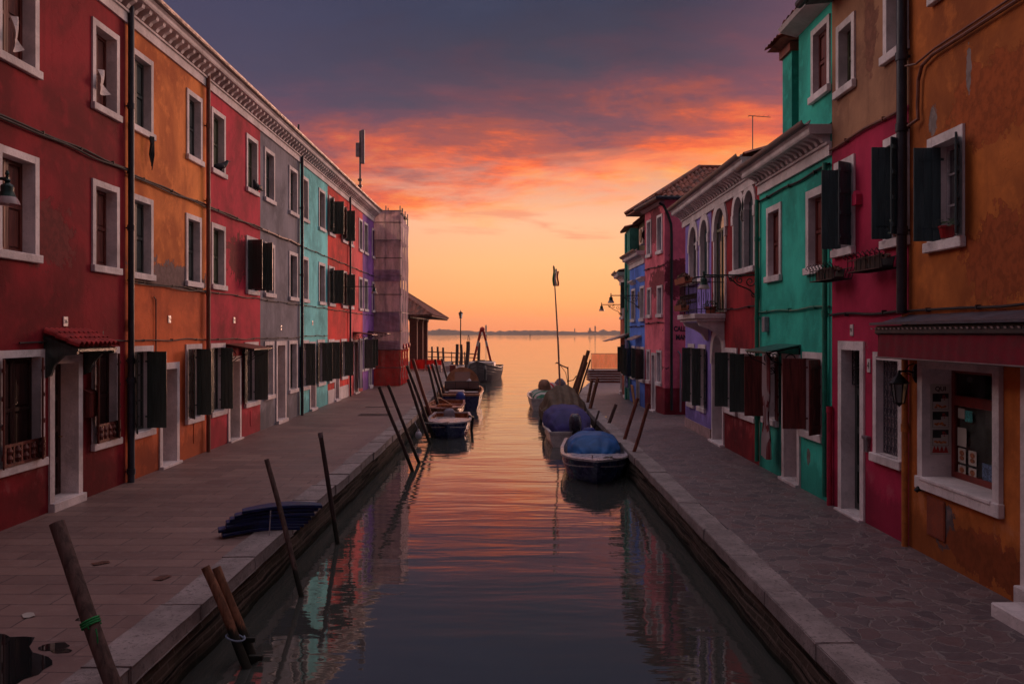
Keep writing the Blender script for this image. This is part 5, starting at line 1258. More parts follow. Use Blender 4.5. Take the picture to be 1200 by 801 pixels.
a = MB(); i = 6; dd = (pts[7]-pts[6]).normalized(); ring(a, pts[6]+dd*.02, dd, .068, .008, turns=3); a.tube([pts[6]+Vector((.05, -.05, .02)), pts[6]+Vector((.07, -.07, -.03)), pts[6]+Vector((.075, -.07, -.12))], .006, 5); a.tube([pts[6]+Vector((0, -.06, .02)), pts[6]+Vector((0, -.09, .06)), pts[6]+Vector((.02, -.08, .07))], .006, 5); a.build('rope', rope_g, r)
r, pts = post((241, 664), (283, 768), 8.25, .046, palewood, 'short tan post with a blue rope loop, left one of the pair at the kerb', Yt=8.35)
a = MB(); ring(a, pts[5], Vector((.3, 0, 1)), .09, .009); a.build('rope', simple('blue_grey_rope', srgb(120, 130, 150), .6), r)
r, pts = post((253, 664), (292, 768), 8.4, .046, palewood, 'short tan post with wooden cleats, right one of the pair at the kerb', Yt=8.5)
a = MB(); a.bbox(pts[5].x-.02, pts[5].x+.13, pts[5].y-.08, pts[5].y-.05, pts[5].z-.05, pts[5].z, .004); a.bbox(pts[4].x-.0, pts[4].x+.14, pts[4].y-.09, pts[4].y-.05, pts[4].z-.05, pts[4].z, .004); a.build('cleat', palewood, r)
post((311.5, 538), (352, 690), 10.5, .032, oldwood, 'slim grey post leaning over the stack of blue boards', Yt=10.9)
post((376, 509), (395, 632), 13.1, .036, darkwood, 'single dark post just beyond the stack of blue boards', Yt=13.3, cap=True)
L_ = [((443.5, 453), (482, 548), 20.0, .042, 'first of the two dark posts standing before the nearest left boat', darkwood, False),
 ((454.5, 451), (491, 540), 21.2, .042, 'second of the two dark posts standing before the nearest left boat', darkwood, False),
 ((477.8, 444), (500, 508), 24.8, .050, 'short dark post touching the bow of the blue left boat', darkwood, False),
 ((477.0, 428), (503, 500), 26.4, .050, 'tall dark post behind the bow of the blue left boat', darkwood, False),
 ((483.5, 421), (507, 494), 28.8, .058, 'tallest reddish post beside the copper decked boat', redwood, False),
 ((501.5, 428), (515, 484), 33.0, .055, 'capped dark post beside the stern of the windscreen boat', darkwood, True),
 ((506.0, 427), (521, 478), 35.5, .060, 'pale topped post beside the windscreen boat', darkwood, True),
 ((509.5, 421), (523, 472), 38.5, .055, 'slender dark post near the beige boat tent', darkwood, False),
 ((517.5, 420), (529, 462), 43.0, .055, 'farthest leaning post of the left quay, next to the beige boat tent', darkwood, False)]
for tp, bs, Y, r0, lab, mt, cp in L_: post(tp, bs, Y, r0, mt, lab, cap=cp)
R_ = [((747.3, 466), (727, 530), 21.5, .045, 'reddish post leaning right beside the blue covered boat, farther of two', redwood),
 ((761, 472), (735, 556), 19.2, .040, 'reddish post leaning right at the bow of the blue covered boat', redwood),
 ((722.3, 473.5), (705, 516), 25.3, .055, 'thick brown post leaning right behind the blue covered boat', oldwood),
 ((702, 481), (694, 510), 26.5, .035, 'short thin post between the purple and the blue covered boats', oldwood),
 ((701, 442.5), (687.5, 494), 30.2, .065, 'tan post with a pale band beside the brown tarpaulin', palewood),
 ((693.5, 445), (685, 486), 33.0, .062, 'tan post just beyond the brown tarpaulin', palewood),
 ((690, 410.5), (672, 470), 37.5, .085, 'tallest thick tan post of the leaning bunch behind the tarpaulin', palewood),
 ((685.5, 416), (669.5, 466), 39.0, .07, 'tan post leaning against the tallest post behind the tarpaulin', palewood),
 ((688, 424), (675, 466), 38.2, .06, 'brown post low in the leaning bunch behind the tarpaulin', oldwood),
 ((692, 421), (679, 462), 41.0, .045, 'dark slim post on the right of the leaning bunch', darkwood)]
for tp, bs, Y, r0, lab, mt in R_: post(tp, bs, Y, r0, mt, lab)
# upright pilings
for px, pt, pb_, Y, r0, lab in ((535.5, 403, 434, 67, .13, 'upright piling left of the lamp post at the quay end'), (540.5, 403.5, 434, 68.5, .12, 'upright piling right in front of the lamp post'), (548.3, 400, 433, 70, .17, 'thick upright piling between lamp post and crane boat'), (561, 401, 434, 72, .13, 'upright piling behind the red crane'),
      (506, 406, 424, 84, .10, 'left one of the three thin pilings behind the jetty rail'), (513, 406, 424, 84, .11, 'middle one of the three thin pilings behind the jetty rail'), (519.4, 407, 424, 84, .11, 'right one of the three thin pilings behind the jetty rail')):
    post((px, pt), (px+.1, 390+3150/Y), Y, r0, oldwood, lab, cap=False, group='upright pilings by the jetty')
# jetty
jt = empty('jetty', (-8, 80, 0)); tag(jt, 'wooden jetty with a handrail reaching into the lagoon behind the lamp post', 'jetty')
mb = MB()
for i in range(34): mb.box(i*.15, i*.15+.135, -.9, .9, -.02, .03)
mb.build('deck', wood_mat('jetty_board', srgb(130, 96, 80), axis='y'), jt)
mb = MB(); mb.tube([(-.5, -.8, 1.0), (5.0, -.8, .72)], .05, 6); mb.tube([(-.5, -.8, .5), (5.0, -.8, .4)], .04, 6)
for x in (0, 1.2, 2.4, 3.6, 4.9): mb.tube([(x, -.8, -1.5), (x, -.8, .95)], .05, 6); mb.tube([(x, .8, -1.5), (x, .8, 0)], .06, 6)
mb.build('railing', oldwood, jt)
# landing stage with box
mb = MB(); mb.bbox(0, 1.5, 0, 7.5, -.9, .12, .02); o = mb.build('landing_stage', kerb_m); o.location = (-5.35, 62.8, 0); tag(o, 'low pale stone landing stage beyond the last leaning posts', 'landing')
mb = MB(); mb.bbox(0, .42, 0, .4, 0, .42, .01); mb.box(-.02, .44, -.02, .42, .42, .46); o = mb.build('crate', simple('red_brown_crate', srgb(130, 54, 44), .6)); o.location = (-4.28, 58.6, .02); tag(o, 'small red brown crate at the edge of the left quay end', 'crate')
for (x, lab) in ((-4.72, 'white storage box on the quay end next to the red brown crate'), (-5.45, 'white storage box on the quay end farther from the water')):
    mb = MB(); mb.bbox(0, .6, 0, .5, 0, .38, .02); mb.bbox(-.02, .62, -.02, .52, .38, .44, .01); o = mb.build('storage_box', simple('white_box_plastic', srgb(190, 170, 165), .5)); o.location = (x-.1, 59.4, 0); tag(o, lab, 'box')
# ================================================================== boats
def lerp(a, b, f): return a+(b-a)*f
def boat(name, label, cx, ys, length, beam, fb, mat, bow_to=-1, rim_mat=None, deck_mat=None, in_mat=None, foredeck=.32, bluff=.6, rot=0.0, sheer=.16, transom=True, deckz=0.0):
    """open boat. local +x = bow, z = 0 at the water. bow_to -1: bow points to the camera. (cx, ys) = amidships"""
    r = empty(name, (cx, ys, WZ), (-math.pi/2 if bow_to < 0 else math.pi/2)+rot); tag(r, label, 'boat', 'boats moored in the canal')
    L = length; B = beam/2; N = 22
    def half(s):   # s 0 stern .. 1 bow
        k = 1-bluff*.0
        f = 1-max(0, (s-.45)/.55)**(2.0+2.2*bluff)
        g = .86+.14*min(1, s/.35)
        return max(.0, B*f*g) if s < 1 else 0
    def sh(s): return fb+sheer*(max(0, s-.35)/.65)**2+.03*(1-s)
    def sect(s, inset=0.0, up=0.0, deep=True):
        w = max(half(s)-inset, 0.0); z = sh(s)+up; x = -L/2+L*s
        rake = .10*L*max(0, (s-.7)/.3)**1.5      # stem rakes back below the rim
        kz = -.18+ (.10 if s > .9 else 0)
        ch = -.02+.22*max(0, (s-.6)/.4)**2
        return [(x-rake*1.1, 0, kz), (x-rake*.9, w*.62, kz+.06), (x-rake*.7, w*.84, ch), (x-rake*.3, w*.95, lerp(ch, z, .5)), (x, w, z)]
    ss = [i/N for i in range(N)]+[.985, 1.0]
    h = MB(); rows = []
    for s in ss:
        p = sect(s); rows.append([(x, y, z) for x, y, z in p[::-1]]+[(x, -y, z) for x, y, z in p[1:]])
    m = len(rows[0]); h.v = [v for rw in rows for v in rw]
    h.f = [(i*m+j, (i+1)*m+j, (i+1)*m+j+1, i*m+j+1) for i in range(len(rows)-1) for j in range(m-1)]; h.f.append(tuple(range(m))); h.m = [0]*len(h.f)
    # strakes as raised mouldings
    h.build('hull', mat, r, smooth=True)
    for zf in ((.62,) if fb < .8 else (.45, .6, .78)):
        st = MB()
        for sg in (1, -1):
            st.tube([(lerp(sect(s)[2][0], sect(s)[4][0], zf), sg*(lerp(sect(s)[2][1], sect(s)[4][1], zf)+.012), lerp(sect(s)[2][2], sect(s)[4][2], zf)) for s in ss[:-1]], .014, 5)
        st.build('rubbing_strake', rim_mat or mat, r)
    rim = MB(); w = .055
    for sg in (1, -1):
        vs = []
        for s in ss[:-1]+[.999]:
            x, y, z = sect(s)[4]; vs += [(x+.02, sg*(y+.025), z-.02), (x+.02, sg*(y+.025), z+.025), (x, sg*max(0, y-w), z+.03), (x, sg*max(0, y-w), z-.03)]
        k = len(vs)//4; rim.add(vs, [(i*4+j, (i+1)*4+j, (i+1)*4+(j+1) % 4, i*4+(j+1) % 4) for i in range(k-1) for j in range(4)]+[(0, 1, 2, 3), tuple((k-1)*4+j for j in range(4))])
    rim.box(-L/2-.02, -L/2+.05, -half(0), half(0), fb-.02, fb+.055)
    rim.build('gunwale', rim_mat or mat, r, smooth=True)
    # inner skin
    inn = MB(); rows = []
    for s in [.02+x*.955 for x in ss[:-1]]:
        x, y, z = sect(s)[4]; wd = max(0.0, y-.06); xl = sect(s)[2][0]; k_ = .90-.5*max(0, (s-.6)/.4); rows.append([(x-.02, wd, z-.02), (xl-.03, wd*k_, .17), (xl-.03, -wd*k_, .17), (x-.02, -wd, z-.02)])
    inn.v = [v for rw in rows for v in rw]; inn.f = [(i*4+j, (i+1)*4+j, (i+1)*4+j+1, i*4+j+1) for i in range(len(rows)-1) for j in range(3)]; inn.f.append((0, 1, 2, 3)); inn.m = [0]*len(inn.f)
    inn.build('interior', in_mat or deck_mat or mat, r, smooth=False)
    if foredeck:
        dk = MB(); s0 = 1-foredeck; k = 9; vs = []
        for i in range(k+1):
            s = lerp(s0, .998, i/k); x, y, z = sect(s)[4]; y = max(0, y-.04)
            for j in range(7): f = -1+2*j/6; vs.append((x, y*f, z+.012+.05*(1-f*f)*(1-i/k*.7)+deckz))
        dk.add(vs, [(i*7+j, (i+1)*7+j, (i+1)*7+j+1, i*7+j+1) for i in range(k) for j in range(6)])
        x, y, z = sect(s0)[4]; dk.box(x-.02, x, -y+.05, y-.05, z-.18, z+.02)
        dk.build('foredeck', deck_mat or rim_mat or mat, r, smooth=True)
    return r, sect, L, sh, half
def thwart(r, x, hw, z, mat, w=.24):
    mb = MB(); mb.bbox(x-w/2, x+w/2, -hw, hw, z-.03, z, .006); mb.build('thwart', mat, r)
def outboard(parent_boat, x, y, z, label, cowl, name='outboard_motor', tilt=0, s=1.0, covered=False, rot=0):
    """outboard clamped to a transom; a thing resting on the boat"""
    M = parent_boat
    ca, sa = math.cos(M.rotation_euler.z), math.sin(M.rotation_euler.z)
    r = empty(name, (M.location.x+x*ca-y*sa, M.location.y+x*sa+y*ca, M.location.z+z), M.rotation_euler.z+rot); tag(r, label, 'outboard motor')
    T = Matrix.Rotation(R(tilt), 4, 'Y')
    a = MB()
    prof = [(.0, 0), (.15, .0), (.17, .06), (.175, .2), (.15, .32), (.09, .38), (0, .39)] if not covered else [(.0, -.02), (.17, -.05), (.19, .08), (.20, .24), (.17, .38), (.10, .46), (0, .48)]
    a.lathe([(p[0]*s, p[1]*s) for p in prof], (0, 0, .18*s), 14, cap=False)
    for i, v in enumerate(a.v): q_ = mnoise.noise(Vector((v[0]*7, v[1]*7, v[2]*5)))*(.03 if covered else .005); a.v[i] = (v[0]*1.25*(1+q_*3), v[1]*(1.15 if covered else .85)*(1+q_*3), v[2]+q_*.5)
    a.xf(T); a.build('cowling' if not covered else 'cover', cowl, r, smooth='all')
    b = MB(); b.bbox(-.09*s, .07*s, -.055*s, .055*s, -.55*s, .2*s, .015); b.bbox(-.16*s, .14*s, -.09*s, .09*s, -.36*s, -.33*s, .008); b.box(-.02, .2*s, -.07*s, .07*s, .02*s, .14*s); b.tube([(.1*s, 0, .16*s), (.45*s, 0, .22*s)], .018*s, 6); b.xf(T); b.build('leg', simple('dark_outboard_leg', srgb(50, 48, 54), .4), r)
    c = MB()
    for k in range(3): t_ = 2*math.pi*k/3; c.prism([(0, 0), (.10*s*math.cos(t_)-.03*math.sin(t_), .10*s*math.sin(t_)+.03*math.cos(t_)), (.11*s*math.cos(t_+.5), .11*s*math.sin(t_+.5))], 'x', -.13*s, -.12*s)
    for i, v in enumerate(c.v): c.v[i] = (v[0], v[1], v[2]-.48*s)
    c.xf(T); c.build('propeller', simple('propeller_metal', srgb(120, 116, 116), .3, metal=.8), r)
    return r
def cloth_cover(parent, name, mat, x0, x1, hw, zb, ht, n=34, m=40, ridge='dome', peak=.5, seed=1, wr=.02, skirt=.1, label=None, ribs=3):
    """draped boat cover with folds, closed to the gunwale"""
    mb = MB()
    def fn(s, t):
        x = lerp(x0, x1, s); a_ = math.pi*t; c, sn = math.cos(a_), math.sin(a_)
        if ridge == 'dome': prof = (1-abs(2*s-1)**2.6)**.5 if 0 < s < 1 else 0; w = hw*(.55+.45*(1-abs(2*s-1)**3)); hgt = ht*max(prof, .12)
        elif ridge == 'tent': prof = 1-abs(s-peak)/max(peak, 1-peak); w = hw*(.80+.2*(1-abs(2*s-1)**2)); hgt = ht*(.25+.75*prof**1.15)
        e_ = .75 if ridge == 'dome' else 1.25
        y = w*(abs(c)**(.8 if ridge == 'dome' else 1.0))*(1 if c > 0 else -1); z = zb+hgt*(sn**e_)
        if t < .02 or t > .98: z = zb-skirt
        q_ = mnoise.noise(Vector((s*5+seed, t*9, seed*2)))*wr+mnoise.noise(Vector((s*13, t*3+seed, seed)))*wr*.6
        fold = wr*1.3*math.sin((t-.5)*40+seed+3*mnoise.noise(Vector((s*3, t*2, 1))))*(1 if ridge == 'tent' else .2)*(.25+1.2*abs(s-peak))*sn
        if ribs: fold += .02*max(0, 1-abs(((s*ribs+.5) % 1)-.5)*14)
        return (x, y*(1+q_*1.2), z+q_+fold)
    mb.grid(fn, n, m)
    # end caps
    for s in (0, n):
        ids = [j*(n+1)+s for j in range(m+1)]; mb.f.append(tuple(ids)); mb.m.append(0)
    return mb.build(name, mat, parent, smooth='all', label=label)
def canvas(name, col, rough=.75):
    m, t, p = new_mat(name); pos = t.node('ShaderNodeTexCoord').outputs['Object']
    n = t.noise(pos, 2.2, 6, .6, .6); n2 = t.noise(pos, 120, 2)
    t.put(p.inputs['Base Color'], t.mix(t.mapr(n, .35, .65), tuple(c*.7 for c in col), tuple(min(1, c*1.2) for c in col))); p.inputs['Roughness'].default_value = rough; p.inputs['Specular IOR Level'].default_value = .25
    b = t.node('ShaderNodeBump'); b.inputs['Strength'].default_value = .45; b.inputs['Distance'].default_value = .03; t.put(b.inputs['Height'], t.math('ADD', n, t.math('MULTIPLY', n2, .03))); t.l.new(b.outputs[0], p.inputs['Normal']); MATS[name] = m; return m
hull_blue = simple('dark_blue_hull_paint', srgb(38, 52, 98), .25, var=.25); hull_white = simple('white_hull_paint', srgb(196, 184, 180), .3, var=.12); hull_wood = simple('varnished_orange_hull', srgb(150, 84, 52), .3, var=.3)
gelcoat = simple('grey_white_gelcoat', srgb(168, 158, 164), .3, var=.1); copper = simple('copper_brown_deck', srgb(150, 98, 84), .35, var=.25)
blue_tarp = canvas('blue_tarpaulin', srgb(26, 88, 150), .6); purple_tarp = canvas('purple_canvas', srgb(56, 50, 106)); brown_tarp = canvas('brown_tarpaulin', srgb(98, 78, 60)); beige_canvas = canvas('beige_canvas', srgb(172, 124, 92)); grey_canvas = canvas('grey_canvas', srgb(134, 122, 130)); deep_blue = canvas('deep_blue_canvas', srgb(30, 46, 120), .55)
def cleat(r, x, y, z, rot=0):
    mb = MB(); mb.tube([(x-.07, y, z+.05), (x+.07, y, z+.05)], .014, 6); mb.tube([(x-.03, y, z), (x-.03, y, z+.05)], .012, 6); mb.tube([(x+.03, y, z), (x+.03, y, z+.05)], .012, 6); mb.build('cleat', simple('chrome_fitting', srgb(170, 165, 165), .2, metal=.9), r)

# --- right 1: blue covered boat, bow to the camera
r1, sect, L, sh, hf = boat('moored_boat', 'dark blue boat with grey rim under a bright blue tarpaulin dome', 1.93, 20.15, 4.5, 1.52, .42, hull_blue, -1, rim_mat=gelcoat, deck_mat=gelcoat, foredeck=.36, bluff=.55, rot=-.06, sheer=.12)
cloth_cover(r1, 'tarpaulin', blue_tarp, -1.9, .98,   .62, .44, .38, ridge='dome', seed=3, wr=.03)
cleat(r1, 1.95, -.1, .56); a = MB(); a.tube([(1.75, .18, .56), (2.0, .32, .60), (2.15, .12, .60)], .014, 6); a.build('bow_rail', MATS['chrome_fitting'], r1)
outboard(r1, -2.3, -.05, .10, 'outboard motor under a deep blue cover behind the blue tarpaulin boat', deep_blue, covered=True, s=1.0)
# --- right 2: purple cover, stern to the camera
r2, *_ = boat('moored_boat', 'white boat with a purple canvas cover behind the blue covered boat', 1.68, 26.6, 4.9, 1.42, .38, hull_white, 1, rim_mat=hull_white, deck_mat=gelcoat, foredeck=.3, bluff=.4)
cloth_cover(r2, 'canvas_cover', purple_tarp, -2.05, 2.1, .72, .38, .58, ridge='dome', seed=8, wr=.035)
outboard(r2, -2.58, -.10, .28, 'dark outboard motor on the stern of the purple covered boat', simple('dark_cowling', srgb(52, 50, 66), .3), s=1.2)
# --- right 3: brown tarpaulin
r3, *_ = boat('moored_boat', 'boat hidden under a pointed brown tarpaulin tent', 1.86, 31.9, 5.2, 1.62, .42, simple('brown_hull', srgb(80, 60, 52), .5), 1, foredeck=.3, bluff=.4)
cloth_cover(r3, 'tarpaulin', brown_tarp, -2.55, 2.35, .84, .34, 1.02, ridge='tent', peak=.42, seed=5, wr=.06, skirt=.22, ribs=0)
# --- right 4: white boat with striped cloth
r4, *_ = boat('moored_boat', 'white boat with a green striped cover and a flag mast, farthest in the right row', 1.42, 37.9, 5.0, 1.45, .46, hull_white, 1, rim_mat=hull_white, deck_mat=gelcoat, foredeck=.34, bluff=.4)
def striped(name, c1, c2, freq, axis=0, rough=.8):
    m, t, p = new_mat(name); pos = t.node('ShaderNodeTexCoord').outputs['Object']; sp = t.node('ShaderNodeSeparateXYZ'); t.put(sp.inputs[0], pos)
    w = t.math('FRACT', t.math('MULTIPLY', t.math('ADD', sp.outputs[axis], 20.0), freq)); f = t.mapr(w, .47, .53)
    t.put(p.inputs['Base Color'], t.mix(f, c1, c2)); p.inputs['Roughness'].default_value = rough; MATS[name] = m; return m
gstripe = striped('green_white_stripes', srgb(60, 120, 90), srgb(200, 190, 180), 3.2, 0); rstripe = striped('red_white_stripes', srgb(190, 40, 50), srgb(210, 190, 180), 5.0, 0)
cloth_cover(r4, 'striped_cover', gstripe, -2.2, .2, .60, .42, .42, ridge='dome', seed=6, wr=.03)
outboard(r4, -1.4, .04, .48, 'outboard motor wrapped in a beige cover on the white striped boat', canvas('tan_cover', srgb(150, 112, 92)), covered=True, s=1.17)
mb = MB(); mb.grid(lambda s, t: (-.35+.7*s, .36*math.cos(math.pi*t), .30*math.sin(math.pi*t)*(1-(2*s-1)**4)+.03*math.sin(s*9)), 12, 12); o = mb.build('parasol_cloth', rstripe, None, smooth='all'); o.location = (1.62, 36.9, .25); o.rotation_euler = (0, R(-12), .5); tag(o, 'folded red and white striped cloth on the far white boat', 'cloth')
mb = MB(); mb.lathe([(.27, 0), (.29, .12), (.25, .34), (.12, .5), (0, .54)], (0, 0, 0), 14); o = mb.build('covered_bollard_motor', grey_canvas, None, smooth='all'); o.name = 'covered_motor'; o.location = (2.12, 37.6, .18); tag(o, 'grey hooded motor cover behind the striped cloths', 'motor cover')
mk = empty('flag_mast', (2.12, 37.3, -.2)); tag(mk, 'tall thin mast with a small furled flag rising from the far right boat', 'flag mast')
mb = MB(); mb.tube([(0, 0, 0), (-.11, 0, 2.6), (-.30, 0, 5.85)], [.045, .04, .022], 8); mb.build('pole', simple('pale_mast_wood', srgb(170, 130, 110), .5), mk)
mb = MB(); zt = 5.85
fm = []
for k, c_ in enumerate((srgb(30, 130, 70), srgb(220, 210, 200), srgb(200, 40, 44))):
    q_ = MB(); q_.grid(lambda s, t: (-.30-.02+(-.02+.09*k/1.0)*1+.08*s+.02*math.sin(t*7+k), .05*math.sin(s*5+t*4+k), zt-.05-.85*t-.10*k*(1-t)), 4, 10); q_.build('flag_stripe', simple('flag_%d' % k, c_, .8), mk, smooth='all')
dv = empty('boarding_davit', (2.55, 39.0, .0)); tag(dv, 'thin bent metal davit standing on the far right boat by the leaning posts', 'davit')
mb = MB(); mb.tube([(0, 0, -.2), (.02, 0, .6), (0, 0, 1.15)], .03, 6); mb.tube([(0, 0, 1.1), (-.25, 0, 1.2), (-.5, 0, 1.35), (-.56, 0, 1.30)], .03, 6); mb.tube([(0, 0, .5), (.25, 0, .55), (.4, 0, .75)], .022, 6); mb.tube([(-.4, 0, 1.3), (-.1, 0, .9), (0, 0, .4)], .014, 5); mb.build('frame', iron, dv)

# --- left 1: small blue boat, bow to the camera
l1, *_ = boat('moored_boat', 'small dark blue boat with a flat pale foredeck, nearest of the left boats', -2.02, 27.7, 3.9, 1.36, .44, hull_blue, -1, rim_mat=gelcoat, deck_mat=gelcoat, in_mat=hull_wood, foredeck=.42, bluff=.9, sheer=.06, rot=.03)
thwart(l1, -.5, .6, .42, copper); a = MB(); a.tube([(-.2, .64, .5), (-.4, .74, .46), (-.5, .70, .0)], .05, 8); a.build('fender', simple('dark_rubber_fender', srgb(30, 28, 36), .5), l1)
outboard(l1, -2.0, -.1, -.04, 'outboard motor under a pale grey hood between the first two left boats', grey_canvas, covered=True, s=1.0)
# --- left 2: copper decked wooden boat
l2, *_ = boat('moored_boat', 'open wooden boat with a copper brown deck, second of the left boats', -2.55, 32.6, 4.6, 1.40, .46, hull_wood, -1, rim_mat=copper, deck_mat=copper, in_mat=hull_wood, foredeck=.34, bluff=.7, sheer=.08)
thwart(l2, -.3, .62, .42, copper); thwart(l2, -1.3, .6, .42, copper)
# --- left 3: windscreen boat with beige tent, stern to the camera
l3, *_ = boat('moored_boat', 'varnished motor boat with windscreen and beige cabin tent in the left row', -2.30, 39.0, 6.6, 1.95, .62, simple('blue_boot_hull', srgb(50, 54, 92), .3), 1, rim_mat=simple('varnished_rim', srgb(190, 130, 96), .3), deck_mat=copper, in_mat=copper, foredeck=.22, bluff=.35, rot=.03, sheer=.2)
ws = MB(); ws.grid(lambda s, t: (.55+.25*math.cos(math.pi*(s-.5))-.22*t, -.78+1.56*s, .64+.34*t), 16, 3); ws.build('windscreen', glassy('smoky_windscreen', srgb(150, 140, 140), .05), l3, smooth='all')
wf = MB(); wf.tube([(.33+.25*math.cos(math.pi*(i/16-.5)), -.78+1.56*i/16, .99) for i in range(17)], .022, 6); wf.tube([(.55+.25*math.cos(math.pi*(i/16-.5)), -.80+1.6*i/16, .645) for i in range(17)], .022, 6)
for i in (0, 5, 11, 16): wf.tube([(.55+.25*math.cos(math.pi*(i/16-.5)), -.79+1.58*i/16, .645), (.33+.25*math.cos(math.pi*(i/16-.5)), -.78+1.56*i/16, .99)], .018, 6)
wf.build('windscreen_frame', simple('dark_frame', srgb(50, 50, 58), .4), l3)
# beige tent: arched shell with a clear window facing the camera
tn = MB(); X0, X1 = 1.2, 2.9
tn.grid(lambda s, t: (lerp(X0, X1, s), (.80-.12*s)*math.cos(math.pi*t)*(1-.08*math.sin(math.pi*t)), .60+(1.02-.35*s)*math.sin(math.pi*t)**.62+.012*math.sin(t*31+s*7)), 10, 26)
arc = [((.80)*math.cos(math.pi*k/18)*(1-.08*math.sin(math.pi*k/18)), .60+1.02*math.sin(math.pi*k/18)**.62) for k in range(19)]
# front wall ring around a window opening
win = [(.34*math.cos(a_)*1.0, 1.16+.2*math.sin(a_)) for a_ in [math.pi*k/18 for k in range(19)]]
win = [(.36, .98)]+[(.36-.72*k/16, 1.40) for k in range(17)]+[(-.36, .98)]
vs = [(X0, y_, z_) for y_, z_ in arc]+[(X0, y_, z_) for y_, z_ in win]; tn.add(vs, [(k, k+1, k+20, k+19) for k in range(18)]); tn.add([(X0, arc[0][0], arc[0][1]), (X0, .36, .98), (X0, -.36, .98), (X0, arc[-1][0], arc[-1][1])], [(0, 1, 2, 3)])
tn.build('cabin_tent', beige_canvas, l3, smooth=True); pn = MB(); pn.box(X0-.005, X0, -.36, .36, .98, 1.40); pn.build('tent_window', glassy('tent_film', srgb(200, 170, 160), .2), l3)
thwart(l3, -1.0, .8, .52, copper, .5); thwart(l3, -.1, .75, .56, hull_white, .5)
outboard(l3, -3.35, -.05, -.02, 'blue cowled outboard motor on the stern of the windscreen boat', deep_blue, s=1.4)
bg2 = MB(); bg2.sphere((0, 0, .12), .2, 12, 8, (1, 1, .8)); bg2.sphere((.05, 0, .26), .09, 8, 6); o = bg2.build('white_bag', simple('white_cloth_bag', srgb(210, 200, 200), .8), None, smooth='all'); o.location = (-2.05, 40.1, .2); tag(o, 'white bag lying before the beige cabin tent', 'bag')
# --- left 4: white workboat with red crane
l4, *_ = boat('work_boat', 'pale workboat with a rounded bow moored at the end of the left quay', -1.95, 59.0, 8.2, 2.3, .85, simple('grey_workboat_hull', srgb(66, 58, 64), .85, spec=.1), -1, rim_mat=simple('dark_rubber_rim', srgb(52, 46, 50), .5), deck_mat=simple('workboat_deck', srgb(100, 84, 84), .6), foredeck=.3, bluff=.1, sheer=.55, rot=-.08)
wb_ = MB(); wb_.bbox(.2, 1.6, -.85, .85, .9, 1.28, .06); wb_.build('hatch_box', simple('white_box_plastic', srgb(190, 170, 165), .5), l4); f_ = MB(); f_.tube([(3.9, .5, 1.1), (4.1, .55, .9), (4.1, .55, .2)], .09, 8); f_.tube([(3.9, -.5, 1.1), (4.1, -.55, .9), (4.1, -.55, .2)], .09, 8); f_.build('fender', MATS['dark_rubber_fender'], l4)
cr = empty('crane', (-2.1, 60.2, .45)); tag(cr, 'red and white A shaped crane arm on the workboat', 'crane')
rwm = simple('faded_red_crane_paint', srgb(180, 44, 40), .5); wh = simple('crane_white_paint', srgb(190, 180, 176), .5)
def arm(p0, p1, r_):
    n = 6
    for k in range(n):
        a_, b_ = Vector(p0).lerp(Vector(p1), k/n), Vector(p0).lerp(Vector(p1), (k+1)/n-.001); q_ = MB(); q_.tube([a_, b_], r_, 4); q_.build('arm_segment', rwm if k != 3 else wh, cr)
arm((-.62, 0, .2), (-.10, 0, 2.45), .11); arm((.62, 0, .2), (.08, 0, 2.45), .11)
q_ = MB(); q_.sphere((0, 0, 2.5), .19, 10, 8); q_.build('arm_head', rwm, cr); q_ = MB(); q_.tube([(-.42, 0, .9), (-.10, 0, 2.1)], .03, 6); q_.tube([(.42, 0, .9), (.10, 0, 2.1)], .03, 6); q_.build('ram', iron, cr)
q_ = MB(); q_.lathe([(.34, 0), (.34, .2), (.24, .3), (.24, .45)], (0, 0, -.1), 14); q_.bbox(-.7, .7, -.15, .15, .12, .30, .02); q_.build('turntable', iron, cr)
# clutter in the left boats
def small(name, label, cat, loc, build, mat, rz=0.0):
    mb = MB(); build(mb); o = mb.build(name, mat, None, smooth=True); o.location = loc; o.rotation_euler = (0, 0, rz); return tag(o, label, cat)
small('bucket', 'white bucket standing in the open copper decked boat', 'bucket', (-2.75, 32.2, -.33), lambda m_: m_.lathe([(0, 0), (.12, 0), (.16, .30), (.17, .31), (.15, .31), (.115, .03), (0, .03)], n=16, cap=False), hull_white)
small('fishing_net_heap', 'heap of orange brown net on the foredeck of the copper decked boat', 'net', (-2.45, 31.0, .0), lambda m_: [m_.sphere((.12*math.cos(k*2.4)*k*.3, .10*math.sin(k*2.4)*k*.3, .03+.02*(k % 3)), .13, 10, 7, (1.2, 1, .6)) for k in range(7)], simple('orange_net', srgb(170, 96, 60), .9, var=.5, scale=40))
small('crate', 'pale plastic fish crate in the nearest left boat', 'crate', (-2.15, 27.4, -.20), lambda m_: [m_.box(-.28, .28, -.19, .19, 0, .02), m_.box(-.28, -.26, -.19, .19, .02, .2), m_.box(.26, .28, -.19, .19, .02, .2), m_.box(-.26, .26, -.19, -.17, .02, .2), m_.box(-.26, .26, .17, .19, .02, .2)], hull_white, .3)
small('cushion', 'pale seat cushion in the cockpit of the windscreen boat', 'cushion', (-2.45, 37.6, .06), lambda m_: m_.bbox(-.35, .35, -.22, .22, 0, .12, .04), simple('pale_cushion', srgb(196, 176, 170), .8))
small('oar', 'long pale oar lying across the copper decked boat', 'oar', (-2.6, 33.4, .02), lambda m_: [m_.tube([(0, -1.2, 0), (0, 1.1, .04)], .02, 6), m_.bbox(-.06, .06, 1.1, 1.6, .03, .05, .008)], simple('pale_oar_wood', srgb(180, 130, 96), .5), .25)
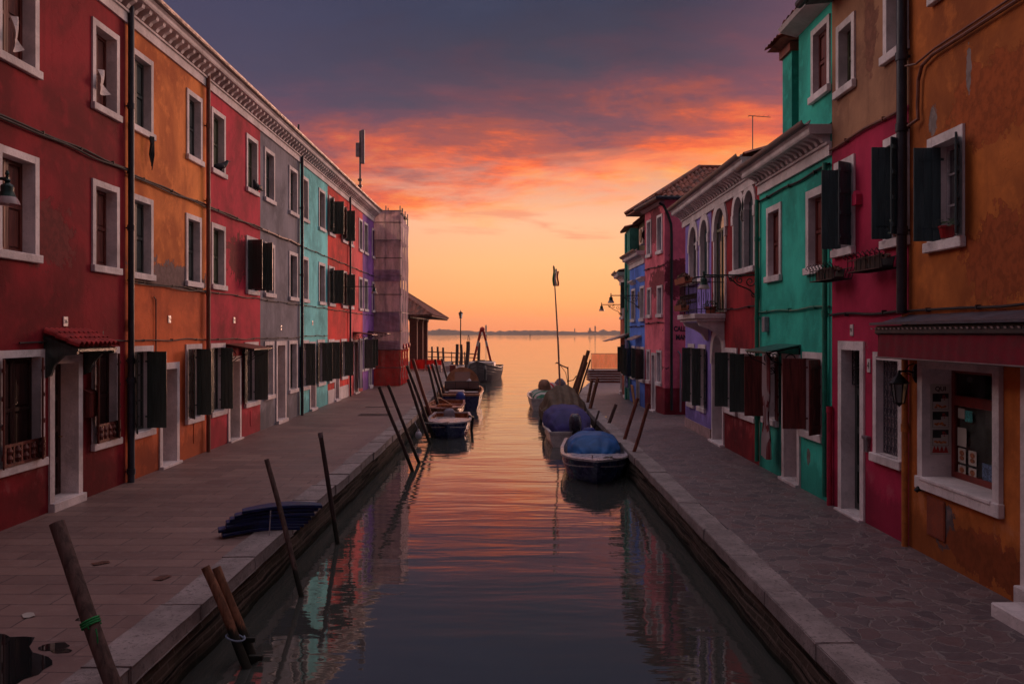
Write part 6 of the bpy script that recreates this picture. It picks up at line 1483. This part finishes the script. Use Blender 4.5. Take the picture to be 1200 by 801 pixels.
# small fender hanging on the wall
mb = MB(); mb.sphere((0, 0, 0), .10, 12, 10, (1, 1, 1.15)); mb.lathe([(.03, .1), (.03, .16)], (0, 0, 0), 8); mb.tube([(0, 0, .16), (-.12, 0, .40)], .008, 5); o = mb.build('fender', simple('pale_fender', srgb(180, 176, 186), .3), None, smooth='all'); o.location = (-2.74, 25.0, -.28); tag(o, 'small round pale fender hanging at the left quay wall before the boats', 'fender')
# mooring ropes
def rope(pts, label, r_=.012, m_=None):
    P = [Vector(p) for p in pts]; q_ = []
    for i in range(len(P)-1):
        for k in range(8):
            f = k/8; v = P[i].lerp(P[i+1], f); v.z -= .12*math.sin(math.pi*f)*(P[i+1]-P[i]).length*.3; q_.append(v)
    q_.append(P[-1]); a = MB(); a.tube(q_, r_, 5); o = a.build('mooring_rope', m_ or rope_w); tag(o, label, 'rope', 'mooring ropes of the boats')
rope([(2.05, 17.98, .08), (2.52, 18.6, .0)], 'rope from the blue covered boat to the reddish post')
rope([(-1.9, 25.8, .02), (-2.62, 24.9, .1)], 'rope from the small dark blue boat to the short dark post')
rope([(1.45, 18.6, -.1), (1.75, 18.25, -.28), (2.45, 18.9, -.1)], 'slack line hanging across the hull of the blue covered boat', .006, simple('dark_line', srgb(60, 52, 60), .8))

# ================================================================== stack of blue boards on the left quay
navy = simple('navy_blue_board', srgb(20, 34, 84), .45, var=.3)
specs = [(0, .0, 1.0, .08), (1, -.07, 1.10, .03), (2, .04, 1.06, .05), (3, .03, 1.10, .02), (4, .07, 1.10, -.02), (5, .14, 1.08, .0), (6, .24, 1.04, -.04)]
names = ['lowest navy board of the stack on the left quay', 'second navy board from the bottom, jutting furthest left', 'third navy board from the bottom of the stack', 'middle navy board of the stack, fourth from the ground', 'third navy board from the top of the stack', 'second navy board from the top of the stack', 'topmost curved navy board of the stack on the left quay']
for k, off, ln, rz in specs:
    mb = MB(); n = 16; pts = []
    for i in range(n+1): s = i/n; pts.append((ln*(s), .09*math.sin(math.pi*s)*1.6))
    wd = .30
    outline = [(x, y+wd*(.6+.4*math.sin(math.pi*min(1, max(0, i/n)))) ) for i, (x, y) in enumerate(pts)]+[(x, y) for x, y in pts[::-1]]
    bm = bmesh.new(); vs = [bm.verts.new((x, y, 0)) for x, y in outline]; f = bm.faces.new(vs); ex = bmesh.ops.extrude_face_region(bm, geom=[f])
    for v in [e for e in ex['geom'] if isinstance(e, bmesh.types.BMVert)]: v.co.z += .043
    bmesh.ops.bevel(bm, geom=[e for e in bm.edges if len(e.link_faces) == 2], offset=.006, segments=1, affect='EDGES'); mb.frombm(bm)
    for i, v in enumerate(mb.v): mb.v[i] = (v[0], v[1], v[2]+.012*math.sin(v[0]*2.2+k)+.01)
    o = mb.build('board', navy); o.location = (-3.78+off*.9, 11.15+.02*k, .012+k*.048); o.rotation_euler = (0, 0, R(20)+rz); tag(o, names[k], 'board', 'stack of navy boards')
mb = MB(); mb.tube([(0, 0, .0), (0, 0, .34)], .008, 5); o = mb.build('stick', simple('pale_stick', srgb(170, 164, 170), .5)); o.location = (-3.2, 11.25, .02); o.rotation_euler = (0, R(3), 0); tag(o, 'thin pale stick standing against the stack of navy boards', 'stick')

# ================================================================== hanging cloths
def hang(label, loc, rz, w, h_, mat, name='door_curtain', gather=.35, folds=7, waist=None):
    mb = MB()
    def fn(s, t):
        ww = w*(1-gather*math.sin(math.pi*min(1, t*1.0))**2) if waist is None else w*(1-.6*math.exp(-((t-waist)/.16)**2))
        return ((s-.5)*ww, .05*math.sin(s*folds*2*math.pi)*(.5+.5*t)+.06, -h_*t-.02*math.sin(s*5))
    mb.grid(fn, folds*6, 26); o = mb.build(name, mat, None, smooth='all'); o.location = loc; o.rotation_euler = (0, 0, rz); tag(o, label, 'curtain'); return o
bw = striped('grey_white_door_stripes', srgb(70, 66, 76), srgb(196, 176, 180), 9, 0)
hl = LH['coral']; y_ = hl.Y(417.2); hang('long grey and white striped curtain over the door of the coral house', (LX+.12, y_, 2.36), -math.pi/2, .95, 2.12, bw, gather=.1)
rw = striped('red_white_door_stripes', srgb(120, 40, 46), srgb(170, 150, 152), 11, 0)
hg = RH['green']; y_ = hg.Y(911.5); hang('red and pale striped curtain tied in the middle, left of the green house door', (RX-.16, y_, 2.34), math.pi/2, .52, 2.0, rw, waist=.6, folds=5)
bs_ = striped('blue_dark_stripes', srgb(60, 66, 104), srgb(120, 122, 150), 9, 0)
hb_ = RH['blue']; hang('blue striped curtain hanging on the cobalt blue house', (4.62, 34.0, 2.45), math.pi/2, .9, 1.9, bs_, waist=.75)
white_cl = simple('white_linen', srgb(206, 190, 186), .9)
def rag(label, x, y, z, w, h_, s=1):
    mb = MB(); mb.grid(lambda a_, b_: (.14+.09*math.sin(a_*4+b_*2)+.08*b_, (a_-.5)*w*(.25+.75*b_)*s, -h_*b_*(.75+.25*math.cos((a_-.5)*2.6))), 10, 12)
    o = mb.build('curtain', white_cl, None, smooth='all'); o.location = (x-.16, y, z); tag(o, label, 'curtain')
h = LH['deep_red']
rag('white curtain blown out of the upper window next to the dark drainpipe', LX, h.Y(118), 7.15, .62, .40)
rag('white curtain in the top window at the upper left corner', LX, h.Y(44)-.60, 7.12, .42, .48)
mb = MB()
for k in range(3): mb.tube([(.05+.02*k, .03*k, 0), (.09, .03*k-.02, -.15), (.06+.02*k, .04*k-.03, -.35), (.07, .02*k, -.5-.07*k)], [.02, .03, .02, .008], 6)
o = mb.build('hanging_strap', simple('black_cloth', srgb(24, 20, 24), .8)); h = LH['yellow']; o.location = (LX+.02, h.Y(171.5), 6.45); tag(o, 'black straps hanging over the upper window sill of the ochre house', 'strap')

# ================================================================== pigeons
fe = simple('pigeon_feathers', srgb(44, 42, 50), .6, var=.3, scale=20); fe2 = simple('pigeon_beak', srgb(90, 84, 80), .4)
def pigeon(loc, rz, label):
    bm = bmesh.new()
    P = [(-.17, 0, .045), (-.10, 0, .06), (-.03, 0, .075), (.04, 0, .10), (.075, 0, .135), (.095, 0, .17), (.115, 0, .175)]
    Rr = [(.030, .010), (.045, .025), (.058, .05), (.05, .05), (.032, .034), (.024, .026), (.014, .014)]
    vs = [bm.verts.new(p) for p in P]; es = [bm.edges.new((vs[i], vs[i+1])) for i in range(len(P)-1)]
    lg = []
    for sy in (-.02, .02):
        a = bm.verts.new((0, sy, .04)); b = bm.verts.new((.005, sy, .004)); c = bm.verts.new((.03, sy, .003)); bm.edges.new((vs[2], a)); bm.edges.new((a, b)); bm.edges.new((b, c)); lg += [a, b, c]
    me = bpy.data.meshes.new('pigeon'); bm.to_mesh(me); bm.free()
    o = bpy.data.objects.new('pigeon', me); COL.objects.link(o)
    md = o.modifiers.new('skin', 'SKIN'); sk = me.skin_vertices[0].data
    for i, rr_ in enumerate(Rr+[(.012, .012), (.005, .005), (.004, .003)]*2): sk[i].radius = rr_
    sk[2].use_root = True
    o.modifiers.new('sub', 'SUBSURF').levels = 2; o.modifiers['sub'].render_levels = 2
    me.materials.append(fe)
    dg = bpy.context.evaluated_depsgraph_get(); me2 = bpy.data.meshes.new_from_object(o.evaluated_get(dg)); o.modifiers.clear(); o.data = me2; me2.shade_smooth()
    o.location = loc; o.rotation_euler = (0, 0, rz); tag(o, label, 'bird')
    bk = MB(); bk.tube([(.122, 0, .176), (.148, 0, .168)], [.007, .002], 6); bk.build('beak', fe2, o)
    wg = MB()
    for sy in (-1, 1): wg.sphere((-.035, sy*.045, .078), .06, 10, 6, (1.35, .22, .62))
    wg.build('wing', fe, o, smooth='all'); tl = MB(); tl.prism([(-.14, -.012), (-.24, -.028), (-.25, .028), (-.14, .012)], 'z', .045, .055); tl.build('tail', fe, o)
    return o
h = LH['crimson_l']
pg = pigeon((LX+.045, h.Y(257), 6.54), R(40), 'dark pigeon on the sill of the carmine house window nearest the rusty pipe'); pg.scale = (1.6,)*3
pg = pigeon((LX+.045, h.Y(299), 6.54), R(-100), 'dark pigeon on the sill of the carmine house window nearest the grey house'); pg.scale = (1.6,)*3

# ================================================================== flower pots, planters, small things
leaf = simple('dull_green_leaf', srgb(52, 64, 40), .6, var=.4, scale=12); dry = simple('brown_dry_leaf', srgb(98, 60, 48), .7, var=.4, scale=12); terra = simple('terracotta_pot', srgb(150, 78, 56), .7); redpot = simple('red_plastic_pot', srgb(150, 30, 36), .4); blackpot = simple('black_planter', srgb(30, 28, 32), .5)
def leaves(n, sx, sy, sz, size, parent, mat, loc=(0, 0, 0), seed=1, name='foliage'):
    rr_ = random.Random(seed); mb = MB()
    for i in range(n):
        while True:
            p = Vector((rr_.uniform(-1, 1), rr_.uniform(-1, 1), rr_.uniform(-.3, 1)))
            if p.length < 1: break
        c = Vector((p.x*sx, p.y*sy, p.z*sz))+Vector(loc); a = Vector((rr_.gauss(0, 1), rr_.gauss(0, 1), rr_.gauss(0, 1))).normalized(); b = a.orthogonal().normalized(); s_ = size*rr_.uniform(.6, 1.3)
        mb.add([c-a*s_, c+b*s_*.45+a*.1*s_, c+a*s_, c-b*s_*.45], [(0, 1, 2, 3)])
    return mb.build(name, mat, parent)
def plant_pot(loc, label, r_, hgt, pm, fm_, fh, rz=0, box=None, n=90, seed=1):
    o = empty('potted_plant', loc, rz); tag(o, label, 'plant')
    mb = MB()
    if box: mb.prism([(-box[1]*.8, 0), (box[1]*.8, 0), (box[1], hgt), (box[1]*.9, hgt), (box[1]*.7, .03), (-box[1]*.7, .03), (-box[1]*.9, hgt), (-box[1], hgt)], 'x', -box[0], box[0])
    else: mb.lathe([(0, 0), (r_*.75, 0), (r_, hgt*.85), (r_*1.08, hgt*.85), (r_*1.08, hgt), (r_*.92, hgt), (r_*.85, hgt*.8), (0, hgt*.8)], (0, 0, 0), 14, cap=False)
    mb.build('pot', pm, o); 
    if fh: leaves(n, box[0] if box else r_*1.5, box[1] if box else r_*1.5, fh, .035 if not box else .04, o, fm_, (0, 0, hgt), seed)
    return o
hm = RH['magenta']
plant_pot((RX-.02, hm.Y(1056), 3.955), 'terracotta bowl with a small shrub on the raspberry house window sill by the pipe', .10, .1, terra, leaf, .30, n=120, seed=4)
plant_pot((RX-.03, RH['orange'].Y(1113), 3.79), 'red pot on the window sill of the orange house', .09, .14, redpot, leaf, .10, n=40)
k = 0
for (a, b, z) in ((hm.u(1003)+.1, hm.L-.05, 3.505), (hm.u(1062)+.06, hm.u(1024), 3.545)):
    for i in range(2):
        x = a+(b-a)*(i+.5)/2; yy = hm.p0.y+x; k += 1
        plant_pot((RX-.20, yy, z), ['black planter in the left flower rack, end by the pipe side', 'black planter in the left flower rack, end by the green house', 'black planter in the right flower rack, end by the dark drainpipe', 'black planter in the right flower rack, end away from the drainpipe'][k-1], 0, .15, blackpot, dry, .05, rz=math.pi/2, box=((b-a)*.22, .09), n=60, seed=k)
plant_pot((4.20, 20.95, 3.90), 'long planter of brown flowers hung high on the balcony rail', 0, .14, terra, dry, .13, rz=math.pi/2, box=(.62, .1), n=420, seed=21)
plant_pot((4.18, 21.1, 3.25), 'planter of brown flowers hung low on the balcony railing', 0, .13, terra, dry, .14, rz=math.pi/2, box=(.45, .1), n=320, seed=22)
plant_pot((4.75, 20.42, 3.165), 'round pot with a shrub on the balcony floor near the railing corner', .13, .16, terra, leaf, .16, n=120, seed=23)
hg = RH['green']; mb = MB(); mb.sphere((0, 0, .0), .06, 12, 10); mb.lathe([(.01, .06), (.03, .09), (.035, .16), (.01, .2)], (0, 0, 0), 8); mb.tube([(0, 0, .2), (0, 0, .42)], .004, 4); o = mb.build('hanging_ornament', simple('cream_ornament', srgb(180, 150, 130), .4), None, smooth='all'); o.location = (RX-.06, hg.Y(957), 1.17); tag(o, 'cream ball ornament hanging in the green house lower window', 'ornament')
# board leaning on the blue house
mb = MB(); mb.bbox(-.28, .28, -.015, .015, 0, .75, .006); mb.bbox(-.2, .2, .016, .022, .1, .66, .003); o = mb.build('wooden_board', simple('yellow_wood_board', srgb(176, 122, 80), .5)); o.location = (4.60, 32.0, .01); o.rotation_euler = (R(-8), 0, math.pi/2); tag(o, 'yellowish wooden board leaning at the foot of the blue house', 'board')
# drain cover and scraps on the paving
mb = MB(); mb.bbox(-.5, .5, -.35, .35, .0015, .008, .002)
for i in range(7): mb.box(-.4+i*.12, -.36+i*.12, -.28, .28, .009, .014)
o = mb.build('drain_cover', iron); o.location = (-4.55, 28.2, 0); tag(o, 'dark iron drain cover set in the left quay', 'drain cover')
mb = MB(); mb.bbox(-.5, .5, -.09, .09, .0015, .007, .002); o = mb.build('drain_cover', iron); o.location = (-4.85, 31.2, 0); tag(o, 'narrow dark drain slot beyond the larger drain cover', 'drain cover')
def scrap(x, y, label, mat, s=.1, name='paper_scrap'):
    mb = MB(); mb.grid(lambda a_, b_: ((a_-.5)*s*1.5, (b_-.5)*s, .004+.012*abs(math.sin(a_*5+b_*3))), 4, 4); o = mb.build(name, mat, None, smooth='all'); o.location = (x, y, .0); o.rotation_euler = (0, 0, x*7); tag(o, label, 'litter')
scrap(-4.62, 8.15, 'small white paper scrap on the left quay near the corner puddle', paper, .1)
scrap(*(lambda v: (v.x, v.y))(at(706, 488.5, 27.4)), 'pale yellow scrap on the right quay behind the leaning posts', simple('yellow_paper', srgb(210, 170, 120), .6), .28)
scrap(*(lambda v: (v.x, v.y))(at(118, 659, 10.0)), 'brown leaf curled on the left quay slabs behind the roped post', dry, .12, 'dry_leaf')
scrap(*(lambda v: (v.x, v.y))(at(190, 677, 9.4)), 'brown leaf on the left quay slabs by the tan posts', dry, .12, 'dry_leaf')
# puddle in the near left corner
pm_, t, p = new_mat('puddle_water'); p.inputs['Base Color'].default_value = (.012, .012, .013, 1); p.inputs['Roughness'].default_value = .02; p.inputs['IOR'].default_value = 1.6
mb = MB(); 
def blob(cx, cy, rx, ry, seed, n=60):
    pts = []
    for i in range(n):
        a_ = 2*math.pi*i/n; k_ = 1+.28*mnoise.noise(Vector((math.cos(a_)*1.3+seed, math.sin(a_)*1.3, seed)))+.10*mnoise.noise(Vector((math.cos(a_)*5, math.sin(a_)*5+seed, 2)))
        pts.append((cx+rx*k_*math.cos(a_), cy+ry*k_*math.sin(a_), .004))
    mb.add(pts+[(cx, cy, .004)], [(i, (i+1) % n, n) for i in range(n)])
blob(-4.75, 6.75, .92, .85, 2.2); blob(-3.95, 7.35, .12, .09, 5.1); blob(-4.05, 8.05, .07, .05, 7.7); blob(-3.82, 7.25, .09, .05, 1.3)
o = mb.build('puddle', pm_); tag(o, None, None, kind='structure')

# ================================================================== far shore
tree_m = simple('distant_tree_line', srgb(70, 62, 52), .9, var=.3, scale=.02, bump=0)
mb = MB(); rr_ = random.Random(11); x = -1500; Y0 = 1560
n = 700
def hgt(i): x_ = -1500+3000*i/n; return 4.5+5.5*max(0, mnoise.noise(Vector((x_*.012, 3, 0)))+.45)+3.2*mnoise.noise(Vector((x_*.11, 1, 0)))+2.0*mnoise.noise(Vector((x_*.35, 5, 0)))
vs = []
for i in range(n+1):
    x_ = -1500+3000*i/n; h_ = max(2.2, hgt(i)); vs += [(x_, Y0-30, WZ+.05), (x_, Y0-28, WZ+1.2), (x_, Y0, WZ+h_), (x_, Y0+60, WZ+h_*.8), (x_, Y0+65, WZ)]
mb.add(vs, [(i*5+j, (i+1)*5+j, (i+1)*5+j+1, i*5+j+1) for i in range(n) for j in range(4)])
o = mb.build('far_shore_woodland', tree_m); tag(o, 'low dark tree line of an island on the horizon', 'island', kind='stuff')
far_m = simple('distant_masonry', srgb(92, 66, 60), .9, bump=0, scale=.1)
def tower(px, w, h_, label, dome=False):
    X = (px-600)/1000*1545; r = empty('distant_campanile' if not dome else 'distant_church', (X, 1545, WZ)); tag(r, label, 'tower' if not dome else 'church')
    mb = MB()
    if not dome: mb.box(-w/2, w/2, 0, w, 0, h_); mb.build('shaft', far_m, r); mb = MB(); mb.lathe([(w*.6, h_), (0, h_+w)], (0, w/2, 0), 4); mb.build('spire', far_m, r)
    else: mb.box(-w, w, 0, w*1.4, 0, h_*.55); mb.build('nave', far_m, r); mb = MB(); mb.lathe([(w*.5, h_*.5), (w*.5, h_*.7), (w*.42, h_*.85), (w*.2, h_*.97), (0, h_*1.05)], (0, w*.7, 0), 12); mb.build('dome', far_m, r)
tower(569.5, 3.2, 15.5, 'slim bell tower on the horizon left of the mast'); tower(697.5, 2.4, 14.5, 'bell tower on the far shore beside the domed church'); tower(691.5, 4.0, 13.0, 'domed church on the far shore at the right of the horizon', True); tower(673.5, 1.6, 10.5, 'tiny tower on the far shore left of the domed church')
mk_m = simple('channel_marker_wood', srgb(70, 50, 46), .8)
for i, (px, Y) in enumerate(((549, 420), (621, 640), (569.6, 560))):
    r = empty('channel_marker', ((px-600)/1000*Y, Y, WZ)); tag(r, ['channel marker of tied poles left of the workboat crane tip', 'faint channel marker in the open lagoon right of centre', 'faint channel marker below the slim bell tower'][i], 'channel marker')
    mb = MB()
    for k in range(3): a_ = 2*math.pi*k/3; mb.tube([(math.cos(a_)*.9, math.sin(a_)*.9, -1), (math.cos(a_)*.15, math.sin(a_)*.15, 2.2)], .16, 6)
    mb.build('poles', mk_m, r)
# air between here and the far shore
hz = MB(); hz.box(-1650, 1650, -20, 1700, -2.2, 30); hm_ = bpy.data.materials.new('haze_air'); hm_.use_nodes = True; tr_ = hm_.node_tree; tr_.nodes.clear()
ov = tr_.nodes.new('ShaderNodeOutputMaterial'); pvn = tr_.nodes.new('ShaderNodeVolumePrincipled'); pvn.inputs['Color'].default_value = (.95, .8, .74, 1); pvn.inputs['Density'].default_value = .0002; pvn.inputs['Anisotropy'].default_value = .3
tr_.links.new(pvn.outputs[0], ov.inputs['Volume'])
HAZE = True
if HAZE: o = hz.build('haze', hm_); tag(o, None, None, kind='stuff')
